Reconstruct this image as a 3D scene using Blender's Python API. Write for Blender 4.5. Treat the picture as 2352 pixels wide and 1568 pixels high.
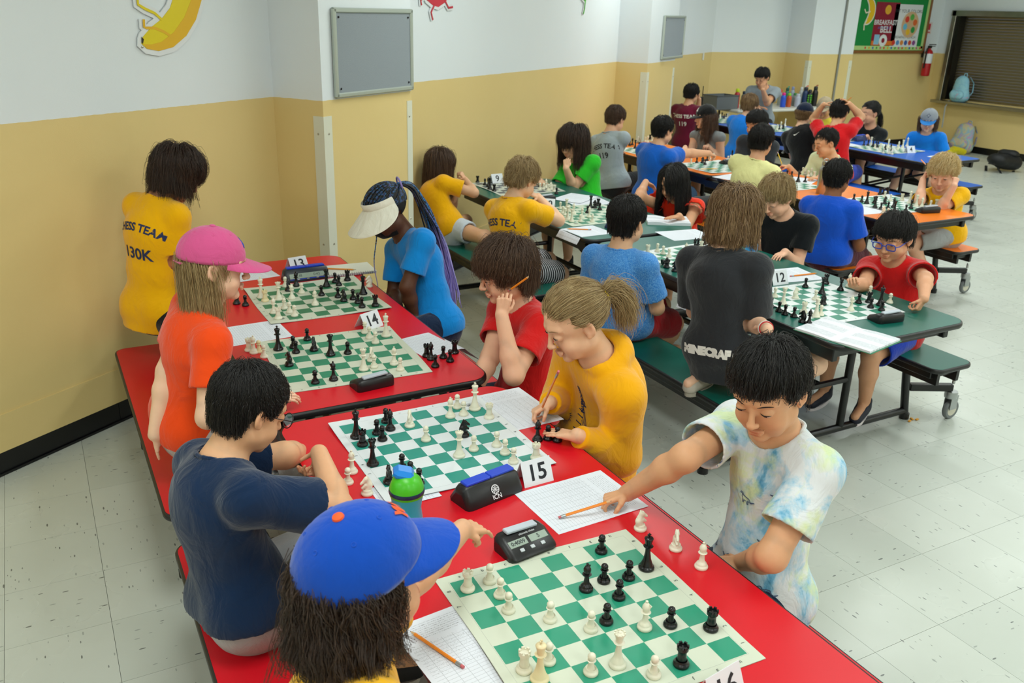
import bpy, math, random
import numpy as np
from mathutils import Vector, Matrix
from mathutils.bvhtree import BVHTree
import openvdb
for o in list(bpy.data.objects): bpy.data.objects.remove(o)
rnd = random.Random(7)
rng = np.random.default_rng(7)
SC = bpy.context.scene
COL = SC.collection
PI = math.pi
def R(d): return d*PI/180
# ---------------------------------------------------------------- camera
CAMPOS = np.array([0., 0., 1.889]); FPX = 2014.; PITCH, ROLL, YAW = R(20.78), R(1.67), R(28.79)
def cam_axes():
    cy, sy, cp, sp = math.cos(YAW), math.sin(YAW), math.cos(PITCH), math.sin(PITCH)
    fw = np.array([sy*cp, cy*cp, -sp]); rt = np.array([cy, -sy, 0.]); up = np.cross(rt, fw)
    return (rt*math.cos(ROLL)+up*math.sin(ROLL), -rt*math.sin(ROLL)+up*math.cos(ROLL), fw)
CX, CY, CF = cam_axes()
cd = bpy.data.cameras.new('camera'); cam = bpy.data.objects.new('camera', cd); COL.objects.link(cam)
cd.sensor_width = 36; cd.lens = FPX/2352*36; cd.clip_start = .05; cd.clip_end = 80
cam.matrix_world = Matrix([[CX[0], CY[0], -CF[0], CAMPOS[0]], [CX[1], CY[1], -CF[1], CAMPOS[1]], [CX[2], CY[2], -CF[2], CAMPOS[2]], [0, 0, 0, 1]])
cd.dof.use_dof = True; cd.dof.focus_distance = 2.5; cd.dof.aperture_fstop = 7.5
SC.camera = cam
# measuring helpers: a pixel of the 2352x1568 photograph seen on a real plane of the room
def ray(px, py): return CX*(px-1176)/FPX - CY*(py-784)/FPX + CF
def az(px, py, z): d = ray(px, py); return CAMPOS + d*((z-CAMPOS[2])/d[2])
def ax(px, py, x): d = ray(px, py); return CAMPOS + d*(x/d[0])
def ay(px, py, y): d = ray(px, py); return CAMPOS + d*(y/d[1])
def adist(px, py, dist): d = ray(px, py); return CAMPOS + d*dist
# ---------------------------------------------------------------- world, exposure
W = bpy.data.worlds.new('world'); SC.world = W; W.use_nodes = True
bg = W.node_tree.nodes['Background']; bg.inputs[0].default_value = (.75, .83, 1, 1); bg.inputs[1].default_value = .6
SC.view_settings.view_transform = 'Standard'; SC.view_settings.look = 'None'
SC.view_settings.exposure = 0.12; SC.view_settings.gamma = 1; SC.view_settings.use_curve_mapping = False
LAMP_STRENGTH = 11.8
cy = SC.cycles; cy.max_bounces = 6; cy.diffuse_bounces = 3; cy.glossy_bounces = 2; cy.transmission_bounces = 4; cy.transparent_max_bounces = 8; cy.caustics_reflective = False; cy.caustics_refractive = False; cy.adaptive_threshold = .02
LAMP_COLOR = (.93, 1.0, .97)
# ---------------------------------------------------------------- materials
def srgb(c):
    if isinstance(c, str): c = [int(c[i:i+2], 16)/255 for i in (0, 2, 4)]
    return tuple((x/12.92 if x <= .04045 else ((x+.055)/1.055)**2.4) for x in c)
MATS = {}
class NB:
    "tiny node builder"
    def __init__(s, name):
        s.m = bpy.data.materials.new(name); s.m.use_nodes = True; s.t = s.m.node_tree; s.n = s.t.nodes; s.b = s.n['Principled BSDF']
    def new(s, typ, **kw):
        n = s.n.new(typ)
        for k, v in kw.items():
            if k.startswith('i_'):
                k = k[2:]; n.inputs[int(k) if k.isdigit() else k].default_value = v
            else: setattr(n, k, v)
        return n
    def lk(s, a, b): s.t.links.new(a, b)
    def mixc(s, fac, a, b, blend='MIX'):
        n = s.n.new('ShaderNodeMix'); n.data_type = 'RGBA'; n.blend_type = blend
        for sock, v in ((n.inputs[0], fac), (n.inputs[6], a), (n.inputs[7], b)):
            if hasattr(v, 'is_linked'): s.lk(v, sock)
            elif isinstance(v, (int, float)): sock.default_value = v
            else: sock.default_value = (*v[:3], 1)
        return n.outputs[2]
    def math(s, op, a, b=0., c=None):
        n = s.n.new('ShaderNodeMath'); n.operation = op
        for i, v in enumerate((a, b, c)):
            if v is None: continue
            if hasattr(v, 'is_linked'): s.lk(v, n.inputs[i])
            else: n.inputs[i].default_value = v
        return n.outputs[0]
    def ramp(s, x, stops):
        n = s.n.new('ShaderNodeValToRGB'); e = n.color_ramp.elements
        while len(e) < len(stops): e.new(.5)
        for k, (p, c) in enumerate(stops):
            e[k].position = p; e[k].color = (*c[:3], 1) if not isinstance(c, (int, float)) else (c, c, c, 1)
        s.lk(x, n.inputs[0]); return n.outputs[0]
    def noise(s, scale, detail=3., vec=None, rough=.5, dist=0.):
        n = s.new('ShaderNodeTexNoise', i_Scale=scale, i_Detail=detail, i_Roughness=rough, i_Distortion=dist)
        if vec is not None: s.lk(vec, n.inputs['Vector'])
        return n.outputs[0]
    def pos(s): return s.new('ShaderNodeNewGeometry').outputs['Position']
    def obj(s): return s.new('ShaderNodeTexCoord').outputs['Object']
    def mapv(s, vec, scale=(1, 1, 1), loc=(0, 0, 0), rot=(0, 0, 0)):
        n = s.new('ShaderNodeMapping'); n.inputs['Scale'].default_value = scale; n.inputs['Location'].default_value = loc; n.inputs['Rotation'].default_value = rot
        s.lk(vec, n.inputs[0]); return n.outputs[0]
    def bump(s, h, strength, dist=.002, prev=None):
        n = s.new('ShaderNodeBump'); n.inputs['Strength'].default_value = strength; n.inputs['Distance'].default_value = dist
        s.lk(h, n.inputs['Height'])
        if prev is not None: s.lk(prev, n.inputs['Normal'])
        s.lk(n.outputs[0], s.b.inputs['Normal']); return n.outputs[0]
    def set(s, **kw):
        for k, v in kw.items():
            k = {'color': 'Base Color', 'rough': 'Roughness', 'metal': 'Metallic', 'spec': 'Specular IOR Level', 'sheen': 'Sheen Weight', 'coat': 'Coat Weight', 'trans': 'Transmission Weight', 'sss': 'Subsurface Weight', 'alpha': 'Alpha', 'emit': 'Emission Strength', 'ecol': 'Emission Color'}.get(k, k)
            i = s.b.inputs[k]
            if hasattr(v, 'is_linked'): s.lk(v, i)
            elif isinstance(v, (tuple, list)): i.default_value = (*v[:3], 1)
            else: i.default_value = v
        return s
def plain(name, col, rough=.5, metal=0., grain=0., gscale=60., bump=0., coat=0., spec=.5):
    if name in MATS: return MATS[name]
    b = NB(name); c = srgb(col)
    if grain:
        n = b.noise(gscale, 4, b.obj()); c = b.mixc(n, tuple(x*(1-grain) for x in c), tuple(min(1, x*(1+grain)) for x in c))
    b.set(color=c, rough=rough, metal=metal, coat=coat, spec=spec)
    if bump: b.bump(b.noise(gscale*3, 4, b.obj()), bump, .001)
    MATS[name] = b.m; return b.m
def fabric(name, col, col2=None, fold=1., heather=0.):
    if name in MATS: return MATS[name]
    b = NB(name); c = srgb(col); p = b.obj()
    n = b.noise(9, 3, p)
    cc = b.mixc(n, tuple(x*.9 for x in c), tuple(min(1, x*1.08) for x in c))
    if heather:
        h = b.noise(420, 2, b.mapv(p, (1, 1, .35))); f = b.ramp(h, [(.42, 0.), (.62, 1.)])
        cc = b.mixc(f, cc, srgb(col2 or 'c8d4e0')); 
    b.set(color=cc, rough=.92, sheen=.25, spec=.15)
    w = b.noise(900, 2, p)
    n1 = b.bump(w, .25, .0006)
    f1 = b.noise(13, 4, b.mapv(p, (1, 1, .55)), .55, 1.2)
    b.bump(f1, .35*fold, .03, n1)
    MATS[name] = b.m; return b.m
def skinmat(name, col):
    if name in MATS: return MATS[name]
    b = NB(name)
    a = b.new('ShaderNodeAttribute'); a.attribute_name = 'tone'
    n = b.noise(40, 4, b.obj())
    c = srgb(col)
    base = b.mixc(n, tuple(x*.94 for x in c), tuple(min(1, x*1.05) for x in c))
    red = (c[0]*.93, c[1]*.55, c[2]*.52)
    lip = (c[0]*.70, c[1]*.36, c[2]*.36)
    sep = b.new('ShaderNodeSeparateColor'); b.lk(a.outputs['Color'], sep.inputs[0])
    c1 = b.mixc(sep.outputs[0], base, red); c2 = b.mixc(sep.outputs[1], c1, lip)
    c3 = b.mixc(sep.outputs[2], c2, (.012, .008, .007))
    b.set(color=c3, rough=.52, spec=.35, sss=.12)
    b.b.inputs['Subsurface Radius'].default_value = (1., .35, .2); b.b.inputs['Subsurface Scale'].default_value = .008
    b.bump(b.noise(260, 3, b.obj()), .12, .001)
    MATS[name] = b.m; return b.m
def hairmat(name, col, col2):
    if name in MATS: return MATS[name]
    b = NB(name); h = b.new('ShaderNodeHairInfo')
    c = b.ramp(h.outputs['Random'], [(0., srgb(col)), (.6, tuple((x+y)/2 for x, y in zip(srgb(col), srgb(col2)))), (1., srgb(col2))])
    n = b.noise(30, 2, b.obj()); c = b.mixc(n, c, srgb(col))
    b.set(color=c, rough=.42, spec=.45)
    MATS[name] = b.m; return b.m
# ---------------------------------------------------------------- mesh collecting
class MB:
    def __init__(s): s.v = []; s.f = []; s.mi = []; s.n = 0
    def add(s, v, f, mi=0):
        v = np.asarray(v, float).reshape(-1, 3); s.v.append(v)
        s.f += [tuple(int(i)+s.n for i in q) for q in f]; s.mi += [mi]*len(f); s.n += len(v); return s
    def box(s, c, d, M=None, mi=0, bev=0.):
        c = np.array(c, float); d = np.array(d, float)/2
        if bev > 0:
            b = min(bev, min(d)*.9); vs = []
            for sx in (-1, 1):
                for sy in (-1, 1):
                    for sz in (-1, 1):
                        k = np.array([sx, sy, sz])
                        for a in range(3):
                            e = d-b; e = e.copy(); e[a] = d[a]; vs.append(k*e)
            vs = np.array(vs)
            def idx(sx, sy, sz, a): return ((sx > 0)*4+(sy > 0)*2+(sz > 0))*3+a
            F = []
            for a in range(3):
                o = [x for x in range(3) if x != a]
                for sg in (-1, 1):
                    q = []
                    for (p, r_) in ((-1, -1), (1, -1), (1, 1), (-1, 1)):
                        k = [0, 0, 0]; k[a] = sg; k[o[0]] = p; k[o[1]] = r_; q.append(idx(*k, a))
                    F.append(q)
            for a in range(3):
                o = [x for x in range(3) if x != a]
                for p in (-1, 1):
                    for r_ in (-1, 1):
                        k1 = [0, 0, 0]; k1[a] = -1; k1[o[0]] = p; k1[o[1]] = r_; k2 = list(k1); k2[a] = 1
                        F.append([idx(*k1, o[0]), idx(*k2, o[0]), idx(*k2, o[1]), idx(*k1, o[1])])
            for sx in (-1, 1):
                for sy in (-1, 1):
                    for sz in (-1, 1): F.append([idx(sx, sy, sz, 0), idx(sx, sy, sz, 1), idx(sx, sy, sz, 2)])
        else:
            vs = np.array([[x, y, z] for x in (-1, 1) for y in (-1, 1) for z in (-1, 1)])*d
            F = [(0, 1, 3, 2), (4, 6, 7, 5), (0, 4, 5, 1), (2, 3, 7, 6), (0, 2, 6, 4), (1, 5, 7, 3)]
        if M is not None: vs = vs@np.array(M).T
        F = fixn(vs, F)
        return s.add(vs+c, F, mi)
    def tube(s, pts, r, n=10, mi=0, caps=True, flat=None):
        pts = np.array(pts, float); m = len(pts); r = np.broadcast_to(np.array(r, float), (m,))
        t = np.gradient(pts, axis=0); t /= np.linalg.norm(t, axis=1)[:, None]+1e-12
        ref = np.array([0, 0, 1.]) if abs(t[0][2]) < .9 else np.array([1., 0, 0])
        a = np.linspace(0, 2*PI, n, endpoint=False); vs = []
        nrm = np.cross(t[0], ref); nrm /= np.linalg.norm(nrm)
        for i in range(m):
            nrm = nrm-t[i]*(nrm@t[i]); nrm /= np.linalg.norm(nrm)+1e-12; bi = np.cross(t[i], nrm)
            fl = 1 if flat is None else flat
            vs.append(pts[i]+r[i]*(np.cos(a)[:, None]*nrm+np.sin(a)[:, None]*bi*fl))
        F = []
        for i in range(m-1):
            for j in range(n):
                k = (j+1) % n; F.append((i*n+j, i*n+k, (i+1)*n+k, (i+1)*n+j))
        if caps: F.append(tuple(range(n))[::-1]); F.append(tuple((m-1)*n+j for j in range(n)))
        return s.add(np.concatenate(vs), F, mi)
    def lathe(s, prof, n=24, c=(0, 0, 0), M=None, mi=0):
        prof = np.array(prof, float); a = np.linspace(0, 2*PI, n, endpoint=False); vs = []
        for r_, z in prof: vs.append(np.stack([r_*np.cos(a), r_*np.sin(a), np.full(n, z)], 1))
        vs = np.concatenate(vs); F = []
        for i in range(len(prof)-1):
            for j in range(n):
                k = (j+1) % n; F.append((i*n+j, i*n+k, (i+1)*n+k, (i+1)*n+j))
        F.append(tuple(range(n))[::-1]); F.append(tuple((len(prof)-1)*n+j for j in range(n)))
        if M is not None: vs = vs@np.array(M).T
        return s.add(vs+np.array(c), F, mi)
    def prism(s, poly, z0, z1, mi=0, M=None, c=(0, 0, 0), mtop=None):
        poly = np.array(poly, float); n = len(poly)
        area = sum(poly[i][0]*poly[(i+1) % n][1]-poly[(i+1) % n][0]*poly[i][1] for i in range(n))
        if area < 0: poly = poly[::-1]
        v = np.r_[np.c_[poly, np.full(n, z0)], np.c_[poly, np.full(n, z1)]]
        if M is not None: v = v@np.array(M).T
        s.add(v+np.array(c), [(i, (i+1) % n, n+(i+1) % n, n+i) for i in range(n)]+[tuple(range(n))[::-1]], mi)
        s.f.append(tuple(s.n-n+i for i in range(n))); s.mi.append(mi if mtop is None else mtop); return s
    def grid(s, P, mi=0, closed=False):
        P = np.array(P, float); a, b = P.shape[:2]; F = []
        for i in range(a-1):
            for j in range(b-1 if not closed else b):
                k = (j+1) % b; F.append((i*b+j, i*b+k, (i+1)*b+k, (i+1)*b+j))
        return s.add(P.reshape(-1, 3), F, mi)
    def mesh(s, name, mats, smooth=False, split=None):
        me = bpy.data.meshes.new(name); me.from_pydata(np.concatenate(s.v).tolist(), [], s.f)
        if not isinstance(mats, (list, tuple)): mats = [mats]
        for m in mats: me.materials.append(m)
        if len(mats) > 1: me.polygons.foreach_set('material_index', s.mi)
        if smooth:
            me.polygons.foreach_set('use_smooth', [True]*len(me.polygons))
            if split: me.set_sharp_from_angle(angle=R(split))
        me.update(); return me
    def build(s, name, mats, parent=None, smooth=False, split=40, loc=None):
        return link(name, s.mesh(name, mats, smooth, split), parent, loc)
def fixn(vs, F):
    out = []
    for q in F:
        p = [vs[i] for i in q]; n = np.cross(p[1]-p[0], p[2]-p[0])
        out.append(tuple(q) if n@(sum(p)/len(p)) > 0 else tuple(q)[::-1])
    return out
def link(name, me, parent=None, loc=None):
    o = bpy.data.objects.new(name, me); COL.objects.link(o)
    if parent is not None: o.parent = parent
    if loc is not None: o.location = loc
    return o
def tag(o, label=None, cat=None, group=None, kind=None):
    if label: o['label'] = label
    if cat: o['category'] = cat
    if group: o['group'] = group
    if kind: o['kind'] = kind
    return o
def thing(name, label, cat, loc=(0, 0, 0), rz=0., group=None):
    o = bpy.data.objects.new(name, None); COL.objects.link(o); o.empty_display_size = .05
    o.location = tuple(loc); o.rotation_euler = (0, 0, rz); return tag(o, label, cat, group)
def struct(o): o['kind'] = 'structure'; return o
def copy_tree(o, parent=None):
    c = o.copy(); COL.objects.link(c); c.parent = parent
    for ch in list(o.children): copy_tree(ch, c)
    return c
def rotz(a): c, s_ = math.cos(a), math.sin(a); return np.array([[c, -s_, 0], [s_, c, 0], [0, 0, 1]])
def rrect(x0, y0, x1, y1, r, n=6, corners=(1, 1, 1, 1)):
    P = []
    for i, (cx, cy, a0) in enumerate(((x1-r, y1-r, 0), (x0+r, y1-r, PI/2), (x0+r, y0+r, PI), (x1-r, y0+r, 1.5*PI))):
        if corners[i]: P += [(cx+r*math.cos(a0+PI/2*k/n), cy+r*math.sin(a0+PI/2*k/n)) for k in range(n+1)]
        else: P.append((x1 if i in (0, 3) else x0, y1 if i < 2 else y0))
    return P
_fonts = {}
def textmesh(txt, size=1., align='CENTER', extrude=0., shear=0., bold=0.):
    c = bpy.data.curves.new('t', 'FONT'); c.body = txt; c.size = size; c.align_x = align; c.align_y = 'CENTER'; c.extrude = extrude; c.shear = shear; c.offset = bold; c.resolution_u = 3
    o = bpy.data.objects.new('t', c); COL.objects.link(o); dg = bpy.context.evaluated_depsgraph_get()
    me = o.evaluated_get(dg).to_mesh(); v = np.array([x.co[:] for x in me.vertices]).reshape(-1, 3); f = [tuple(p.vertices) for p in me.polygons]
    o.evaluated_get(dg).to_mesh_clear(); bpy.data.objects.remove(o); bpy.data.curves.remove(c); return v, f
def flat_text(name, txt, size, mat, parent, M, loc, bold=0., lift=0.):
    "lettering printed on a flat face: M columns are the face's right, up and outward axes"
    v, f = textmesh(txt, size, bold=bold); b = MB(); M = np.array(M, float); v = v@M.T+np.array(loc)+M[:, 2]*lift; b.add(v, f)
    return b.build(name, mat, parent)
# ---------------------------------------------------------------- people: implicit surfaces meshed through openvdb
def nrm(v): v = np.asarray(v, float); return v/(np.linalg.norm(v)+1e-12)
class Shape:
    """a list of rounded cones and ellipsoids blended smoothly; op: 'u' union, 's' subtract"""
    def __init__(s): s.p = []
    def cone(s, a, b, ra, rb, k=.015, flat=None, kf=1., cut=None, op='u'):
        s.p.append(('c', np.array(a, float), np.array(b, float), ra, rb, k, None if flat is None else nrm(flat), kf, cut, op)); return s
    def ell(s, c, r, M=None, k=.015, op='u'):
        s.p.append(('e', np.array(c, float), np.array(r, float), np.eye(3) if M is None else np.array(M, float), None, k, None, 1., None, op)); return s
    def prim(s, q, P):
        if q[0] == 'c':
            _, a, b, ra, rb, k, fl, kf, cut, op = q
            if fl is not None:
                P = P+(kf-1)*((P-a)@fl)[:, None]*fl; b = b+(kf-1)*((b-a)@fl)*fl
            ab = b-a; L = ab@ab+1e-12; d = P-a; t = np.clip(d@ab/L, 0, 1)
            d = d-t[:, None]*ab; r = np.sqrt((d*d).sum(1))-(ra+(rb-ra)*t)
            if cut is not None: r = np.maximum(r, (P-cut[0])@cut[1])
            return r
        _, c, r, M, _x, k, _, _, cut, op = q
        d = (P-c)@M; n = d/r; k0 = np.linalg.norm(n, axis=1)+1e-9; k1 = np.linalg.norm(n/r, axis=1)+1e-9
        return k0*(k0-1)/k1
    def bounds(s, q):
        if q[0] == 'c':
            r = max(q[3], q[4]); return np.minimum(q[1], q[2])-r, np.maximum(q[1], q[2])+r
        e = np.abs(q[3])@q[2]; return q[1]-e, q[1]+e
    def box(s, pad=.02):
        lo = np.min([s.bounds(q)[0] for q in s.p if q[9] == 'u'], 0)-pad; hi = np.max([s.bounds(q)[1] for q in s.p if q[9] == 'u'], 0)+pad; return lo, hi
    def evb(s, P, C, hb, band):
        "the same for blocks of points: P (blocks, n, 3), C block centres, hb half a block"
        nB, n, _ = P.shape; d = np.full((nB, n), 1.)
        for q in s.p:
            k = q[5]; lo, hi = s.bounds(q); m = k+band+hb
            I = np.nonzero(((C > lo-m) & (C < hi+m)).all(1))[0]
            if not len(I): continue
            if q[0] == 'c' and len(I) > 20:
                e = s.prim(q, C[I]); I = I[e < hb*1.8*(q[7] if q[6] is not None else 1.)+k+band]
                if not len(I): continue
            e = s.prim(q, P[I].reshape(-1, 3)).reshape(-1, n); a = d[I]
            if q[9] == 'u': h = np.clip(.5+.5*(a-e)/k, 0, 1); d[I] = a*(1-h)+e*h-k*h*(1-h)
            else: e = -e; h = np.clip(.5-.5*(a-e)/k, 0, 1); d[I] = a*(1-h)+e*h+k*h*(1-h)
        return d.ravel()
    def ev(s, P, band):
        P = np.asarray(P, np.float64); d = np.full(len(P), 1.)
        for q in s.p:
            k = q[5]; lo, hi = s.bounds(q); m = k+band
            I = np.nonzero(np.all((P > lo-m) & (P < hi+m), axis=1))[0]
            if not len(I): continue
            e = s.prim(q, P[I]); a = d[I]
            if q[9] == 'u':
                h = np.clip(.5+.5*(a-e)/k, 0, 1); d[I] = a*(1-h)+e*h-k*h*(1-h)
            else:
                e = -e; h = np.clip(.5-.5*(a-e)/k, 0, 1); d[I] = a*(1-h)+e*h+k*h*(1-h)
        return d
def meshit(sh, h, lo=None, hi=None, post=None, keep=None, adapt=0., pad=.02):
    "mesh the zero surface of a shape: returns vertices and faces"
    L, H = sh.box(pad)
    if lo is not None: L = np.maximum(L, lo); H = np.minimum(H, hi)
    if np.any(H-L <= h*4): return np.zeros((0, 3)), []
    B = 5; c = h*B; nb = np.ceil((H-L)/c).astype(int)+1
    g = np.stack(np.meshgrid(*[L[i]+c*(np.arange(nb[i])+.5) for i in range(3)], indexing='ij'), -1).reshape(-1, 3)
    dc = sh.ev(g, c*1.8)
    if post is not None: dc = post(g, dc)
    act = np.abs(dc) < c*1.5
    if keep is not None:
        I = np.nonzero(act)[0]; kk = keep(g[I])
        for cx in (-.6, .6):
            for cy_ in (-.6, .6):
                for cz in (-.6, .6): kk |= keep(g[I]+c*np.array([cx, cy_, cz]))
        act[I[~kk]] = False
    arr = np.repeat(np.repeat(np.repeat(np.clip(dc, -.05, .05).reshape(nb), B, 0), B, 1), B, 2).astype(np.float32)
    arr = np.where(np.abs(arr) < h, np.sign(arr)*h, arr)
    idx = np.argwhere(act.reshape(nb))
    if not len(idx): return np.zeros((0, 3)), []
    off = np.stack(np.meshgrid(*[np.arange(B)]*3, indexing='ij'), -1).reshape(-1, 3)
    ijk = idx[:, None, :]*B+off[None]; P = L+(ijk+.5)*h
    d = sh.evb(P, L+(idx+.5)*c, c*.5, h*2.5); ijk = ijk.reshape(-1, 3)
    if post is not None: d = post(P.reshape(-1, 3), d)
    arr[ijk[:, 0], ijk[:, 1], ijk[:, 2]] = np.clip(d, -.05, .05)
    gr = openvdb.FloatGrid(.05); gr.copyFromArray(arr)
    v, t, q = gr.convertToPolygons(isovalue=0., adaptivity=adapt)
    if not len(v): return np.zeros((0, 3)), []
    v = L+(v+.5)*h
    xs = [x for x in (q, t) if len(x)]
    if keep is not None:
        xs = [x[keep(v[x].mean(1))] for x in xs]; used = np.unique(np.concatenate([x.ravel() for x in xs])) if xs else np.zeros(0, int)
        mp = np.full(len(v), -1); mp[used] = np.arange(len(used)); v = v[used]; xs = [mp[x] for x in xs]
    return v, [x for x in xs if len(x)]
def mk(name, v, xs, mat, parent, smooth=True, tone=None, flip=True):
    me = bpy.data.meshes.new(name); cnt = np.concatenate([np.full(len(x), x.shape[1]) for x in xs]); ix = np.concatenate([(x[:, ::-1] if flip else x).ravel() for x in xs])
    me.vertices.add(len(v)); me.vertices.foreach_set('co', np.ascontiguousarray(v, np.float32).ravel()); me.loops.add(len(ix)); me.loops.foreach_set('vertex_index', ix.astype(np.int32))
    me.polygons.add(len(cnt)); me.polygons.foreach_set('loop_start', np.r_[0, np.cumsum(cnt)[:-1]].astype(np.int32)); me.polygons.foreach_set('loop_total', cnt.astype(np.int32))
    me.materials.append(mat); me.polygons.foreach_set('use_smooth', np.full(len(cnt), smooth))
    if tone is not None:
        a = me.attributes.new('tone', 'FLOAT_COLOR', 'POINT'); a.data.foreach_set('color', np.c_[tone, np.ones(len(v))].astype(np.float32).ravel())
    me.update(calc_edges=True); return link(name, me, parent)
# ------------------------------------------------ head, in head space: x right, y forward, z up, origin between the ears
def head_shape(sh, H, M, s, cheeks=1., hand=None):
    def T(p): return H+M@(np.array(p)*s)
    def C(a, b, ra, rb, k=.012, op='u', flat=None, kf=1.): sh.cone(T(a), T(b), ra*s, rb*s, k*s, None if flat is None else M@np.array(flat), kf, None, op)
    def E(c, r, k=.012, op='u', R3=None): sh.ell(T(c), np.array(r)*s, M if R3 is None else M@R3, k*s, op)
    E((0, -.014, .033), (.074, .090, .080), .02)
    E((0, .020, .022), (.066, .066, .066), .02)
    E((0, .022, -.038), (.056, .056, .066), .02)
    C((-.030, .048, -.070), (.030, .048, -.070), .022, .022, .02)
    E((0, .066, -.090), (.021, .018, .016), .014)
    for x in (-1, 1):
        E((x*.037, .051, -.040), (.026*cheeks, .027, .027), .016)
        E((x*.046, .006, -.056), (.022, .032, .026), .02)
        C((x*.012, .081, .030), (x*.046, .066, .028), .008, .007, .012)
    C((0, .084, .010), (0, .101, -.026), .0065, .0085, .009)
    E((0, .1015, -.0285), (.0095, .0085, .008), .006)
    for x in (-1, 1):
        E((x*.0095, .093, -.031), (.0062, .008, .0062), .004)
        E((x*.031, .0945, .006), (.0175, .013, .0115), .010, 's')
        E((x*.031, .0735, .004), (.0155, .0135, .0135), .003)
        # ears
        Re = np.array([[.86*1, -.5*x, 0], [.5*x, .86, 0], [0, 0, 1.]])
        E((x*.0765, -.008, -.004), (.0075, .0175, .028), .004, 'u', Re)
        E((x*.0835, -.004, -.000), (.0055, .0105, .017), .003, 's', Re)
        E((x*.0745, -.002, -.026), (.0055, .008, .009), .004)
    C((-.017, .0835, -.0585), (.017, .0835, -.0585), .0052, .0052, .003)
    C((-.009, .0895, -.0560), (.009, .0895, -.0560), .0048, .0048, .003)
    C((-.011, .0870, -.0655), (.011, .0870, -.0655), .0062, .0062, .003)
    C((-.020, .0920, -.0608), (.020, .0920, -.0608), .0012, .0012, .0016, 's')
    C((0, .0, -.045), (0, -.022, -.145), .043, .045, .03)
def head_tone(v, H, M, s):
    q = ((v-H)@M)/s
    def g(c, r): return np.exp(-(((q-np.array(c))/np.array(r))**2).sum(1))
    lip = np.maximum(g((0, .092, -.0558), (.017, .012, .0042)), g((0, .090, -.0662), (.015, .012, .0052)))*(q[:, 1] > .07)
    red = .75*g((.040, .07, -.035), (.022, .03, .02))+.75*g((-.040, .07, -.035), (.022, .03, .02))+.6*g((0, .108, -.028), (.013, .012, .012))+.9*g((.083, -.008, 0), (.012, .025, .03))+.9*g((-.083, -.008, 0), (.012, .025, .03))+.4*g((.031, .085, .004), (.02, .02, .016))+.4*g((-.031, .085, .004), (.02, .02, .016))
    nost = np.maximum(g((.0065, .096, -.0378), (.0034, .005, .0022)), g((-.0065, .096, -.0378), (.0034, .005, .0022)))
    return np.stack([np.clip(red, 0, 1)*.26, np.clip(lip*1.25, 0, 1)*.85, np.clip(nost, 0, 1)*.8], 1)
M_EYEW = plain('eye_white', 'dcd6cf', .25); M_LASH = plain('lash', '1a1210', .8)
M_IRIS = {}
def face_parts(parent, H, M, s, browcol, down=.6, iris='2a1a10', detail=True):
    "eyes under lowered lids, brows"
    if iris not in M_IRIS: M_IRIS[iris] = plain('iris_'+iris, iris, .2)
    def T(p): return np.asarray(p)*s@M.T+H
    for x in (-1, 1):
        b = MB(); c = np.array([x*.031, .0735, .004])
        # lid opening: a thin lens on the eyeball, lower when looking down
        zo = .0025-.0055*down; ho = .0042*(1-.72*down)+.0006
        n = 14; th = np.linspace(0, 2*PI, n, endpoint=False)
        def sph(xx, zz, r=1.0): # point on the eyeball surface
            yy = np.sqrt(np.maximum(0, 1-(xx/.0155)**2-(zz/.0135)**2))*.0135; return c+np.stack([xx, yy*r+.0004, zz], -1)
        ring = sph(.0115*np.cos(th), zo+ho*np.sin(th)-.0008*np.cos(th)*x); ctr = sph(np.array([0.]), np.array([zo]))
        b.add(T(np.r_[ctr+[0, .0004, 0], ring]), [(0, 1+k, 1+(k+1) % n) for k in range(n)], 0)
        if down < .85:
            ri = min(.0058, ho*1.0+.0012); ir = sph(.0055*np.cos(th), zo+np.clip(.0055*np.sin(th)-.001*0, -ho*.93, ho*.93)); b.add(T(np.r_[ctr+[0, .0011, 0], ir+[0, .0007, 0]]), [(0, 1+k, 1+(k+1) % n) for k in range(n)], 1)
        b.build('eye', [M_EYEW, M_IRIS[iris]], parent)
        xs = np.linspace(-.0135, .0135, 9)
        up = sph(xs, zo+ho*np.sqrt(np.clip(1-(xs/.0145)**2, 0, 1))); MB().tube(T(up+[0, .0007, 0]), np.array([.0003, .0008, .001, .0011, .0011, .0011, .001, .0008, .0003])*s, 6).build('lashes', M_LASH, parent)
        xs = np.linspace(.012, .050, 9); zz = .0245+.0045*np.sin((xs-.012)/.038*PI*.8); yy = .0895-.30*(xs-.012)**1.0*.55-.9*(xs-.012)**2*6
        MB().tube(T(np.stack([x*xs, yy-.0008, zz], 1)), np.array([.0010, .0018, .0021, .0021, .002, .0018, .0015, .0011, .0006])*s, 6, flat=.8).build('eyebrow', browcol, parent)
# ------------------------------------------------ hand
FING = [(-.026, .050, (.024, .017, .014), .0062), (-.009, .054, (.028, .019, .015), .0066), (.008, .052, (.026, .018, .015), .0064), (.023, .047, (.020, .014, .012), .0056)]
POSES = {
    'relax': [(12, 25, 18)]*4+[(35, 20, 10)], 'flat': [(2, 4, 3)]*4+[(38, 5, 3)], 'fist': [(72, 88, 55)]*4+[(18, 48, 45)],
    'curl': [(45, 60, 40)]*4+[(28, 35, 30)], 'pinch': [(50, 42, 28), (58, 55, 35), (68, 72, 45), (74, 78, 50)]+[(34, 26, 22)],
    'write': [(46, 44, 28), (54, 55, 32), (66, 75, 45), (74, 82, 50)]+[(32, 30, 26)], 'point': [(14, 14, 8), (50, 70, 45), (60, 78, 50), (66, 80, 50)]+[(26, 40, 35)],
    'cup': [(24, 34, 25)]*4+[(30, 16, 10)], 'cheek': [(60, 80, 50)]*4+[(22, 45, 40)], 'spread': [(6, 14, 10)]*4+[(52, 8, 5)]}
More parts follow.
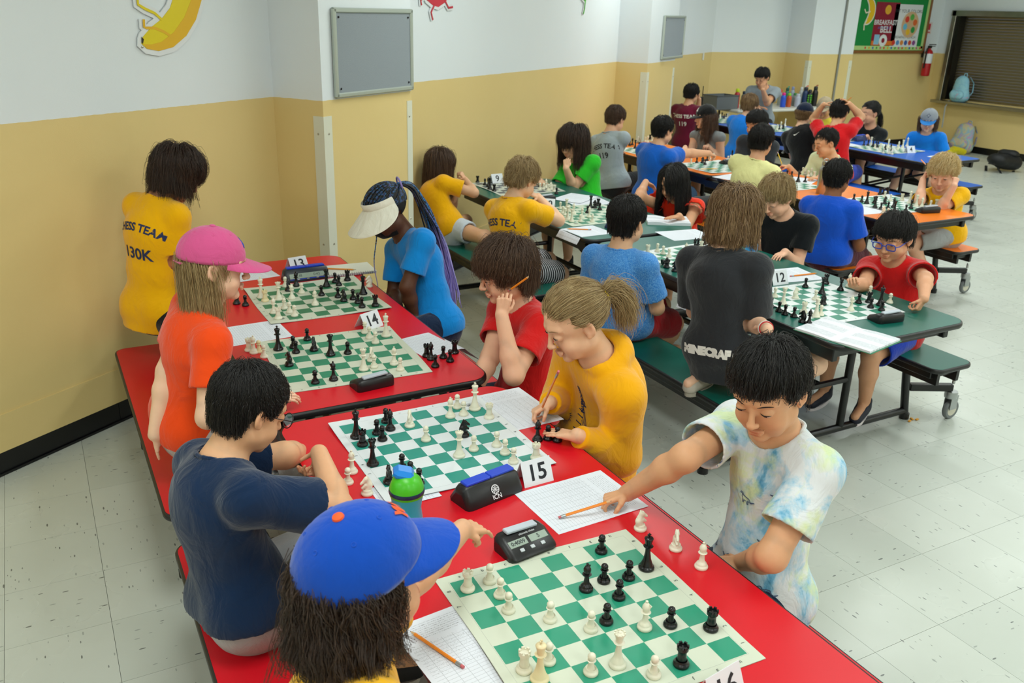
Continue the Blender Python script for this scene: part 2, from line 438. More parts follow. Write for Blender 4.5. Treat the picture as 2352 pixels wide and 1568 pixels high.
def rot_about(ax_, a, v): ax_ = nrm(ax_); return v*math.cos(a)+np.cross(ax_, v)*math.sin(a)+ax_*(ax_@v)*(1-math.cos(a))
def hand_shape(sh, W, d, n, side, s, pose='relax', k=.0035):
    "W wrist, d pointing along the palm, n out of the back of the hand, side +1: thumb on the d x n side"
    d = nrm(d); n = nrm(n-d*(n@d)); t = np.cross(d, n)*side        # t points to the thumb side
    P = POSES[pose]; tips = []
    def w_(a, b, c): return W+(d*a+t*b+n*c)*s
    for (o, L, seg, r), cu in zip(FING, P[:4]):
        kn = w_(L+.018, -o, .000); sh.cone(w_(.004, -o*.45, 0), kn, .0115*s, .0088*s, .008*s)
        v = d.copy(); spread = -o*(5. if pose == 'spread' else 1.6); v = nrm(v+t*spread); ax_ = np.cross(n, v); p = kn; a = 0
        for j, (l, c) in enumerate(zip(seg, cu)):
            v = rot_about(ax_, R(c), v); q = p+v*l*s; rr = r*(1-.09*j); sh.cone(p, q, rr*s, rr*.92*s, k*s); p = q
        tips.append(p)
    a0, a1, a2 = P[4]; b0 = w_(.012, .014, -.004); v = nrm(d*math.cos(R(a0+15))+t*math.sin(R(a0+15))-n*.35)
    sh.cone(w_(.002, .006, 0), b0, .013*s, .012*s, .008*s); p = b0; ax_ = nrm(np.cross(v, d*.7-n*.7)); 
    for j, (l, c, r) in enumerate(zip((.030, .022, .017), (0, a1, a2), (.0105, .0082, .0072))):
        v = rot_about(ax_, R(c), v); q = p+v*l*s; sh.cone(p, q, r*s, r*.88*s, (.006 if j == 0 else k)*s); p = q
    sh.cone(w_(.012, -.012, -.004), w_(.04, -.012, -.004), .013*s, .012*s, .008*s)
    return tips, p
def ik(S, Wt, l1, l2, pole):
    d = Wt-S; D = np.linalg.norm(d); D2 = min(D, (l1+l2)*.995); dd = d/(D+1e-9)
    x = (l1*l1-l2*l2+D2*D2)/(2*D2); h = math.sqrt(max(0, l1*l1-x*x)); p = np.array(pole, float); p = p-dd*(p@dd); p = nrm(p)
    return S+dd*x+p*h
# ---------------------------------------------------------------- the room
PAINT_Z = 1.415
def paintwall(name, blocks=False):
    b = NB(name); p = b.pos(); sx = b.new('ShaderNodeSeparateXYZ'); b.lk(p, sx.inputs[0]); z = sx.outputs[2]
    n = b.noise(2.2, 3, p); yel = b.mixc(n, srgb('e2c988'), srgb('e8cf90')); whi = b.mixc(n, srgb('e4ecf0'), srgb('eaf0f2'))
    wob = b.math('MULTIPLY', b.math('SUBTRACT', b.noise(30, 2, p), .5), .006)
    f = b.math('GREATER_THAN', b.math('ADD', z, wob), PAINT_Z)
    dirt = b.math('MULTIPLY', b.math('GREATER_THAN', b.noise(14, 6, p, .7), .70), .35)
    low = b.math('LESS_THAN', z, .22); dirt = b.math('MULTIPLY', dirt, low)
    c = b.mixc(dirt, b.mixc(f, yel, whi), (.16, .12, .07))
    b.set(color=c, rough=.34, spec=.4)
    n1 = b.bump(b.noise(220, 3, p), .18, .0015)
    h = b.noise(5, 3, p); b.bump(h, .25, .01, n1)
    return b.m
M_WALL = paintwall('wall_paint')
M_BASE = plain('baseboard_vinyl', '0c0d10', .28, grain=.3, gscale=20)
M_GUARD = plain('corner_guard', 'dfe0cc', .45)
M_SCREW = plain('screw_metal', 'b9b4a4', .3, metal=1.)
U = np.array([math.cos(R(34.17)), math.sin(R(34.17))]); V = np.array([-U[1], U[0]])   # along the long wall, and into it
WA = az(628, 222, PAINT_Z)[:2]                     # first inner corner
WC = V*((WA@V)); 
def wp(s, d=0.): return WA+U*s-V*d                # a point s metres along the long wall, d metres out from it
PIL = [(0., .82), (5.02, .88)]
S0, S1 = -7.2, ((9.65-WA[1])/U[1])
PD = .33
line = [wp(S0)]
for s0, w_ in PIL: line += [wp(s0), wp(s0, PD), wp(s0+w_, PD), wp(s0+w_)]
line += [wp(S1)]
ZC = 3.0
poly = [tuple(p) for p in line]+[tuple(wp(S1, -.25)), tuple(wp(S0, -.25))]
w = MB().prism(poly, 0, ZC).build('wall_left', M_WALL); struct(w)
# black vinyl base, in the lengths it was glued on
bb = bpy.data.objects.new('baseboard_left', None); COL.objects.link(bb); bb['kind'] = 'structure'
def baserun(a, b, parent, n=None):
    a, b = np.array(a), np.array(b); L = np.linalg.norm(b-a); u = (b-a)/L; nrm = np.array([u[1], -u[0]]); k = max(1, round(L/1.22)) if n is None else n
    for i in range(k):
        p = a+u*(L*i/k+.001); q = a+u*(L*(i+1)/k-.001)
        MB().prism([p, q, q+nrm*.006, p+nrm*.006], .001, .1).prism([p, q, q+nrm*.014, p+nrm*.014], .001, .012).build('base_strip', M_BASE, parent)
for a, b in zip(line, line[1:]): baserun(a, b, bb)
# low ledge where the wall was furred out
lg = MB()
for a, b in zip(line, line[1:]):
    u = (b-a)/np.linalg.norm(b-a); nn_ = np.array([u[1], -u[0]]); lg.prism([a, b, b+nn_*.006, a+nn_*.006], .10, .262)
struct(lg.build('trim_1', M_WALL))
# back wall, pilaster, east wall, south and west walls
YB = 9.65; XE = 12.78
G1 = wp(S1)
P3 = [(9.58, 9.2), (10.42, 9.2)]
w = MB().prism([tuple(G1), (P3[0][0], YB), P3[0], P3[1], (P3[1][0], YB), (XE+.2, YB), (XE+.2, YB+.25), (G1[0]-.3, YB+.25)], 0, ZC).build('wall_back', M_WALL); struct(w)
bk = bpy.data.objects.new('baseboard_back', None); COL.objects.link(bk); bk['kind'] = 'structure'
for a, b in (((G1[0], YB), (P3[0][0], YB)), ((P3[0][0], YB), P3[0]), (P3[0], P3[1]), (P3[1], (P3[1][0], YB)), ((P3[1][0], YB), (XE, YB))): baserun(a, b, bk)
b_ = MB().box((5.2, 9.42, 1.5), (.02, .5, ZC))
# corner guards: painted angles with screws
def guard(name_i, c, ua, ub, z0=.1, z1=1.335, w=.055):
    "c: corner; ua, ub: unit vectors along the two faces away from the corner"
    c = np.array(c); ua = np.array(ua); ub = np.array(ub); na, nb = -ub, -ua
    t = .003; m = MB()
    m.prism([c+na*t+nb*t, c+ua*w+na*t, c+ua*w, c, ], z0, z1)
    m.prism([c+na*t+nb*t, c, c+ub*w, c+ub*w+nb*t], z0, z1)
    g = m.build('corner_guard', M_GUARD); tag(g, *name_i)
    for z in (z1-.09, z0+.55, z0+.1):
        for uu, nn in ((ua, na), (ub, nb)):
            p = c+uu*w*.55+nn*(t+.001); s = MB(); Rm = np.array([np.r_[uu, 0], [0, 0, 1], np.r_[nn, 0]]).T
            s.lathe([(0.0005, .003), (.004, .0025), (.006, 0)][::-1], 10, np.r_[p, z], Rm); s.build('screw', M_SCREW, g)
guard(('cream corner guard on the near pillar, behind the red table end', 'corner guard'), wp(0, PD), V, U, .1, 1.335, .065)
guard(('narrow cream corner guard on the near pillar behind the girl with braids', 'corner guard'), wp(.82, PD), V, -U, .1, 1.36, .05)
guard(('cream corner guard on the second pillar, beside the grey-shirted boy', 'corner guard'), wp(5.02, PD), V, U, .1, 1.33, .065)
guard(('thin cream corner guard on the second pillar next to the maroon shirt', 'corner guard'), wp(5.9, PD), V, -U, .1, 1.34, .05)
guard(('cream corner guard behind the row of drink bottles', 'corner guard'), P3[0], (0, 1), (1, 0), .1, 1.33, .06)
guard(('cream corner guard on the far pillar between pipe and green notice board', 'corner guard'), P3[1], (0, 1), (-1, 0), .1, 1.33, .06)
# conduit pipe on far pillar
tag(MB().tube([(10.14, 9.185, .1), (10.14, 9.185, ZC)], .014, 10).build('conduit_pipe', plain('pipe', '8d8f88', .5), smooth=True), 'thin grey conduit pipe running up the far pillar', 'pipe')
tag(MB().box((0, 0, 0), (.05, .012, .09), bev=.004).build('light_switch', plain('switch_white', 'e6e8e4', .4), loc=tuple(np.r_[wp(S1-.42, .007), 1.37])), 'small white switch plate on the wall above the grey box', 'switch').rotation_euler = (0, 0, R(34.17))
# east wall with a serving counter opening and roll-down shutter
sh_z0, sh_z1 = 0.93, 1.80
y1 = onx_y = None
yA = ax(2190, 35, XE); yB_ = ax(2160, 226, XE)
SY1 = float(yB_[1]); SY0 = SY1-3.2
w = MB()
w.box((XE+.15, (YB+SY1)/2, ZC/2), (.3, YB-SY1, ZC)); w.box((XE+.15, (SY0-6)/2, ZC/2), (.3, SY0+6, ZC))
SZ0, SZ1 = float(yB_[2]), float(yA[2])
w.box((XE+.15, (SY0+SY1)/2, SZ0/2), (.3, SY1-SY0, SZ0)); w.box((XE+.15, (SY0+SY1)/2, (SZ1+ZC)/2), (.3, SY1-SY0, ZC-SZ1))
struct(w.build('wall_right', M_WALL))
be = bpy.data.objects.new('baseboard_right', None); COL.objects.link(be); be['kind'] = 'structure'; baserun((XE, YB), (XE, -6), be)
struct(MB().box((4.4, -6.1, ZC/2), (17.4, .2, ZC)).build('wall_front', M_WALL))
struct(MB().box((-4.3, -1.5, ZC/2), (.2, 9.4, ZC)).build('wall_far_left', M_WALL))
M_STEEL = plain('brushed_steel', 'a8a69a', .32, metal=1., grain=.15, gscale=12)
sw = thing('serving_window', 'wide stainless serving hatch with closed slatted shutter', 'shutter', (XE, (SY0+SY1)/2, SZ0))
wy = SY1-SY0; hz = SZ1-SZ0
fr = MB()
for yy in (-wy/2, wy/2): fr.box((-.01, yy, hz/2), (.09, .07, hz+.14), bev=.004)
fr.box((-.01, 0, hz+.03), (.09, wy+.1, .08), bev=.004)
fr.build('frame', M_STEEL, sw)
MB().box((-.03, 0, -.035), (.26, wy+.12, .04), bev=.004).build('sill', M_STEEL, sw)
M_SLAT = plain('shutter_slat', '8f8467', .35, metal=.8)
nsl = 30; ph = hz/nsl; sm = None
for i in range(nsl):
    if sm is None:
        a = np.linspace(-PI/2, PI/2, 5); P = [[(.12-.012*math.cos(t), y, ph*.5+ph*.49*math.sin(t)) for t in a] for y in (-wy/2+.1, wy/2-.05)]
        sm = MB().grid(P).mesh('slat', M_SLAT, True)
    link('slat', sm, sw, (0, 0, i*ph))
MB().box((.06, wy/2-.03, hz/2), (.18, .14, hz)).box((.06, -wy/2+.02, hz/2), (.18, .1, hz)).build('guide_rail', plain('dark_steel', '3a3a38', .3, metal=.9), sw)
MB().box((.105, -.3, .02), (.03, .12, .03), bev=.006).build('bottom_handle', M_STEEL, sw)
# ceiling with lights
ce = MB().box((4.3, 1.8, ZC+.05), (17.4, 16.2, .1)).build('ceiling', plain('ceiling_tile', 'e4e5e0', .9, grain=.08, gscale=90)); struct(ce)
M_LAMP = NB('lamp_diffuser'); M_LAMP.set(color=(1, 1, 1), ecol=LAMP_COLOR, emit=LAMP_STRENGTH); M_LAMP = M_LAMP.m
M_LFR = plain('lamp_frame', 'e8e8e4', .5)
lfm = lmm = None
for i, lx in enumerate((-2.2, .4, 3.0, 5.6, 8.2, 10.8)):
    for j, ly in enumerate((-4.2, -1.4, 1.4, 4.2, 7.0)):
        if (np.array([lx, ly])-WA)@V > -.4: continue
        t = thing('ceiling_light', 'long white recessed ceiling light with flat diffuser', 'ceiling light', (lx, ly, ZC), 0, 'ceiling lights in rows')
        if lfm is None:
            f_ = MB()
            for sx in (-1, 1): f_.box((sx*.31, 0, -.015), (.04, 1.26, .03)); f_.box((0, sx*.61, -.015), (.62, .04, .03))
            lfm = f_.mesh('frame', M_LFR); lmm = MB().add([(-.29, -.59, -.02), (-.29, .59, -.02), (.29, .59, -.02), (.29, -.59, -.02)], [(0, 1, 2, 3)]).mesh('diffuser', M_LAMP)
        link('frame', lfm, t); link('diffuser', lmm, t)
# floor: vinyl tiles on a dark bed
def floormat():
    b = NB('vinyl_tile'); p = b.pos(); oi = b.new('ShaderNodeObjectInfo'); rn = oi.outputs['Random']
    mp = b.new('ShaderNodeMapping'); b.lk(p, mp.inputs[0])
    base = b.mixc(rn, srgb('c3c9c0'), srgb('cdd2c9'))
    mot = b.noise(6, 4, p); base = b.mixc(b.math('MULTIPLY', mot, .5), base, srgb('b9bfb4'))
    rot = b.new('ShaderNodeVectorRotate'); rot.rotation_type = 'Z_AXIS'; b.lk(p, rot.inputs[0]); b.lk(b.math('MULTIPLY', b.math('GREATER_THAN', rn, .5), PI/2), rot.inputs['Angle'])
    v2 = b.mapv(rot.outputs[0], (26, 90, 1))
    vo = b.new('ShaderNodeTexVoronoi'); vo.inputs['Scale'].default_value = 1.; b.lk(v2, vo.inputs['Vector'])
    sep = b.new('ShaderNodeSeparateColor'); b.lk(vo.outputs['Color'], sep.inputs[0])
    spot = b.math('MULTIPLY', b.math('LESS_THAN', vo.outputs['Distance'], b.math('MULTIPLY', sep.outputs[0], .30)), b.math('GREATER_THAN', sep.outputs[1], .72))
    dark = b.mixc(sep.outputs[2], srgb('4c5150'), srgb('9aa09a'))
    c = b.mixc(b.math('MULTIPLY', spot, .85), base, dark)
    b.set(color=c, rough=b.math('MULTIPLY_ADD', b.noise(3, 3, p), .18, .2), spec=.5)
    b.bump(b.noise(9, 3, p), .08, .004)
    return b.m
M_TILE = floormat()
fl = MB().box((4.3, 1.8, -.06), (17.4, 16.2, .1)).build('floor', plain('floor_seam', '5b5e58', .8)); struct(fl)
TS = .3048; TX0, TY0 = -.300, 3.862
tm = MB().prism([(-TS/2+.0006, -TS/2+.0006), (TS/2-.0006, -TS/2+.0006), (TS/2-.0006, TS/2-.0006), (-TS/2+.0006, TS/2-.0006)], -.01, 0).mesh('tile', M_TILE)
def infloor(x, y): return (np.array([x, y])-WA)@V < .25 and x < XE+.1 and y < YB+.1
def on_screen(P):
    d = np.array(P)-CAMPOS; zz = d@CF
    if zz < .3: return None
    return 1176+FPX*(d@CX)/zz, 784-FPX*(d@CY)/zz, zz
tiles = []
for i in range(-14, 46):
    for j in range(-34, 22):
        x = TX0+(i+.5)*TS; y = TY0+(j+.5)*TS
        if not infloor(x, y) or y < -5.9: continue
        q = on_screen((x, y, 0)); size = 0
        if q and -150 < q[0] < 2500 and -50 < q[1] < 1720: size = 1/q[2]**2
        tiles.append((size, x, y))
tiles.sort(reverse=True)
for k, (sz, x, y) in enumerate(tiles[:298]): link('tile', tm, fl, (x, y, 0))
rest = MB(); h_ = TS/2-.0006
for sz, x, y in tiles[298:]:
    rest.add([(x-h_, y-h_, 0), (x+h_, y-h_, 0), (x+h_, y+h_, 0), (x-h_, y+h_, 0)], [(0, 1, 2, 3)])
ro = rest.build('far_tiles', M_TILE, fl); ro['kind'] = 'stuff'
# grey felt notice boards on pillars
def felt():
    b = NB('grey_felt'); n = b.noise(500, 3, b.obj()); b.set(color=b.ramp(n, [(.3, srgb('7a838a')), (.7, srgb('a5adb2'))]), rough=.95); b.bump(n, .3, .001); return b.m
M_FELT = felt(); M_ALU = plain('aluminium_frame', 'b4bdb4', .35, metal=.4)
def board(label, s0, s1, z0, z1, d):
    t = thing('felt_board', label, 'notice board', np.r_[wp((s0+s1)/2, d+.002), (z0+z1)/2], R(34.17))
    w_, h = s1-s0, z1-z0
    MB().box((0, -.008, 0), (w_-.03, .012, h-.03)).build('felt_panel', M_FELT, t)
    f_ = MB()
    for sx in (-1, 1): f_.box((sx*(w_/2-.012), -.011, 0), (.026, .024, h), bev=.006); f_.box((0, -.011, sx*(h/2-.012)), (w_, .024, .026), bev=.006)
    f_.build('frame', M_ALU, t)
    for sx in (-1, 1):
        for sz in (-1, 1): MB().lathe([(.006, 0), (.005, .003), (.001, .004)], 10, (sx*(w_/2-.045), -.016, sz*(h/2-.045)), np.array([[1, 0, 0], [0, 0, -1], [0, 1, 0]])).build('screw', plain('screw_dark', '2a2a2c', .3, metal=.8), t)
def wall_hit(px, py, d):
    "where a pixel's ray meets the plane d metres out from the long wall: (s, z)"
    r = ray(px, py); n = np.r_[V, 0]; p0 = np.r_[WA-V*d, 0]; t = ((p0-CAMPOS)@n)/(r@n); P = CAMPOS+r*t; return float((P[:2]-WA)@U), float(P[2])
s0, z1 = wall_hit(757, 16, PD); s1, z1b = wall_hit(941, 22, PD); _, z0 = wall_hit(765, 226, PD); _, z0b = wall_hit(942, 205, PD)
board('grey felt notice board in a metal frame on the near pillar', s0+.0, s1, (z0+z0b)/2, (z1+z1b)/2, PD)
s0, z1 = wall_hit(1524, 35, PD); s1, _ = wall_hit(1572, 37, PD); _, z0 = wall_hit(1519, 137, PD)
board('smaller grey felt notice board on the second pillar', s0, s1, z0, z1, PD)
# ---------------------------------------------------------------- folding cafeteria tables
TZ = .688; BZ = .39
def laminate(name, col, rough=.3):
    b = NB(name); c = srgb(col); n = b.noise(700, 2, b.obj()); w_ = b.noise(2.5, 3, b.obj())
    b.set(color=b.mixc(n, tuple(x*.96 for x in c), tuple(min(1, x*1.04) for x in c)), rough=b.math('MULTIPLY_ADD', w_, .1, rough), spec=.5)
    b.bump(n, .04, .0005); return b.m
M_BLKE = plain('black_edge', '141416', .4); M_BLKM = plain('black_steel', '0d0d0e', .32, grain=.2, gscale=30)
M_RUB = plain('grey_rubber', '6d7273', .6); M_ZINC = plain('zinc', 'a9adae', .3, metal=.9); M_HUB = plain('wheel_hub', 'c9c5b4', .5)
TABLES = {}
def slab(name, x0, y0, x1, y1, z, th, mat, parent, r):
    m = MB(); P = rrect(x0, y0, x1, y1, r)
    m.prism(rrect(x0+.002, y0+.002, x1-.002, y1-.002, r), z-th+.002, z, 0)
    o = m.build(name, mat, parent)
    # bumper edging
    P = np.array(rrect(x0, y0, x1, y1, r)); c = P.mean(0); n = len(P)
    Q = np.roll(P, -1, 0)-np.roll(P, 1, 0); Q /= np.linalg.norm(Q, axis=1)[:, None]; out = np.c_[Q[:, 1], -Q[:, 0]]
    prof = [(-.004, -th), (.003, -th+.002), (.006, -th*.7), (.006, -th*.3), (.003, -.0015), (-.002, -.0006)]
    g = np.array([[(P[i, 0]+out[i, 0]*a, P[i, 1]+out[i, 1]*a, z+b_) for i in range(n)] for a, b_ in prof])
    MB().grid(g, closed=True).build('edge_band', M_BLKE, o, smooth=True, split=60)
    return o
def make_table(label, cat_group, col, x0, y0, length=1.755, gap=.06, rot=0., chk=False):
    w_ = .765; t = thing('cafeteria_table', label, 'table', (x0, y0, 0), rot)
    top = laminate('laminate_'+col, col, .3)
    for h in range(2):
        a = h*(length+gap); b = a+length
        slab('tabletop', 0, a, w_, b, TZ, .026, top, t, .07)
        for sx in (.045, w_-.045): MB().box((sx, (a+b)/2, TZ-.058), (.03, length-.12, .062), bev=.004).build('apron_rail', M_BLKM, t)
        MB().box((w_/2, a+.09 if h == 0 else b-.09, TZ-.052), (w_-.1, .03, .05)).build('end_rail', M_BLKM, t)
        ba, bb_ = (a+.14, b-.05) if h == 0 else (a+.05, b-.14)
        for s_ in (-1, 1):
            bx0 = -.33 if s_ < 0 else w_+.075
            slab('bench_seat', bx0, ba, bx0+.255, bb_, BZ, .024, top, t, .045)
            MB().box((bx0+.128, (ba+bb_)/2, BZ-.045), (.2, bb_-ba-.1, .04), bev=.004).box((bx0+.06, (ba+bb_)/2, BZ-.06), (.02, bb_-ba-.06, .07)).box((bx0+.2, (ba+bb_)/2, BZ-.06), (.02, bb_-ba-.06, .07)).build('bench_rail', M_BLKM, t)
        out_y = a+.40 if h == 0 else b-.40; in_y = b-.30 if h == 0 else a+.30
        for yy, outer in ((out_y, True), (in_y, False)):
            m = MB(); xl, xr = -.33+.12, w_+.33-.12
            m.tube([(xl-.06, yy, .045), (xr+.06, yy, .045)], .019, 10)
            for xx, d in ((xl, -1), (xr, 1)):
                m.tube([(xx+d*.06, yy, .0), (xx+d*.05, yy, .05), (xx, yy, BZ-.08)], .020, 10)
                m.lathe([(.024, 0), (.024, .03)], 12, (xx+d*.06, yy, 0.))
            for xx in (.2, w_-.2): m.tube([(xx, yy, .045), (xx, yy, TZ-.05)], .018, 10)
            m.tube([(.0, yy, .33), (w_, yy, .33)], .013, 8) if False else m.tube([(.2, yy, .30), (w_-.2, yy, .30)], .015, 8)
            m.build('leg_frame', M_BLKM, t, smooth=True)
        MB().tube([(w_/2, out_y, .30), (w_/2, in_y, .30)], .016, 8).tube([(.2, out_y, .5), (.2, in_y, .12)], .011, 8).tube([(w_-.2, out_y, .5), (w_-.2, in_y, .12)], .011, 8).build('brace', M_BLKM, t, smooth=True)
        for s_ in (1,):
            xx = -.33+.12-.05 if s_ < 0 else w_+.33-.12+.05; dy = -.0 
            ca = thing('caster', None, None); ca.parent = t
            yy = out_y
            ex = xx+s_*.20; wy = yy-(.10 if h == 0 else -.10)
            MB().box((0, 0, 0), (.22, .036, .036), rotz(math.atan2(wy-yy, ex-xx)), bev=.004).build('caster_arm', M_BLKM, ca, loc=((xx+ex)/2, (yy+wy)/2, .175))
            MB().lathe([(.008, .02), (.008, .05), (.004, .056)], 10, (ex, wy, .175)).lathe([(.03, .12), (.032, .135), (.03, .155)], 16, (ex, wy, 0)).box((ex+.012, wy-.018, .095), (.05, .004, .075)).box((ex+.012, wy+.018, .095), (.05, .004, .075)).build('fork', M_ZINC, ca, smooth=True)
            Mx = np.array([[1, 0, 0], [0, 0, 1], [0, -1, 0]])
            MB().lathe([(.030, -.011), (.046, -.013), (.051, -.008), (.052, 0), (.051, .008), (.046, .013), (.030, .011)], 24, (ex+.02, wy, .052), Mx).build('wheel', M_RUB, ca, smooth=True)
            MB().lathe([(.004, -.013), (.033, -.0115), (.033, .0115), (.004, .013)], 24, (ex+.02, wy, .052), Mx).build('hub', M_HUB, ca, smooth=True)
    # fold hardware between the halves
    MB().box((.045, length+gap/2, TZ-.07), (.05, .22, .07), bev=.01).box((w_-.045, length+gap/2, TZ-.07), (.05, .22, .07), bev=.01).build('hinge', M_BLKM, t)
    MB().tube([(.0, length-.02, TZ-.10), (-.02, length-.0, TZ-.15)], .006, 8).lathe([(.003, -.17), (.018, -.165), (.016, -.155), (.004, -.15)], 12, (-.02, length, TZ)).build('latch', M_ZINC, t, smooth=True)
    return t
make_table('long bright red folding lunch table with red benches by the yellow wall', '', 'd80d20', .530, .68)
make_table('long dark green folding lunch table with green benches, cards 9 to 12 on it', '', '0b5f52', 2.668, 2.185)
make_table('long orange folding lunch table with orange benches', '', 'ee7a12', 4.715, 3.585)
make_table('long blue folding lunch table with blue benches near the back wall', '', '0d5fc6', 7.09, 5.22)
# ---------------------------------------------------------------- chessboards, pieces, clocks, cards and papers
SQ = .05715
def boardmat(name, light, dark):
    b = NB(name); o = b.obj(); sp = b.new('ShaderNodeSeparateXYZ'); b.lk(o, sp.inputs[0]); X, Y = sp.outputs[0], sp.outputs[1]
    fx = b.math('FLOOR', b.math('DIVIDE', X, SQ)); fy = b.math('FLOOR', b.math('DIVIDE', Y, SQ))
    par = b.math('ABSOLUTE', b.math('MODULO', b.math('ADD', fx, fy), 2.)); par = b.math('GREATER_THAN', par, .5)
    ins = b.math('MULTIPLY', b.math('LESS_THAN', b.math('ABSOLUTE', X), 4*SQ), b.math('LESS_THAN', b.math('ABSOLUTE', Y), 4*SQ))
    mx = b.math('MAXIMUM', b.math('ABSOLUTE', X), b.math('ABSOLUTE', Y)); line = b.math('LESS_THAN', b.math('ABSOLUTE', b.math('SUBTRACT', mx, 4*SQ+.0022)), .0003)
    c = b.mixc(b.math('MULTIPLY', par, ins), srgb(light), srgb(dark)); c = b.mixc(b.math('MULTIPLY', line, .7), c, (.25, .27, .25))
    n = b.noise(8, 3, o); c = b.mixc(b.math('MULTIPLY', n, .10), c, (.5, .5, .45)); b.set(color=c, rough=.42, spec=.4); b.bump(b.noise(7, 2, o), .25, .006); return b.m
M_INK = plain('ink_grey', '4d5656', .7)
BOARDS = {}
def chessboard(key, label, p1, k1, p2, k2, light, dark, a=None, logo=None, letters=True, seed=1, z=TZ):
    A = az(*p1, z)[:2]
    if p2 is not None:
        Bp = az(*p2, z)[:2]; d = Bp-A; k = np.array(k2, float)-np.array(k1, float)
        a = math.atan2(d[1], d[0])-math.atan2(-k[1], k[0])
        mid = (A+Bp)/2; km = (np.array(k1, float)+np.array(k2, float))/2
    else: mid = A; km = np.array(k1, float)
    e1 = np.array([math.cos(a), math.sin(a)]); e2 = np.array([math.sin(a), -math.cos(a)])
    c = mid+SQ*(4-km[0])*e1+SQ*(4-km[1])*e2
    n = 17; u = np.linspace(-.254, .254, n); g = np.random.default_rng(seed); P = np.zeros((n, n, 3)); ph = g.random(4)*6
    for i in range(n):
        for j in range(n):
            ed = max(abs(u[i]), abs(u[j]))/.254; w_ = max(0, (ed-.86)/.14)**2*.0035*max(0, math.sin(u[i]*9+ph[0])+math.sin(u[j]*11+ph[1]))
            P[i, j] = (u[i]+.0015*math.sin(u[j]*14+ph[2])*(ed > .97), u[j]+.0015*math.sin(u[i]*12+ph[3])*(ed > .97), .0016+w_)
    m = MB().grid(P[::-1]).grid(P-[0, 0, .0014]); o = m.build('chessboard', boardmat('board_'+light+dark, light, dark), smooth=True, split=60)
    rim = [P[i, 0] for i in range(n)]+[P[-1, j] for j in range(1, n)]+[P[i, -1] for i in range(n-2, -1, -1)]+[P[0, j] for j in range(n-2, 0, -1)]
    o.location = (c[0], c[1], z); o.rotation_euler = (0, 0, a); tag(o, label, 'chessboard', 'roll-up chessboards on the tables')
    if letters:
        t = MB()
        for i in range(8):
            for s_, tx in ((-1, 'abcdefgh'[i]), (1, 'abcdefgh'[i])):
                v, F = textmesh(tx, .013); t.add(v*[1, 1, 0]+[(i-3.5)*SQ, s_*.2415, .0023], F)
            for s_, tx in ((-1, str(i+1)), (1, str(i+1))):
                v, F = textmesh(tx, .013); t.add(v[:, [1, 0, 2]]*[-1, 1, 0]+[s_*.2415, (i-3.5)*SQ, .0023], F)
        t.build('coordinates', M_INK, o)
    if logo is not None:
        t = MB(); cx, cy = (logo[0]-3.5)*SQ, -(logo[1]-3.5)*SQ
        for k in range(10): an = k*PI/5; v = np.array([[-.0007, .004, 0], [.0007, .004, 0], [.0014, .011, 0], [-.0014, .011, 0]]); Rm = rotz(an); t.add(v@Rm.T+[cx, cy, .0022], [(0, 1, 2, 3)])
        th = np.linspace(0, 2*PI, 33)
        for r0, r1 in ((.0135, .0145),): t.grid(np.array([[[cx+r*math.cos(x), cy+r*math.sin(x), .0022] for x in th] for r in (r0, r1)]))
        v, F = textmesh('CHESS', .009, bold=.0004); t.add(v*[1, 1, 0]+[cx+.001, cy-.0005, .0024], F); t.build('printed_logo', M_INK, o)
    BOARDS[key] = dict(c=c, a=a, o=o, z=z); return o
bnames = {}
def bd(key, *a, **k): return chessboard(key, *a, **k)
bd(16, 'cream and green chessboard nearest the camera, beside the blue capped player', (1038, 1341.3), (0, 0), (1709.6, 1500.1), (8, 8), 'd3d9c4', '0b9472', seed=16)
bd(15, 'white and green chessboard behind the card reading fifteen', (777.9, 980.4), (0, 0), (1207.2, 1022), (8, 6), 'e3e8ea', '0b9180', logo=(7, 0), seed=15)
bd(14, 'cream and green chessboard in front of the card reading fourteen', (614.1, 789.3), (0, 0), (971.8, 851.4), (8, 8), 'd5dac5', '0a8560', logo=(7, 0), seed=14)
bd(13, 'cream and dark green chessboard in front of the blue digital clock', (575.7, 667), (0, 0), (880.3, 706.6), (8, 8), 'd3d8c4', '15784f', logo=(0, 7), seed=13)
bd(12, 'white and green chessboard beside the open notation book', (2061.9, 715.6), (8, 0), (1867, 651.7), (0, 1), 'e3e8e8', '0e8067', logo=(7, 7), seed=12)
bd(11, 'white and green chessboard between the heather blue and charcoal shirts', (1468.1, 581.2), (0, 0), (1621, 557.4), (8.444, -.444), 'e3e8e8', '158264', seed=11)
bd(10, 'cream and green chessboard with white pieces massed, beside the blond player in yellow', (1315.5, 520.5), (-.444, 8.444), None, None, 'cfd9c4', '2c8061', a=R(-1), logo=(0, 7), seed=10)
bd(9, 'cream and dark navy chessboard at the far green table end', (1299.4, 439.4), (8.444, 8.444), None, None, 'ccd2c6', '3a4656', a=R(0), letters=False, seed=9)
bd('o1', 'white and green chessboard at the near end of the orange table', (2058.8, 491.6), (-.444, 8.444), (2039.7, 447.4), (8.444, -.444), 'e5e9e8', '168564', letters=False, seed=21)
def bdw(key, label, x, y, a=0., dark='1a8263'):
    q = on_screen((x, y, TZ)); bd(key, label, q[:2], (4, 4), None, None, 'e2e7e2', dark, a=a, letters=False, seed=hash(str(key)) % 97 if False else 5)
bdw('o2', 'green and white chessboard behind the steel water bottle', 4.98, 4.93)
bdw('o3', 'green and white chessboard where the blue shirted player is reaching', 5.05, 5.72)
bdw('o4', 'green and white chessboard by the pillar end of the orange table', 5.05, 6.62)
bdw('b1', 'green and white chessboard at the near end of the blue table', 7.45, 5.98)
bdw('b2', 'green and white chessboard between the navy cap and red shirt', 7.48, 6.75)
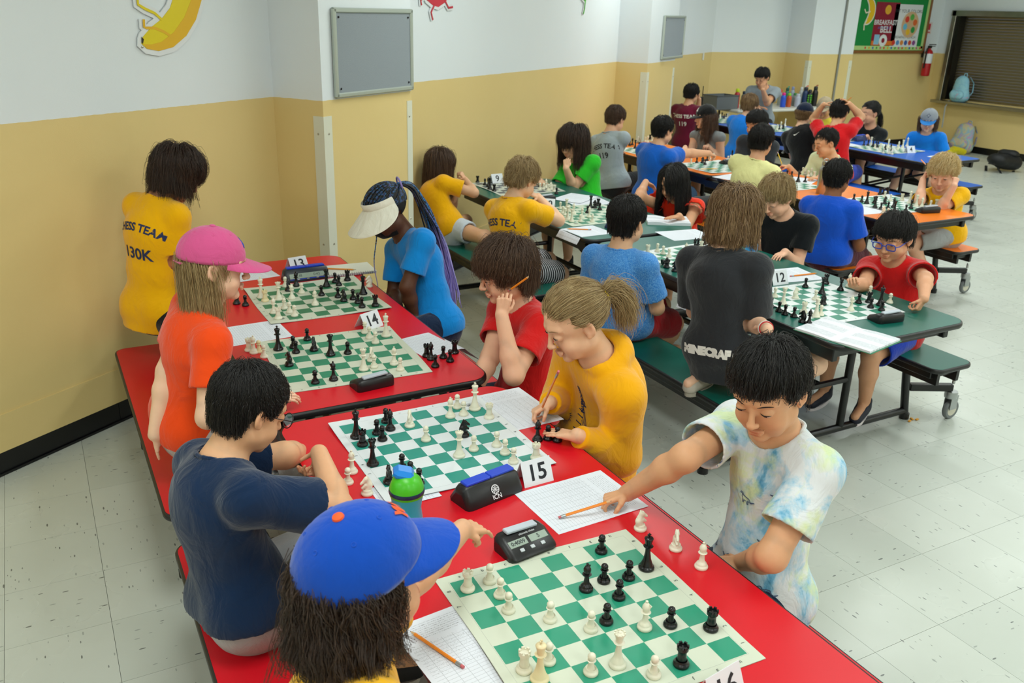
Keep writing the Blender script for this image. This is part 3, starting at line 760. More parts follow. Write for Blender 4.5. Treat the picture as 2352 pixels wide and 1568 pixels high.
bdw('b3', 'green and white chessboard on the blue table by the sky blue shirt', 7.48, 7.58)
bdw('b4', 'green and white chessboard at the far end of the blue table', 7.45, 8.38)
# piece shapes (metres)
def fin(pr, sc=1.): return [(r*sc, z*sc) for r, z in pr]
BASE = lambda R_, h: [(R_*.94, 0), (R_, .0015), (R_, .005), (R_*.93, .0075), (R_*.80, .009), (R_*.78, .011), (R_*.72, .0135), (R_*.55, h*.24)]
def knight_mesh():
    s = Shape(); s.cone((0, -.002, .012), (0, -.006, .026), .0105, .0085, .006, (1, 0, 0), 1.15); s.cone((0, -.006, .026), (0, .0005, .045), .0085, .0068, .006, (1, 0, 0), 1.35)
    s.cone((0, .001, .046), (0, .0125, .037), .0062, .0042, .004, (1, 0, 0), 1.25); s.cone((0, .0125, .037), (0, .0155, .0345), .0040, .0036, .002, (1, 0, 0), 1.1)
    for x in (-1, 1): s.cone((x*.0028, -.001, .049), (x*.003, -.002, .0545), .0022, .0010, .0015); s.ell((x*.0048, .004, .0455), (.0014, .0018, .0016), None, .001)
    s.cone((0, -.0095, .018), (0, -.0085, .036), .0045, .0040, .003, (1, 0, 0), 1.8); s.cone((0, -.0080, .038), (0, -.002, .051), .0036, .0026, .003, (1, 0, 0), 1.7)
    s.cone((-.01, .0105, .0285), (.01, .0105, .0285), .0052, .0052, .002, op='s'); s.cone((0, .013, .022), (0, .004, .028), .0035, .006, .004)
    return meshit(s, .0011, pad=.004)
def piece_mesh(kind, mat):
    m = MB(); n = 24
    if kind == 'pawn': R_, h = .0150, .047; m.lathe(BASE(R_, h)+[(.0068, .016), (.0055, .024), (.0052, .029), (.0088, .0305), (.0092, .0315), (.0060, .0330)]+[(.0082*math.sin(t), .0395-.0082*math.cos(t)) for t in np.linspace(.65, PI-.02, 9)], n)
    elif kind == 'rook': R_, h = .0165, .050; m.lathe(BASE(R_, h)+[(.0098, .016), (.0088, .026), (.0088, .034), (.0105, .0365), (.0118, .0375), (.0118, .0445), (.0085, .0445), (.0083, .0425), (.0003, .0425)], n); [m.box((.0101*math.cos(a), .0101*math.sin(a), .0465), (.0036, .0062, .0045), rotz(a)) for a in np.arange(6)*PI/3]
    elif kind == 'bishop': R_, h = .0160, .068; m.lathe(BASE(R_, h)+[(.0068, .020), (.0052, .032), (.0050, .038), (.0102, .0400), (.0106, .0410), (.0062, .0425), (.0066, .0445), (.0088, .0505), (.0084, .0555), (.0048, .0620), (.0022, .0640), (.0032, .0660), (.0030, .0680), (.0006, .0692)], n); m.box((.0072, .0, .0560), (.0062, .0012, .0105), np.array([[.86, 0, .5], [0, 1, 0], [-.5, 0, .86]]))
    elif kind == 'queen': R_, h = .0175, .083; m.lathe(BASE(R_, h)+[(.0085, .023), (.0058, .040), (.0056, .052), (.0108, .0545), (.0112, .0555), (.0066, .0572), (.0064, .0600), (.0082, .0680), (.0112, .0755), (.0108, .0765), (.0088, .0752), (.0070, .0770), (.0035, .0788), (.0036, .0805), (.0006, .0822)], n); [m.box((.0104*math.cos(a), .0104*math.sin(a), .0768), (.0024, .0042, .0034), rotz(a)) for a in np.arange(9)*2*PI/9]
    elif kind == 'king': R_, h = .0187, .095; m.lathe(BASE(R_, h)+[(.0090, .026), (.0062, .044), (.0060, .057), (.0112, .0595), (.0118, .0607), (.0070, .0625), (.0070, .0655), (.0096, .0770), (.0108, .0805), (.0100, .0822), (.0060, .0840), (.0028, .0852), (.0006, .0855)], n); m.box((0, 0, .0895), (.0034, .0030, .0105), bev=.0006).box((0, 0, .0905), (.0088, .0030, .0032), bev=.0006)
    elif kind == 'knight':
        m.lathe(BASE(.0162, .060)[:-1]+[(.0112, .0150), (.0003, .0152)], n); v, xs = knight_mesh(); m.add(v, [tuple(y[::-1]) for x in xs for y in x.tolist()])
    return m.mesh(kind, mat, True, 50)
M_IVO = plain('ivory_plastic', 'e9e5cf', .36); M_JET = plain('black_plastic', '101012', .26); M_SAL = plain('old_ivory', 'ecdcae', .4)
PM = {}
def ordn(i): return ['first', 'second', 'third', 'fourth', 'fifth', 'sixth', 'seventh', 'eighth', 'ninth', 'tenth'][i]
BN = {16: 'nearest red-table board', 15: 'white red-table board', 14: 'cream mid red-table board', 13: 'farthest red-table board', 12: 'nearest green-table board', 11: 'mid green-table board', 10: 'cream green-table board', 9: 'navy-squared board', 'o1': 'nearest orange-table board', 'o2': 'steel-bottle board', 'o3': 'mid orange-table board', 'o4': 'farthest orange-table board', 'b1': 'nearest blue-table board', 'b2': 'second blue-table board', 'b3': 'third blue-table board', 'b4': 'farthest blue-table board'}
KN = dict(p='pawn', r='rook', n='knight', b='bishop', q='queen', k='king')
used_lab = {}; CAPT = {}
def piece(code, P, bkey, rz=None, lying=False):
    col, kd = ('white' if code[0] in 'ws' else 'black'), KN[code[1]]; kk = code[:2]
    if kk not in PM: PM[kk] = piece_mesh(kd, {'w': M_IVO, 'b': M_JET, 's': M_SAL}[code[0]])
    o = link(kd+'_piece', PM[kk]); o.name = 'chess_'+kd
    B = BOARDS[bkey]; d = P[:2]-B['c']; on = max(abs(d)) < .27
    o.location = (P[0], P[1], B['z']+(.0018 if max(abs(d)) < .252 else 0.0002)+(.015 if lying else 0))
    o.rotation_euler = (0, 0, rz if rz is not None else rnd.uniform(0, 6.28)) if kd != 'knight' else (0, 0, rz if rz is not None else rnd.choice([-1.6, 1.6, 0.4, 2.6]))
    if lying: o.rotation_euler = (R(82), 0, rnd.uniform(0, 6.28))
    ca, sa = math.cos(-B['a']), math.sin(-B['a']); a4 = round(B['a']/(PI/2))*PI/2; th = -(B['a']-a4); x = d[0]*math.cos(th)-d[1]*math.sin(th); y = d[0]*math.sin(th)+d[1]*math.cos(th)
    i = int(math.floor(x/SQ+4)); j = int(math.floor(4-y/SQ)); tint = 'cream' if code[0] == 's' else col
    if 0 <= i < 8 and 0 <= j < 8 and not lying:
        L = '%s %s on %s, %s row from far, %s from wall' % (tint, kd, BN[bkey], ordn(j), ordn(i))
    else: CAPT.setdefault((bkey, tint, kd, x > 0), []).append((y, o)); L = None
    if L:
        if L in used_lab: L = L.replace('%s %s' % (tint, kd), '%s %s crowding another' % (tint, kd), 1)
        used_lab[L] = 1; o['label'] = L
    o['category'] = 'chess piece'; o['group'] = 'chess pieces on '+BN[bkey]; return o
def setp(bkey, org, sc, lst):
    for code, x, y in lst: piece(code, az(org[0]+x/sc, org[1]+y/sc, TZ), bkey, lying=code.endswith('l'))
setp(16, (980, 1190), 5.6, [('wr', 528, 925), ('wp', 808, 825), ('wp', 945, 1010), ('wp', 1050, 1200), ('wp', 1585, 1318), ('bp', 2243, 440), ('bb', 2048, 925), ('bp', 2275, 820), ('wp', 2108, 1442)])
setp(16, (1360, 1190), 5.6, [('bk', 695, 650), ('bp', 466, 778), ('bp', 340, 1030), ('bp', 180, 1345), ('wb', 672, 1420), ('bp', 1002, 1388), ('br', 1522, 1430), ('wn', 618, 142), ('wn', 1072, 398), ('wb', 1400, 632)])
setp(16, (880, 1150), 2.6133, [('wr', 845, 1022), ('sk', 938, 1078), ('wp', 992, 972), ('wp', 1245, 1037), ('wq', 1405, 990), ('wp', 1622, 1052), ('br', 1787, 988), ('bn', 250, 398), ('bb', 205, 482)])
setp(15, (740, 880), 5.2267, [('bk', 412, 655), ('br', 485, 748), ('bq', 608, 983), ('bp', 658, 612), ('bp', 724, 687), ('bp', 765, 472), ('bb', 818, 562), ('wn', 1052, 522), ('wp', 1246, 692), ('bn', 800, 1200), ('bp', 960, 1035), ('bp', 1060, 1128), ('bp', 1165, 1212), ('wb', 360, 1072), ('wp', 312, 1202), ('wn', 540, 1332)])
setp(15, (1000, 860), 5.2273, [('wb', 180, 515), ('wp', 262, 405), ('wp', 338, 490), ('wk', 472, 422), ('wr', 645, 525), ('bn', 345, 742), ('wq', 285, 988), ('wp', 460, 912), ('wp', 735, 862), ('wp', 835, 957), ('wp', 935, 1062), ('wr', 1207, 1015), ('bb', 1225, 792), ('bp', 1350, 777), ('bp', 1462, 797)])
setp(14, (590, 700), 5.6, [('bk', 277, 582), ('bp', 470, 557), ('bp', 505, 622), ('bp', 650, 457), ('bn', 735, 592), ('bq', 950, 652), ('bp', 1170, 632), ('bn', 415, 787), ('bb', 988, 972), ('bp', 752, 1012), ('wp', 1392, 367), ('wp', 1448, 432), ('wp', 1527, 497), ('wk', 1662, 407), ('wn', 1475, 727), ('wp', 1508, 807), ('wq', 1375, 842), ('wb', 1767, 772), ('wp', 1845, 842), ('br', 2185, 665), ('bb', 2240, 702), ('bp', 2295, 797)])
setp(14, (500, 560), 3.618, [('bp', 1875, 947), ('bp', 1932, 977), ('br', 1968, 907), ('wr', 262, 888), ('wb', 302, 908), ('sp', 345, 900), ('wp', 388, 942)])
setp(13, (550, 590), 6.5333, [('wk', 330, 617), ('sr', 388, 667), ('wq', 592, 647), ('bn', 735, 512), ('bb', 855, 442), ('wp', 935, 547), ('wb', 790, 632), ('wp', 690, 452), ('bq', 1308, 447), ('bp', 1435, 387), ('bp', 1493, 432), ('br', 1622, 357), ('bk', 1858, 562), ('wn', 1950, 447), ('bp', 1232, 582), ('wb', 1138, 727), ('bp', 1480, 612), ('bn', 1567, 667), ('bp', 1705, 642), ('bp', 1780, 697), ('bp', 1840, 762), ('br', 2040, 742), ('wb', 518, 850), ('wp', 675, 782), ('wp', 755, 842), ('wp', 828, 892), ('wr', 585, 932), ('bp', 92, 732), ('bn', -40, 705)])
setp(12, (1740, 600), 6.5333, [('bp', 713, 395), ('br', 1022, 342), ('bq', 960, 492), ('bb', 1240, 442), ('wb', 1365, 387), ('wn', 1552, 432), ('wp', 255, 542), ('wq', 380, 652), ('wn', 565, 562), ('wp', 862, 582), ('bn', 978, 652), ('wr', 690, 777), ('wk', 870, 842), ('wp', 942, 817), ('bp', 197, 692), ('bp', 317, 757), ('bp', 407, 802), ('bp', 542, 837), ('bn', 668, 917), ('bb', 767, 952), ('wb', 1395, 742), ('bp', 1512, 632), ('br', 1665, 622), ('bp', 1693, 702), ('bk', 1838, 667), ('bp', 1857, 745), ('wp', 1980, 627), ('wp', 1680, 510)])
setp(11, (1440, 500), 7.8417, [('wr', 370, 652), ('wp', 545, 617), ('wp', 648, 662), ('wp', 752, 712), ('wb', 1055, 682), ('wp', 1030, 737), ('wr', 972, 897), ('wk', 1145, 962), ('wq', 1320, 692), ('bb', 1213, 587), ('bp', 1238, 737), ('bp', 1275, 522), ('br', 1378, 482), ('bn', 1478, 592), ('bp', 1525, 587), ('bn', 710, 900), ('bpl', 625, 850), ('bn', 858, 967)])
setp(10, (1240, 420), 9.8, [('wp', 458, 592), ('wp', 515, 692), ('wq', 595, 645), ('wp', 562, 735), ('wp', 655, 660), ('wb', 760, 702), ('wk', 620, 832), ('wq', 715, 882), ('wb', 945, 792), ('wp', 910, 882), ('wb', 1110, 782), ('wp', 1180, 882), ('br', 1310, 522), ('bp', 1345, 612), ('bn', 1235, 572), ('bq', 1140, 565), ('bp', 1070, 682)])
setp(9, (1080, 370), 9.8, [('br', 165, 482), ('bp', 330, 542), ('bb', 405, 577), ('bk', 440, 642), ('br', 540, 682), ('wp', 1570, 642), ('wp', 1650, 645), ('wb', 1705, 612), ('wn', 1815, 652), ('wr', 1890, 692), ('wp', 1755, 668), ('bp', 1940, 742), ('wr', -195, 560), ('wp', -115, 555)])
setp('o1', (1920, 410), 7.35, [('bp', 297, 372), ('bp', 430, 402), ('bk', 515, 427), ('br', 645, 422), ('bq', 655, 497), ('br', 740, 272), ('bp', 800, 265), ('br', 865, 258), ('wp', 820, 322), ('wp', 915, 380), ('wr', 1110, 372), ('wk', 1240, 422), ('wq', 1350, 472), ('wb', 1445, 482), ('bn', 820, 432), ('bp', 875, 512), ('bb', 965, 492), ('bp', 755, 522), ('wn', 795, 592), ('wp', 870, 617), ('bq', 980, 577), ('bp', 1175, 557), ('bb', 1262, 512), ('wp', 1590, 482), ('wr', 1690, 472)])
setp('o2', (1400, 280), 4.523, [('bp', 1842, 560), ('bp', 1890, 572), ('bk', 1957, 625), ('bp', 2030, 625), ('wp', 2005, 530), ('wn', 2035, 545), ('wp', 2062, 565), ('wb', 2092, 560), ('wr', 2125, 575)])
setp('o3', (1400, 280), 4.523, [('wp', 845, 440), ('bp', 905, 427), ('bn', 965, 427), ('bp', 990, 447), ('bp', 1012, 402), ('wp', 1040, 392), ('wn', 1078, 385), ('wp', 1228, 408), ('wp', 1255, 398), ('bb', 1270, 368), ('wp', 1310, 380)])
setp('o4', (1400, 280), 4.523, [('bk', 125, 240), ('bn', 165, 255), ('bp', 210, 245), ('bb', 235, 240), ('bq', 265, 278), ('bp', 305, 260), ('wp', 370, 205), ('wb', 395, 212), ('br', 420, 182), ('wr', 440, 200)])
setp('b1', (1900, 250), 5.204, [('bp', 435, 440), ('bb', 485, 440), ('wq', 520, 430), ('bk', 545, 455), ('bp', 580, 440), ('bb', 600, 462), ('wp', 565, 475), ('wr', 635, 470), ('wp', 630, 495), ('bn', 690, 490), ('wk', 725, 470), ('bb', 755, 500), ('wr', 840, 490), ('wb', 850, 470), ('wq', 900, 465), ('wk', 952, 450), ('wp', 668, 530), ('wb', 735, 540), ('wn', 772, 545)])
setp('b2', (1540, 120), 4.2, [('wp', 1335, 835), ('wn', 1365, 830), ('bp', 1330, 800), ('wp', 1390, 815), ('bq', 1300, 780), ('wp', 1345, 790)])
setp('b3', (1540, 120), 4.2, [('wr', 1025, 750), ('bp', 1050, 745), ('wb', 1063, 725), ('wk', 1103, 715), ('wp', 1030, 735), ('bn', 1085, 740)])
setp('b4', (1540, 120), 4.2, [('bp', 470, 635), ('wn', 478, 640), ('bb', 495, 630), ('bn', 515, 640), ('bp', 535, 628), ('wr', 548, 625), ('wp', 565, 612)])
for (bk_, tint, kd, side), L in CAPT.items():
    L.sort(key=lambda q: -q[0])
    for n_, (y, o) in enumerate(L):
        sd = 'aisle' if side else 'wall'
        l_ = '%s captured %s, %s side of %s' % (tint, kd, sd, BN[bk_])+('' if len(L) == 1 else ', '+ordn(n_)+' from far end')
        o['label'] = l_
# folded number cards
M_PAPER = plain('white_card', 'e6eaee', .7); M_NUM = plain('number_black', '1a2026', .6)
def number_card(txt, p, rz, w_=.092, h=.070, lean=24, pink=False, z=TZ, size=.062):
    t = thing('number_card', 'folded white tent card reading %s' % {'15': 'fifteen', '14': 'fourteen', '13': 'thirteen', '12': 'twelve', '16': 'sixteen', '10': 'ten', '9': 'nine', '4': 'four', '5': 'five'}[txt], 'number card', (p[0], p[1], z), rz); dy = h*math.sin(R(lean)); hz = h*math.cos(R(lean))
    for s_ in (-1, 1):
        nn = np.array([0, s_*math.cos(R(lean)), math.sin(R(lean))]); up = np.array([0, -s_*math.sin(R(lean)), math.cos(R(lean))]); c = np.array([0, s_*dy/2, hz/2])
        M_ = np.stack([np.array([1, 0, 0]), nn, up], 1); MB().box(c, (w_, .0010, h), M_).build('panel', M_PAPER, t)
        flat_text('number', txt, size, M_NUM, t, np.stack([np.array([-s_, 0, 0.]), up, nn], 1), c-up*.002, bold=.0012, lift=.0009)
    return t
number_card('15', az(1238, 1112, TZ)+[0, .028, 0], R(2)); number_card('14', az(857, 752, TZ)+[-.01, .02, 0], R(24), lean=30); number_card('13', az(686, 620, TZ)+[0, .025, 0], R(12), lean=32)
number_card('12', az(1795, 654, TZ)+[0, .03, 0], R(-4)); number_card('12', az(1778, 640, TZ)+[-.02, .06, 0], R(-50), lean=30)['label'] = 'second folded card reading twelve, turned away behind the other'
number_card('16', az(1650, 1600, TZ), R(8)); number_card('10', az(1262, 478, TZ)+[0, .02, 0], R(-38), lean=32); number_card('9', az(1143, 420, TZ)+[0, .02, 0], R(2)); number_card('4', az(2093, 351, TZ)+[0, .02, 0], R(-12)); number_card('5', az(1466, 328, TZ), R(60))
# scoresheets
def sheetmat():
    b = NB('scoresheet_print'); o = b.obj(); sp = b.new('ShaderNodeSeparateXYZ'); b.lk(o, sp.inputs[0]); X, Y, Z = sp.outputs
    def lines(v, period, w_): return b.math('LESS_THAN', b.math('FRACT', b.math('DIVIDE', v, period)), w_/period)
    inx = b.math('MULTIPLY', b.math('GREATER_THAN', X, -.128), b.math('LESS_THAN', X, .065)); iny = b.math('LESS_THAN', b.math('ABSOLUTE', Y), .098); tab = b.math('MULTIPLY', inx, iny)
    l = b.math('MAXIMUM', lines(b.math('ADD', X, 1.), .0092, .0006), lines(b.math('ADD', Y, 1.), .0245, .0007)); l = b.math('MULTIPLY', l, tab)
    tx = b.noise(1., 1, b.mapv(o, (260, 1100, 1))); tx = b.math('GREATER_THAN', tx, .56); hd = b.math('MULTIPLY', b.math('MULTIPLY', b.math('GREATER_THAN', X, .075), b.math('LESS_THAN', X, .125)), b.math('MULTIPLY', b.math('LESS_THAN', b.math('ABSOLUTE', Y), .085), lines(b.math('ADD', X, 1.), .0062, .0022)))
    hand = b.math('MULTIPLY', b.math('MULTIPLY', b.math('GREATER_THAN', b.noise(1., 2, b.mapv(o, (420, 300, 1))), .62), tab), b.math('GREATER_THAN', X, -.03))
    m = b.math('MAXIMUM', b.math('MULTIPLY', l, .55), b.math('MAXIMUM', b.math('MULTIPLY', b.math('MULTIPLY', tx, hd), .8), b.math('MULTIPLY', hand, .35)))
    b.set(color=b.mixc(m, srgb('e4e8f0'), srgb('3c4450')), rough=.75); return b.m
M_SHEET = sheetmat()
def sheet(label, c, rz, w_=.279, d=.216, flip=False, droop=None, seed=1, z=None, grp='scoresheets on the tables'):
    "paper lying on the table; droop: (axis, start, amount) bends a side over the edge"
    g = np.random.default_rng(seed); ph = g.random(3)*6; n1, n2 = 15, 12; P = np.zeros((n1, n2, 3))
    for i, x in enumerate(np.linspace(-w_/2, w_/2, n1)):
        for j, y in enumerate(np.linspace(-d/2, d/2, n2)):
            zz = .0006+.0012*max(0, math.sin(x*18+ph[0])*math.sin(y*15+ph[1])); xx = x
            if droop is not None and x*droop[0] > droop[1]: e = (x*droop[0]-droop[1]); zz -= e*math.sin(R(droop[2]))*min(1, e/.03+.3); xx = droop[0]*(droop[1]+e*math.cos(R(droop[2])))
            P[i, j] = (xx*(-1 if flip else 1), y*(-1 if flip else 1), zz)
    o = MB().grid(P[::-1] if not flip else P[::-1]).grid(P-[0, 0, .0003]).build('scoresheet', M_SHEET, smooth=True, split=80); o.location = (c[0], c[1], (TZ if z is None else z)); o.rotation_euler = (0, 0, rz); return tag(o, label, 'scoresheet', grp)
sheet('scoresheet under the tie-dye shirted player\'s hand', (1.135, 1.665), R(2), seed=1); sheet('scoresheet under the pencil at the near left of board 16', (.625, 1.275), R(95), seed=2)['label'] = 'scoresheet under the loose pencil beside the nearest board and the blue cap'
sheet('scoresheet the hoodie wearer is writing on', (1.235, 2.235), R(92), seed=3); sheet('scoresheet hanging over the aisle edge beside the mid cream board', (1.27, 2.885), R(12), droop=(1, .03, 40), seed=4)
sheet('scoresheet between the two far cream boards by the orange shirt', (.635, 3.265), R(3), seed=5); sheet('scoresheet at the far wall corner by the pillar', (.80, 4.07), R(8), w_=.25, seed=6); sheet('scoresheet corner showing behind the green bottle', (.735, 1.90), R(0), w_=.16, d=.12, seed=7)
sheet('upper of the two scoresheets by the leaning tent card', (3.22, 5.02), R(30), seed=8, z=TZ+.003); sheet('lower of the two scoresheets by the leaning tent card', (3.24, 4.90), R(-8), seed=9); sheet('scoresheet with a pencil drooping off the green table by the green fold', (2.755, 4.19), R(2), droop=(-1, .09, 55), seed=10)
sheet('scoresheet on the aisle side of the second green-table board', (3.27, 3.90), R(-6), seed=11); sheet('scoresheet drooping beside the charcoal shirt', (2.69, 3.03), R(14), droop=(-1, .02, 70), seed=12); sheet('scoresheet with an orange pencil behind the twin tent cards', (3.22, 3.03), R(-8), seed=13)
sheet('scoresheet hanging at the royal blue sleeve on the orange table', (4.87, 4.02), R(85), seed=14); sheet('scoresheet corner at the blond player\'s elbow', (5.40, 4.10), R(20), w_=.2, d=.16, seed=15); sheet('scoresheet with a yellow pencil beyond the orange fold', (4.86, 5.28), R(12), seed=16); sheet('scoresheet the pale lime shirted player writes on', (5.28, 4.98), R(30), seed=17)
sheet('scoresheet below the pillar-end board', (4.86, 6.22), R(5), seed=18); sheet('scoresheet behind the bright blue shirt', (5.2, 6.3), R(10), seed=19); sheet('scoresheet at the end of the blue table by the lone tent card', (7.30, 6.35), R(80), seed=20); sheet('scoresheet near the blue table end by the blond hair', (7.55, 5.45), R(10), w_=.2, d=.15, seed=21)
# pencils
def pencil(label, A, B, col='f08a1c', r=.0036, sharp_at='B'):
    A, B = np.array(A, float), np.array(B, float)
    if sharp_at == 'A': A, B = B, A
    d = nrm(B-A); L = np.linalg.norm(B-A); t = thing('pencil', label, 'pencil', A); f = lambda a, b: [d*L*a, d*L*b]
    body = MB(); body.tube(f(.13, .90), r, 6); body.build('barrel', plain('pencil_'+col, col, .35), t); MB().tube(f(.045, .13), r*1.05, 10).build('ferrule', M_ZINC, t, smooth=True); MB().tube(f(0, .045), r*.95, 10).build('eraser', plain('eraser_pink', 'cf6a70', .8), t, smooth=True)
    MB().tube(f(.90, .975), [r*.95, r*.3], 8).build('sharpened_wood', plain('cedar', 'd9b382', .8), t); MB().tube(f(.972, 1.), [r*.3, .0004], 6).build('lead', plain('graphite', '26262a', .4), t); return t
zt = TZ+.005
pencil('orange pencil held over the scoresheet by the tie-dye shirt', az(1283, 1188, zt), az(1405, 1150, zt+.03)); pencil('orange pencil lying on the scoresheet beside the nearest board', az(1065, 1532, zt), az(941, 1448, zt))
pencil('orange pencil held upright by the hoodie wearer', az(1240, 948, TZ+.01)+[0, 0, 0], ax(1283, 852, 1.17), sharp_at='A'); pencil('orange pencil at the ear of the red shirted player', ax(1168, 668, 1.40), ax(1216, 634, 1.44))
pencil('orange pencil in the navy shirted player\'s hand', ax(708, 1072, .64), ax(693, 1112, .63)); pencil('orange pencil behind the twin tent cards', az(1815, 634, zt), az(1878, 627, zt)); pencil('orange pencil on the drooping scoresheet by the green fold', az(1358, 527, zt), az(1301, 525, zt)); 
pencil('yellow pencil held upright on the orange table', az(1797, 380, TZ+.04), az(1786, 349, TZ+.14), 'e8c21c', sharp_at='A'); pencil('yellow pencil lying beyond the orange fold', az(1603, 388, zt), az(1650, 387, zt), 'e8b84a'); pencil('orange pencil in the curly blond player\'s fist', ax(2126, 378, 5.42), ax(2115, 366, 5.42)); pencil('orange pencil held above the dark haired head in red', ax(1935, 240, 6.93), ax(1958, 222, 6.95)); pencil('orange pencil standing beside the charcoal shirt', ax(1629, 478, 3.1), ax(1627, 502, 3.1))
# ring notebook by card 13 with a pencil on it
nb = thing('notebook', 'white spiral notebook with a pencil on it, behind the farthest red-table board', 'notebook', (1.235, 3.935, TZ), R(-3)); MB().box((0, 0, .006), (.27, .16, .010), bev=.002).build('pages', M_PAPER, nb); MB().box((0, .0, .0125), (.272, .162, .002)).build('cover', plain('clear_cover', 'dfe3da', .3), nb)
mm = MB(); [mm.tube([(x, -.080, .002), (x, -.086, .008), (x, -.074, .0145)], .0012, 5) for x in np.linspace(-.125, .125, 24)]; q_ = mm.build('spiral_binding', M_BLKM, nb); q_['kind'] = 'stuff'; pencil('orange mechanical pencil on the white notebook', az(741, 616, TZ+.017), az(818, 619, TZ+.017), 'f0962c')
# clocks
def profile_block(m, prof, xs, sc, cy_=0., mi=0):
    prof = np.array(prof, float); P = []
    for x, k in zip(xs, sc): P.append(np.stack([np.full(len(prof), x), cy_+(prof[:, 0]-cy_)*k[0], prof[:, 1]*k[1]], 1))
    P = np.array(P); m.grid(P, mi, closed=True); n = len(prof); N = m.n; m.f += [tuple(range(N-n, N))[::-1], tuple(range(N-n*len(xs), N-n*(len(xs)-1)))]; m.mi += [mi, mi]; return m
XS = lambda L: ([-L/2, -L/2+.004, -L/2+.014, L/2-.014, L/2-.004, L/2], [(.72, .62), (.9, .86), (1, 1), (1, 1), (.9, .86), (.72, .62)])
M_CLK = plain('clock_black', '151518', .38); M_CLB = plain('clock_blue', '0b3fc8', .35); M_LCD = plain('lcd_grey', '9aa89c', .25); M_LCDI = plain('lcd_ink', '20282a', .5); M_LEV = plain('lever_grey', 'b9c2cc', .35); M_BTN = plain('button_grey', 'c3c8cc', .4)
def clock_wedge(label, c, rz, bodym=M_CLK, display=None, logo=False, L=.185):
    t = thing('chess_clock', label, 'chess clock', (c[0], c[1], TZ), rz); prof = [(-.045, 0), (.045, 0), (.046, .008), (.018, .052), (.012, .056), (-.016, .056), (-.022, .052), (-.046, .010)]
    profile_block(MB(), prof, *XS(L)).build('body', bodym, t, smooth=True, split=50)
    a = R(6)
    for s_ in (-1, 1): MB().box((s_*L*.213, -.002, .0585), (L*.42, .030, .008), np.array([[math.cos(a*s_*.3), 0, 0*s_], [0, 1, 0], [0, 0, 1]]), bev=.002).build('rocker', M_CLB, t)
    if logo:
        n = nrm((0, -.86, .52)); up = nrm((0, .52, .86)); M_ = np.stack([[1, 0, 0], up, n], 1); m = MB(); cc = np.array([0.0, -.034, .032]); th = np.linspace(0, 2*PI, 33)
        for r0, r1 in ((.0105, .0125), (.0, .002)): P = np.array([[cc+M_@np.array([r*math.cos(x), r*math.sin(x), .002]) for x in th] for r in (r0, r1)]); m.grid(P)
        for k in range(10): v = np.array([[-.0005, .002, .002], [.0005, .002, .002], [.0014, .0105, .002], [-.0014, .0105, .002]])@rotz(k*PI/5).T; m.add(v@M_.T+cc, [(0, 1, 2, 3)])
        m.build('wheel_logo', M_WHITEINK2, t); flat_text('lettering', 'ICN', .017, M_WHITEINK2, t, M_, (0, -.0445, .0155), bold=.0003, lift=.0018)
    if display:
        n = nrm((0, -.86, .52)); up = nrm((0, .52, .86)); M_ = np.stack([[1, 0, 0], up, n], 1); MB().box(np.array([0, -.0375, .026]), (L*.80, .024, .004), M_, bev=.001).build('lcd', M_LCD, t); flat_text('digits', display[0], .018, M_LCDI, t, M_, (-.042, -.0375, .026), lift=.0022); flat_text('digits', display[1], .018, M_LCDI, t, M_, (.042, -.0375, .026), lift=.0022)
        MB().box(np.array([0, -.0445, .0125]), (L*.8, .003, .003), M_).build('blue_strip', M_CLB, t); [MB().box(np.array([x, -.0452, .0128]), (.012, .0035, .003), M_, bev=.0008).build('button', M_BTN, t) for x in (-.045, 0, .045)]
    return t
M_WHITEINK2 = plain('print_white', 'dfe3e6', .6)
def clock_lever(label, c, rz, display=None, L=.135, back=False):
    t = thing('chess_clock', label, 'chess clock', (c[0], c[1], TZ), rz); prof = [(-.042, 0), (.038, 0), (.042, .008), (.042, .034), (.036, .041), (.010, .041), (-.040, .018), (-.046, .010)]
    profile_block(MB(), prof, *XS(L)).build('body', M_CLK, t, smooth=True, split=50)
    MB().box((0, .022, .0455), (L*.66, .022, .008), np.array([[math.cos(.05), 0, math.sin(.05)], [0, 1, 0], [-math.sin(.05), 0, math.cos(.05)]]), bev=.002).build('lever', M_LEV, t)
    if display:
        n = nrm((0, -.023, .050)); n = nrm((0, -.42, .91)); up = nrm((0, .91, .42)); M_ = np.stack([[1, 0, 0], up, n], 1)
        for s_, tx in ((-1, display[0]), (1, display[1])): MB().box((s_*.029, -.012, .0305), (.050, .019, .003), M_, bev=.0005).build('lcd', M_LCD, t); flat_text('digits', tx, .0145, M_LCDI, t, M_, (s_*.029, -.012, .0305), bold=.0003, lift=.0017)
        flat_text('lettering', 'ultimate chess', .008, M_WHITEINK2, t, M_, (.006, .0045, .0385), lift=.0018)
        for x in (-.03, 0, .03): MB().box((x, -.0315, .0225), (.011, .009, .004), M_, bev=.001).build('button', M_BTN, t)
    return t
clock_wedge('black wedge clock with a blue rocker and white ICN logo', (.925, 1.798), R(11), logo=True); clock_lever('black digital clock with two lit displays by the blue cap', (.897, 1.54), R(7), display=('0:4009', '5'))
clock_lever('black clock with a grey lever seen from behind on the far red tabletop', (.895, 2.60), R(-174)); clock_wedge('slate digital clock with a blue rocker facing the camera', (1.035, 3.90), R(2), plain('clock_slate', '252c36', .4), display=('0:38', '0:43'), L=.21)
clock_lever('black clock with grey lever on the near green table end', (3.105, 2.345), R(172)); clock_wedge('dark blue wedge clock half hidden behind the heather blue shirt', (3.02, 4.20), R(8), M_CLB2 if False else plain('clock_navy', '10275c', .4)); clock_wedge('blue wedge clock behind the charcoal shirt', (3.10, 3.13), R(60), plain('clock_navy', '10275c', .4))
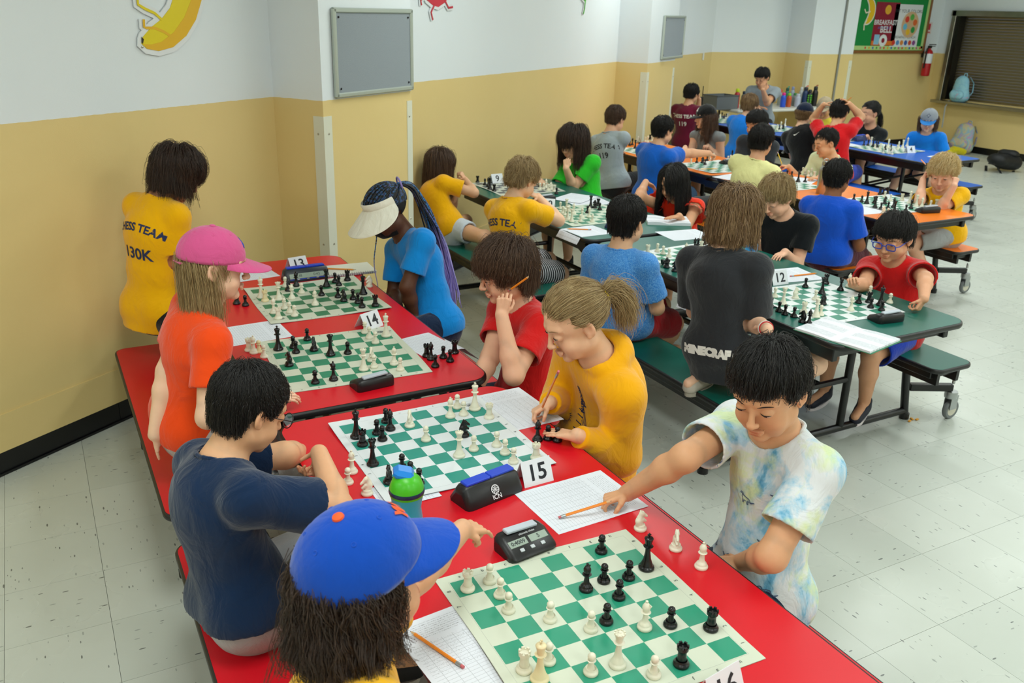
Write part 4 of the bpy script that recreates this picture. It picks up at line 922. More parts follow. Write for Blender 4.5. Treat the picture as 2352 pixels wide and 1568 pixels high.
clock_lever('black clock behind the tousled blond head', (2.97, 5.02), R(178), L=.15); clock_lever('black clock with grey lever on the orange table end', tuple(az(2130, 487, TZ)[:2]), R(168), L=.15); clock_lever('black clock by the reached-over orange board', tuple(az(1672, 376, TZ)[:2]), R(175), L=.14); clock_wedge('dark clock on the blue table beside the papers', tuple(az(1973, 323, TZ)[:2]), R(10), plain('clock_navy', '10275c', .4))
# open books
def open_book(label, c, rz, w_=.15, h=.215, z=TZ, tilt=0., th=.010, droop=0):
    t = thing('open_book', label, 'book', (c[0], c[1], z), rz); n = 12
    for s_ in (-1, 1):
        u = np.linspace(0, 1, n); zz = th*(.35+.65*np.sin(np.clip(u*2.4, 0, PI/2))*(1-.25*u)); P = [[(s_*w_*x, y, q-(droop*max(0, x-.2)*.12 if s_ > 0 and droop else 0)+.001) for x, q in zip(u, zz)] for y in (-h/2, h/2)]; Bt = [[(p[0], p[1], .001 if not (s_ > 0 and droop) else p[2]-.006) for p in r_] for r_ in P]
        m = MB().grid(P).grid(Bt)
        for k in (0, 1): m.grid([P[k], Bt[k]])
        m.grid([[P[0][-1], P[1][-1]], [Bt[0][-1], Bt[1][-1]]]); m.build('pages', M_PAGE, t, smooth=True, split=40)
        MB().box((s_*w_*.52, 0, -.0002 if not (s_ > 0 and droop) else -.006), (w_*1.03, h+.006, .002)).build('cover', plain('book_cover_green', '2e7d5a', .5), t)
    return t
pg = NB('book_page'); o_ = pg.obj(); sp_ = pg.new('ShaderNodeSeparateXYZ'); pg.lk(o_, sp_.inputs[0])
ln = pg.math('LESS_THAN', pg.math('FRACT', pg.math('MULTIPLY', sp_.outputs[1], 300)), .38); blk_ = pg.math('GREATER_THAN', pg.math('SINE', pg.math('MULTIPLY', sp_.outputs[1], 70)), -.3); mg = pg.math('GREATER_THAN', pg.math('ABSOLUTE', sp_.outputs[0]), .018); nz = pg.math('GREATER_THAN', pg.noise(1, 2, pg.mapv(o_, (500, 60, 1))), .42)
pg.set(color=pg.mixc(pg.math('MULTIPLY', pg.math('MULTIPLY', pg.math('MULTIPLY', ln, blk_), mg), pg.math('MULTIPLY', nz, .6)), srgb('e8eaf0'), srgb('59636e')), rough=.8); M_PAGE = pg.m
open_book('open notation book overhanging the green table edge at its near end', (2.80, 2.28), R(-78), w_=.165, h=.235); open_book('thick open book with a green cover under the red-bloused player\'s hand', tuple(az(1532, 510, TZ)[:2]), R(-30), w_=.13, h=.19, th=.022)
# ------------------------------------------------ hair: strands grown over the head
def ellpush(P, r, c, off):
    q = (P-c)/(r+off[:, None]); n = np.linalg.norm(q, axis=1)[:, None]; m = n < 1
    return np.where(m, c+(P-c)/np.maximum(n, 1e-6), P)
HC, HR = np.array([0, -.014, .033]), np.array([.0745, .0905, .0805])
def grow(N, kids, length, style, seed, gdir, vol=.012, curl=0., wild=.15, zf=.045, zs=-.015, zb=-.065, jag=.008, capz=.030, part=None, seg=12, cap=False, tuck=None, clump=.010, nape=-.055, comb=(0, 0, 0), side=0., stick=.8):
    """head-space strands. length: mean length; gdir: gravity in head space; vol: lift of the layers; zf, zs, zb: lowest reach over brow, ears and nape"""
    g = np.random.default_rng(seed)
    d = g.normal(size=(N*9 if cap else N*5, 3)); d /= np.linalg.norm(d, axis=1)[:, None]
    P = HC+d*(HR+.001); x, y, z = P.T
    hair = np.where(y > .030, z > .062-.9*np.abs(x)*.15, np.where(y > -.012, z > .020-side, np.where(y > -.04, z > -.016-side, z > nape)))
    if cap: hair &= z < capz
    P = P[hair][:N]; N = len(P)
    layer = g.random(N)**.7; off = vol*layer+.0015
    crown = np.array([0.0, -.052, .105]) if part is None else np.array([part, -.02, .112])
    c = np.array(comb, float)
    out = [P]; r0 = P-HC; nn = r0/HR**2; nn /= np.linalg.norm(nn, axis=1)[:, None]
    if style == 'back':      # pulled back to a tail
        tgt = np.array(tuck); v = tgt-P
    else:
        v = P-crown
        if part is not None: v = v*np.array([1.6, .8, 1]); v[:, 0] = np.where(P[:, 0] > part, np.abs(v[:, 0])+.03, -np.abs(v[:, 0])-.03)
        v = v+c*.05
    v = v-nn*(v*nn).sum(1)[:, None]; v /= np.linalg.norm(v, axis=1)[:, None]+1e-9
    L = length*(.75+.5*g.random(N))
    front = (P[:, 1] > .02); 
    jit = g.normal(size=N)*jag
    step = (L/seg)[:, None]; Q = P+nn*off[:, None]*.3; ph = g.random((N, 1))*6.28; gv = np.array(gdir, float)
    rnd_ = g.normal(size=(N, 3))*wild; v = v+rnd_*.5; v /= np.linalg.norm(v, axis=1)[:, None]
    for i in range(seg):
        gw = {'short': .10, 'long': .42, 'back': .0, 'shag': .30, 'buzz': 0., 'spike': -.02}[style]
        v = v+gv*gw+rnd_*.10+c*.05+g.normal(size=(N, 3))*wild*.12
        if style == 'back': v = v*.5+(tgt-Q)/(np.linalg.norm(tgt-Q, axis=1)[:, None]+1e-6)*.6
        if curl: v = v+curl*np.concatenate([np.sin(ph+i*1.5), np.cos(ph*1.3+i*1.7), np.sin(ph*.7+i*1.3)], 1)
        v /= np.linalg.norm(v, axis=1)[:, None]+1e-9
        Q = Q+v*step
        Q = ellpush(Q, HR, HC, off)
        Q = ellpush(Q, np.array([.060, .074, .075]), np.array([0, .018, -.030]), off*.7+.002)
        Q = ellpush(Q, np.array([.047, .047, .09]), np.array([0, -.015, -.11]), off*.7+.001)
        if cap: Q[:, 2] = np.where((np.linalg.norm((Q-HC)/(HR+.012), axis=1) > .9) & (Q[:, 2] > capz+.004), capz+.004, Q[:, 2])
        sr = (Q-HC)/(HR+off[:, None]); sn = np.linalg.norm(sr, axis=1)[:, None]; sp = HC+(Q-HC)/sn
        wz = np.clip((Q[:, 2:3]+.03)/.05, 0, 1)*stick; Q = Q+(sp-Q)*np.where(sn > 1, wz, 0)
        xa = np.abs(Q[:, 0]); yy = Q[:, 1]; zz = Q[:, 2]
        lim = np.where((yy > .035) & (xa < .070), zf, np.where(yy > -.030, zs, zb))
        stop = (zz < lim+jit) & (Q[:, 2] < out[-1][:, 2]); Q = np.where(stop[:, None], out[-1]+(Q-out[-1])*.04, Q)
        d2 = Q-out[-1]; v = .5*v+.5*d2/(np.linalg.norm(d2, axis=1)[:, None]+1e-9)
        out.append(Q)
    G = np.stack(out, 1)                                   # N, seg+1, 3
    K = G[:, None]+0*np.zeros((1, kids, 1, 1)); o = g.normal(size=(N, kids, 1, 3))*clump; t = np.linspace(0, 1, G.shape[1])[None, None, :, None]
    K = K+o*(1-.55*t)+g.normal(size=K.shape)*.0003*(1+2*t)
    K[..., :, :] = K
    K = K.reshape(-1, G.shape[1], 3)
    # keep the children off the skull
    n0 = K.shape[1]; F = K.reshape(-1, 3); F = ellpush(F, HR, HC, np.full(len(F), .001)); K = F.reshape(-1, n0, 3)
    return K
def hair_obj(name, K, mat, parent, r=.0006, taper=.35):
    n, m, _ = K.shape; cu = bpy.data.hair_curves.new(name); cu.add_curves([m]*n)
    cu.points.foreach_set('position', np.ascontiguousarray(K, np.float32).ravel())
    t = np.linspace(0, 1, m); rr = np.tile(r*(1-(1-taper)*t), n).astype(np.float32)
    cu.points.foreach_set('radius', rr)
    cu.materials.append(mat); o = bpy.data.objects.new(name, cu); COL.objects.link(o); o.parent = parent; return o
def scalp(name, H, M, s, mat, parent, grow_=.004, cap=False, nape=-.05, side=0., front=.060):
    "the dark hair mass close to the skull, under the strands"
    nu, nv = 40, 28; u = np.linspace(0, 2*PI, nu, endpoint=False); w_ = np.linspace(0, PI, nv)
    U_, W_ = np.meshgrid(u, w_, indexing='ij'); d = np.stack([np.sin(W_)*np.cos(U_), np.sin(W_)*np.sin(U_), np.cos(W_)], -1)
    P = HC+d*(HR+grow_); y, z = P[..., 1], P[..., 2]
    ok = np.where(y > .030, z > front+.004, np.where(y > -.012, z > .024-side, np.where(y > -.04, z > -.012-side, z > nape+.003)))
    F = []
    for i in range(nu):
        k = (i+1) % nu
        for j in range(nv-1):
            if ok[i, j] and ok[k, j] and ok[i, j+1] and ok[k, j+1]: F.append((i*nv+j, i*nv+j+1, k*nv+j+1, k*nv+j))
    v = P.reshape(-1, 3)*s@M.T+H
    used = sorted({i for f in F for i in f}); mp = {a: b for b, a in enumerate(used)}
    b = MB().add(v[used], [tuple(mp[i] for i in f) for f in F]); return b.build(name, mat, parent, smooth=True, split=180)
DEBUG = False
# ------------------------------------------------ a whole person
LODH = [dict(body=.0065, arm=.004, head=.0027, hand=.0020, cloth=.0048), dict(body=.009, arm=.006, head=.0038, hand=.0030, cloth=.0075), dict(body=.013, arm=.0085, head=.0055, hand=.0045, cloth=.011)]
def headM(yaw, pitch, roll=0.):
    f = np.array([math.cos(R(yaw))*math.cos(R(pitch)), math.sin(R(yaw))*math.cos(R(pitch)), -math.sin(R(pitch))])
    x = nrm(np.cross(f, [0, 0, 1.])); z = np.cross(x, f)
    if roll: x, z = x*math.cos(R(roll))+z*math.sin(R(roll)), z*math.cos(R(roll))-x*math.sin(R(roll))
    return np.stack([x, f, z], 1)
def wrinkle(seed, amp, up, scale=1.):
    "cloth folds: warped ridges running mostly round the body"
    g = np.random.default_rng(seed); up = np.array(up, float); K = g.normal(size=(6, 3)); K /= np.linalg.norm(K, axis=1)[:, None]
    K = K*.55+up*np.array([1, .8, -.9, .2, 1.1, .3])[:, None]; K /= np.linalg.norm(K, axis=1)[:, None]
    K = K*np.array([30, 44, 38, 24, 70, 95])[:, None]/scale; ph = g.random(6)*6.28; Wp = g.normal(size=(3, 3))*7/scale; Mk = g.normal(size=(6, 3))*8
    A = np.array([.55, .42, .42, .45, .20, .12])
    def f(P, d):
        w = np.stack([np.sin(P@Wp[i]+i) for i in range(3)], 1)*.045*scale
        q = P+w; s_ = np.zeros(len(P))
        for k, p, a, m in zip(K, ph, A, Mk): s_ += a*(1-np.sqrt(np.abs(np.sin(q@k*.5+p)))*1.45)*(.5+.5*np.sin(P@m+p*3))
        return d-amp*np.clip(s_, -1.1, 1.3)
    return f
def slide(Q, C, lo, hi):
    "move a point along its sight line from the camera until it lies between lo and hi of C"
    D = np.linalg.norm(Q-C)
    if lo <= D <= hi: return Q
    r = hi if D > hi else lo; d = nrm(Q-CAMPOS); t0 = (C-CAMPOS)@d; m = CAMPOS+d*t0; h2 = r*r-((m-C)**2).sum()
    if h2 < 0: return C+(m-C)*(r/np.linalg.norm(m-C)) if D > hi else Q
    h = math.sqrt(h2); a, b = m+d*h, m-d*h; return a if np.linalg.norm(a-Q) < np.linalg.norm(b-Q) else b
def person(label, H, yaw, pitch, P, tf, arms, roll=0., hs=.95, sw=.132, s=1., skin='f0c4a0', lod=0, shirt=None, pants=None, legs=None, shoes=None, hair=None, eyes=.6, iris='2a1a10', brow='241812', cheeks=1., group=None, base=None, seed=1, bend=.03, belly=1., nf=None, noface=False, shrug=(0, 0), name='person'):
    LH = LODH[lod]; H = np.array(H, float); P = np.array(P, float); M = headM(yaw, pitch, roll)
    Nk = H+M@(np.array([0, -.022, -.148])*hs)
    if nf is not None: Nk = np.array(nf, float)
    u = nrm(Nk-P); f = np.array([math.cos(R(tf)), math.sin(R(tf)), 0.]); r = nrm(np.cross(f, u)); f = np.cross(u, r); L = np.linalg.norm(Nk-P)
    if abs(nrm(np.array([math.cos(R(tf)), math.sin(R(tf)), 0.]))@u) > .98: pass
    waist = P+u*L*.33-f*bend*.6; chest = P+u*L*.70-f*bend; 
    S = {'R': Nk-u*.052*s+r*sw*s+u*shrug[0], 'L': Nk-u*.052*s-r*sw*s+u*shrug[1]}
    b = Shape(); k2 = .02
    def torso(sh, e, top=True):
        sh.cone(P+u*.01, waist, (.104*belly)*s+e, (.096*belly)*s+e, .03, f, 1.3); sh.cone(waist, chest, .096*belly*s+e, .112*s+e, .04, f, 1.38)
        sh.cone(chest, Nk-u*.055*s, .112*s+e, .085*s+e, .04, f, 1.5)
        for q in 'RL': sh.cone(Nk-u*.028*s, S[q], .034*s+e*.7, .040*s+e*.7, .03)
        sh.cone(S['R'], S['L'], .042*s+e*.8, .042*s+e*.8, .04, f, 1.05)
    torso(b, 0.)
    b.cone(H+M@(np.array([0, -.01, -.07])*hs), Nk-u*.03, .042*hs, .047*s, .03)
    head_shape(b, H, M, hs, cheeks)
    hands = {}; El = {}
    for q in 'RL':
        sg = 1 if q == 'R' else -1; fh = nrm(f*[1, 1, 0])
        a = arms.get(q, 'table')
        if a == 'table': w0 = S[q]+fh*.25*s-r*sg*.05; a = dict(W=(w0[0], w0[1], TZ+.028), d=fh-r*sg*.35-[0, 0, .15], n=(0, 0, 1), pole=(0, 0, -1))
        elif a == 'lap': a = dict(W=P+fh*.17*s+r*sg*.07+[0, 0, .12], d=fh-r*sg*.6-[0, 0, .2], n=(0, 0, 1), pole=(r*sg*.4-[0, 0, 1]))
        Wt = np.array(a['W'], float); sg = 1 if q == 'R' else -1
        l1, l2 = .225*s, .205*s
        Wt = slide(Wt, S[q], 0, (l1+l2)*.985)
        if 'E' in a:
            Eh = slide(np.array(a['E'], float), S[q], l1, l1); D_ = np.linalg.norm(Wt-Eh)
            if abs(D_-l2) > .03 and not a.get('pin'): W2 = slide(Wt, Eh, l2, l2); Wt = W2 if np.linalg.norm(W2-Wt) < .16 else Wt
            E = Eh if abs(np.linalg.norm(Wt-Eh)-l2) < .035 else ik(S[q], Wt, l1, l2, Eh-(S[q]+Wt)/2)
        else: E = ik(S[q], Wt, l1, l2, a.get('pole', (0, 0, -1)))
        El[q] = E; v = nrm(Wt-E)
        b.cone(S[q], E, .041*s, .034*s, k2); b.cone(E, E*.7+Wt*.3, .034*s, .033*s, k2); b.cone(E*.7+Wt*.3, Wt, .033*s, .0225*s, k2)
        hd = a.get('d'); hd = v if hd is None else nrm(hd); hn = a.get('n', (0, 0, 1)); pose = a.get('pose', 'relax')
        # thumb side: for the right hand seen palm down and pointing away the thumb is on the left
        tips, thumb = hand_shape(b, Wt, hd, hn, 1 if q == 'L' else -1, .80*s*a.get('hsz', 1.), pose)
        hands[q] = (Wt, hd, tips+[thumb])
    # thumb side check: d x n * side; right hand palm down (n up) pointing forward: d x n = right -> side -1 gives left = thumb side
    lg = legs or {}; kind = lg.get('kind', 'sit'); Kn, An, Hp = {}, {}, {}
    tl, sl = .33*s, .31*s; tfv = np.array([math.cos(R(lg.get('yaw', tf))), math.sin(R(lg.get('yaw', tf))), 0.]); tr = np.cross(tfv, [0, 0, 1.])
    for q, sg in (('R', 1), ('L', -1)):
        hp = P+r*sg*.062*s-np.array([0, 0, .01]); Hp[q] = hp
        if 'K'+q in lg: kn = slide(np.array(lg['K'+q], float), hp, tl*.9, tl*1.05); an = slide(np.array(lg['A'+q], float), kn, sl*.9, sl*1.05); an[2] = max(an[2], .075)
        elif kind == 'sit': kn = hp+nrm(tfv+tr*sg*lg.get('spread', .12))*tl+np.array([0, 0, lg.get('kz', 0.)]); an = np.array([kn[0]-tfv[0]*lg.get('tuck', .02), kn[1]-tfv[1]*lg.get('tuck', .02), max(.075, kn[2]-sl)])
        elif kind == 'stand':
            an = np.array([hp[0], hp[1], .075])+tr*sg*.02+tfv*lg.get('stride', 0)*sg; kn = (hp+an)/2+tfv*.02
        elif kind == 'kneel': kn = hp+tfv*.12*s-np.array([0, 0, lg.get('drop', .27)]); kn[2] = lg.get('z', BZ)+.05; an = kn-tfv*sl*.95+np.array([0, 0, .0])
        Kn[q], An[q] = kn, an
        b.cone(hp, kn, .072*s, .047*s, .03); b.cone(kn, kn*.65+an*.35, .046*s, .047*s, .02); b.cone(kn*.65+an*.35, an, .047*s, .028*s, .02)
        b.ell(hp-tfv*.02-[0, 0, .005], (.076*s, .076*s, .073*s), None, .03)
        td = lg.get('T'+q); td = (tfv+tr*sg*.15 if an[2] < .2 or kind == 'sit' else np.array([0, 0, -.25])-tfv*.9) if td is None else np.array(td, float); td = nrm(td)
        toe = an+td*.125*s-([0, 0, .03] if kind in ('sit', 'stand') and 'T'+q not in lg else [0, 0, 0])
        b.cone(an-[0, 0, .02*0], toe, .026*s, .022*s, .015); An[q+'toe'] = toe
    base = np.array(base if base is not None else [P[0], P[1], 0.], float)
    if DEBUG: print('DBG', label[:46], 'trunk %.2f' % L, ' '.join('%s up %.2f fore %.2f th %.2f sh %.2f' % (q, np.linalg.norm(El[q]-S[q])/s, np.linalg.norm(hands[q][0]-El[q])/s, np.linalg.norm(Kn[q]-Hp[q])/s, np.linalg.norm(An[q]-Kn[q])/s) for q in 'RL'), 'S', np.round(S['R'], 2), np.round(S['L'], 2), 'H', np.round(H, 2), 'neckz', round(float(Nk[2]), 2))
    # mesh by region so that face and hands get the finest cells
    hc = [hands['R'][0]+hands['R'][1]*.055*s, hands['L'][0]+hands['L'][1]*.055*s]; hr = [.105*s, .105*s]
    nk0 = H+M@(np.array([0, -.02, -.115])*hs)
    def region(Q, m=0.):
        g = np.full(len(Q), 3)
        arm = np.zeros(len(Q), bool)
        for q in 'RL':
            a0, a1 = S[q]*.35+El[q]*.65, hands[q][0]; a0 = a0+nrm(a1-a0)*m; ab = a1-a0; t = np.clip(((Q-a0)@ab)/(ab@ab), 0, 1); arm |= (np.linalg.norm(Q-a0-t[:, None]*ab, axis=1) < .065*s-m)
        g[arm] = 2; g[(((Q-nk0)@M[:, 2]) > m) & (np.linalg.norm(Q-H, axis=1) < .17*hs-m)] = 1
        for i in (0, 1):
            vv = hands['RL'[i]][1]; g[(np.linalg.norm(Q-hc[i], axis=1) < hr[i]-m) & ((Q-hands['RL'[i]][0])@vv > -.01+m)] = 4+i
        return g
    AV, AF, n0 = [], [], 0
    regs = [(1, LH['head'], H-.18*hs, H+.18*hs), (4, LH['hand'], hc[0]-hr[0]-.01, hc[0]+hr[0]+.01), (5, LH['hand'], hc[1]-hr[1]-.01, hc[1]+hr[1]+.01)]
    lo, hi = b.box(); al = np.min([S['R'], S['L'], El['R'], El['L'], hands['R'][0], hands['L'][0]], 0)-.09; ah = np.max([S['R'], S['L'], El['R'], El['L'], hands['R'][0], hands['L'][0]], 0)+.09
    regs += [(2, LH['arm'], al, ah), (3, LH['body'], lo, hi)]
    for g, h, a, c in regs:
        v, F = meshit(b, h, a, c, keep=lambda Q, g=g, h=h: (region(Q) == g) | ((region(Q, h*1.6) == g) if g in (2, 3) else False), adapt=0. if g in (1, 4, 5) else .02)
        if len(v): AV.append(v); AF += [x+n0 for x in F]; n0 += len(v)
    V_ = np.concatenate(AV); tone = head_tone(V_, H, M, hs)
    for q in 'RL':
        for t_ in hands[q][2]: tone[:, 0] = np.maximum(tone[:, 0], .45*np.exp(-((V_-t_)**2).sum(1)/(.012)**2))
    bo = mk(name, V_-base, AF, skinmat('skin_'+skin, skin), None, tone=tone); bo.location = base
    tag(bo, label, 'person', group)
    par = bo; made = []
    up = u
    # clothes
    if shirt:
        e = shirt.get('e', .014); sh = Shape(); torso(sh, e); lo_ = shirt.get('low', .055)
        hemc = P-u*lo_; sh.cone(P+u*.05, P-u*(lo_+.03), .110*belly*s+e, (.118*belly*s+e)*shirt.get('flare', 1.), .03, f, 1.25)
        if lo_ > .0:
            for q in 'RL': sh.ell(Hp[q]-tfv*.022+u*.01, ((.084+e*.9)*s, (.084+e*.9)*s, (.085+e*.9)*s), None, .04)
        if lo_ > 0 and kind == 'sit' and shirt.get('lap', True):
            for q in 'RL': sh.cone(Hp[q], Hp[q]*.75+Kn[q]*.25, .076*s+e*.6, .068*s+e*.3, .03)
        nkd = nrm(Nk-P+2*(H-Nk)); 
        fr = shirt.get('sleeve', .62)
        for q in 'RL':
            if fr <= 0: break
            A, Bv = S[q], El[q]
            if fr <= 1:
                En = A+(Bv-A)*fr; v = nrm(Bv-A); ro = (.049*s+e)*shirt.get('loose', 1.)
                sh.cone(A-v*.005, A+(Bv-A)*(fr+.15), .042*s+e*.8, ro, .022, None, 1., (En, v))
                sh.cone(En-v*.022, En+v*.03, ro-.0115-.002*lod, ro-.0095-.001*lod, .003, op='s')
            else:
                Wt = hands[q][0]; v = nrm(Wt-Bv); En = Wt-v*.012
                sh.cone(A, Bv, .047*s+e, .042*s+e, .03); sh.cone(Bv, Bv*.35+Wt*.65, .041*s+e*.8, .031*s+e*.6, .03); sh.cone(Bv*.4+Wt*.6, Wt+v*.02, .031*s+e*.6, .024*s+e*.35, .012, None, 1., (En, v))
        nd = shirt.get('neck', .052)
        c0 = Nk+nkd*.004+f*.006; vtilt = nrm(nkd+f*shirt.get('tilt', .35))
        if shirt.get('hood'):
            # a hood lying on the back and round the neck
            for t_ in np.linspace(-2.6, 2.6, 12):
                pass
            pts = []
            for t_ in np.linspace(-PI*.86, PI*.86, 13):
                back = max(0, math.cos(t_)); pts.append(Nk+r*.070*math.sin(t_)-f*(.045*math.cos(t_)+.02*back)+u*(.005+.012*back)+f*.008)
            for i in range(12): rr = .024+.012*max(0, math.cos(-PI*.86+PI*1.72*(i+.5)/12)); sh.cone(pts[i], pts[i+1], rr, rr, .014)
            sh.cone(Nk-f*.075-u*.005, Nk-f*.085-u*.07, .05, .03, .03, f, 1.5)
        sh.cone(c0-vtilt*.020, c0+vtilt*.10, nd*s, (nd+.035)*s, .004, op='s')
        hemn = -u
        hemz = shirt.get('hemz')
        post0 = wrinkle(seed, shirt.get('wr', .0042)*(1 if lod == 0 else 1.2), u, 1.)
        ends = [S[q]+(El[q]-S[q])*fr for q in 'RL'] if 0 < fr <= 1 else []
        def post(Q, d):
            d0 = post0(Q, d); wt = np.ones(len(Q))
            for En in ends: wt = np.minimum(wt, np.clip((np.linalg.norm(Q-En, axis=1)-.045)/.07, .12, 1))
            d = d+(d0-d)*wt
            if hemz is not None: return np.maximum(d, hemz-Q[:, 2])
            return np.maximum(d, (Q-hemc)@hemn)
        v, F = meshit(sh, LH['cloth'], post=post)
        o = mk('shirt' if not shirt.get('hood') else 'hoodie', v-base, F, shirt['mat'], par); made.append(o); bvh = BVHTree.FromPolygons(v.tolist(), [y for x in F for y in x.tolist()]) if (shirt.get('text') or lod < 2) else None
        if shirt.get('col2'): tag(o, shirt['col2'])
        # ribbed collar
        if not shirt.get('hood') and lod < 2 and shirt.get('rib', True):
            t_ = np.linspace(0, 2*PI, 37); a1 = nrm(np.cross(vtilt, f)); a2 = np.cross(vtilt, a1); rr = (nd+.0065)*s
            ring = c0+vtilt*.0+np.stack([a1*math.cos(x)*rr+a2*math.sin(x)*rr for x in t_])
            R2 = []
            for p in ring:
                hit = bvh.find_nearest(Vector(p)); R2.append(np.array(hit[0])*.75+p*.25)
            MB().tube(np.array(R2)-base, .0052*s, 8, caps=False).build('collar', shirt.get('ribmat', shirt['mat']), o, smooth=True)
        for dc in shirt.get('text', []): decal(o, bvh, base, u, f, r, P, Nk, **dc)
    else: bvh = None
    if pants:
        ps = Shape(); e = .011; fr = pants.get('len', .72)
        ps.cone(P+u*.06, P-u*.03, .100*belly*s+e, .112*belly*s+e, .03, f, 1.25)
        for q in 'RL':
            ps.ell(Hp[q]-tfv*.025-[0, 0, .006], (.082*s, .082*s, .078*s), None, .03)
            if fr <= 1:
                v = nrm(Kn[q]-Hp[q]); En = Hp[q]+(Kn[q]-Hp[q])*fr; ro = (.062+.014*pants.get('loose', 1.))*s
                ps.cone(Hp[q], Hp[q]+(Kn[q]-Hp[q])*(fr+.12), .078*s+e, ro, .025, None, 1., (En, v)); ps.cone(En-v*.02, En+v*.03, ro-.010-.002*lod, ro-.007-.001*lod, .003, op='s')
            else:
                ps.cone(Hp[q], Kn[q], .077*s+e, .055*s+e, .025); v = nrm(An[q]-Kn[q]); En = Kn[q]+(An[q]-Kn[q])*(fr-1); ps.cone(Kn[q], An[q], .055*s+e*.8, .042*s+e*.6, .02, None, 1., (En, v))
        top = P+u*.07
        pw = wrinkle(seed+5, .0045, u, 1.1)
        v, F = meshit(ps, LH['cloth']*1.1, post=lambda Q, d: np.maximum(pw(Q, d), (Q-top)@u))
        made.append(mk(pants.get('name', 'shorts'), v-base, F, pants['mat'], par))
    if shoes:
        for q in 'RL':
            if q not in shoes.get('which', 'RL'): continue
            an, toe = An[q], An[q+'toe']; d = nrm(toe-an); dn = nrm(np.array([0, 0, -1.])-d*(-d[2])) if abs(d[2]) < .8 else -tfv*np.sign(d[2])*-1
            if kind == 'kneel': dn = nrm(np.array([0, 0, 1.])-d*d[2])*-1 if False else nrm(-np.cross(d, np.cross(d, [0, 0, 1])))*1
            sd = np.cross(d, dn); c = an+d*.035*s+dn*.018*s
            if 'sole' in shoes.get('dir', {}): pass
            sh = Shape(); sh.cone(c-d*.045*s, c+d*.075*s, .031*s, .030*s, .02, dn, 1.05); sh.cone(an-d*.012*s-dn*.02*s, an+dn*.01*s, .037*s, .036*s, .02); sh.cone(c, c+d*.08*s+dn*.008, .035*s, .026*s, .02, dn, 1.3)
            sh.cone(an-dn*.03*s, an-dn*.07*s, .031*s, .033*s, .004, op='s')
            zc = c+dn*.022*s
            v, F = meshit(sh, LH['cloth']*.9, post=lambda Q, dd: np.maximum(dd, (Q-zc)@dn)); o = mk('shoe', v-base, F, shoes['mat'], par); made.append(o)
            so = MB(); n = 22; t_ = np.linspace(0, 2*PI, n, endpoint=False); lx = np.cos(t_)*.088*s; wx = np.sin(t_)*(.035+.004*np.cos(t_))*s; z0 = zc+d*.014*s
            ring = z0+d*lx[:, None]+sd*wx[:, None]; so.add(np.r_[ring-base, ring+dn*.018*s-base], [(i, (i+1) % n, n+(i+1) % n, n+i) for i in range(n)]+[tuple(range(n))[::-1], tuple(range(n, 2*n))])
            so.build('sole', shoes.get('sole', plain('sole_white', 'd8d4cc', .6)), o)
            if shoes.get('laces', True) and lod < 2:
                lm = MB()
                for i in range(4): cc = c-dn*(.030-.004*i)*s+d*(.01+.015*i)*s; lm.tube([cc-sd*.018*s-base, cc-dn*.004-base, cc+sd*.018*s-base], .0022*s, 6)
                lm.build('laces', shoes.get('lace', plain('lace_black', '15151a', .8)), o)
    ctx = dict(H=H, M=M, s=hs, par=par, base=base, lod=lod, made=made, Nk=Nk, u=u, f=f, r=r, P=P, El=El, hands=hands, bvh=bvh, S=S, Kn=Kn, An=An)
    if not noface and lod < 3:
        k0 = len(par.children); bc = plain('brow_'+brow, brow, .9); face_parts(par, H-base, M, hs, bc, eyes, iris)
    if hair: hair(ctx)
    for o in made: pass
    return ctx
def decal(o, bvh, base, u, f, r, P, N, txt=None, size=.05, at=(0, .5), side='back', mat=None, arc=0., bold=.0015, yaw=0., shape=None, up=None, rot=0., cdir=None, name='lettering', pull=.3):
    "print lettering onto the cloth: at=(sideways metres, height fraction)"
    n = -f if side == 'back' else f
    if yaw: n = nrm(n*math.cos(R(yaw))+np.cross(u, n)*math.sin(R(yaw)))
    if cdir is not None: n = nrm(cdir)
    uu = nrm(u-n*(u@n)); rt = np.cross(uu, n)
    if rot: uu, rt = uu*math.cos(R(rot))+rt*math.sin(R(rot)), rt*math.cos(R(rot))-uu*math.sin(R(rot))
    v, F = (shape if shape is not None else textmesh(txt, size, bold=bold))
    v = np.array(v, float)
    if arc: a = v[:, 0]/arc; rad = arc+v[:, 1]; v = np.stack([rad*np.sin(a), rad*np.cos(a)-arc, v[:, 2]], 1)
    C = P+(N-P)*at[1]+rt*at[0] if len(at) == 2 else np.array(at, float)
    out = []; keep = []
    for p in v:
        q = C+rt*p[0]+uu*p[1]+n*pull; h = bvh.ray_cast(Vector(q), Vector(-n), pull*2)
        if h[0] is None: out.append(q*0); keep.append(False)
        else: out.append(np.array(h[0])+n*.0018-base); keep.append(True)
    dep = np.array([(o_+base-C)@n if k else 0 for o_, k in zip(out, keep)]); md = np.median(dep[np.array(keep)]) if any(keep) else 0
    keep = [k and abs(q-md) < .06 for k, q in zip(keep, dep)]
    F = [g for g in F if all(keep[i] for i in g) and max(dep[list(g)])-min(dep[list(g)]) < .02]
    if not F: return
    us = sorted({i for g in F for i in g}); mp = {a: b for b, a in enumerate(us)}
    MB().add(np.array(out)[us], [tuple(mp[i] for i in g) for g in F]).build(name, mat, o)
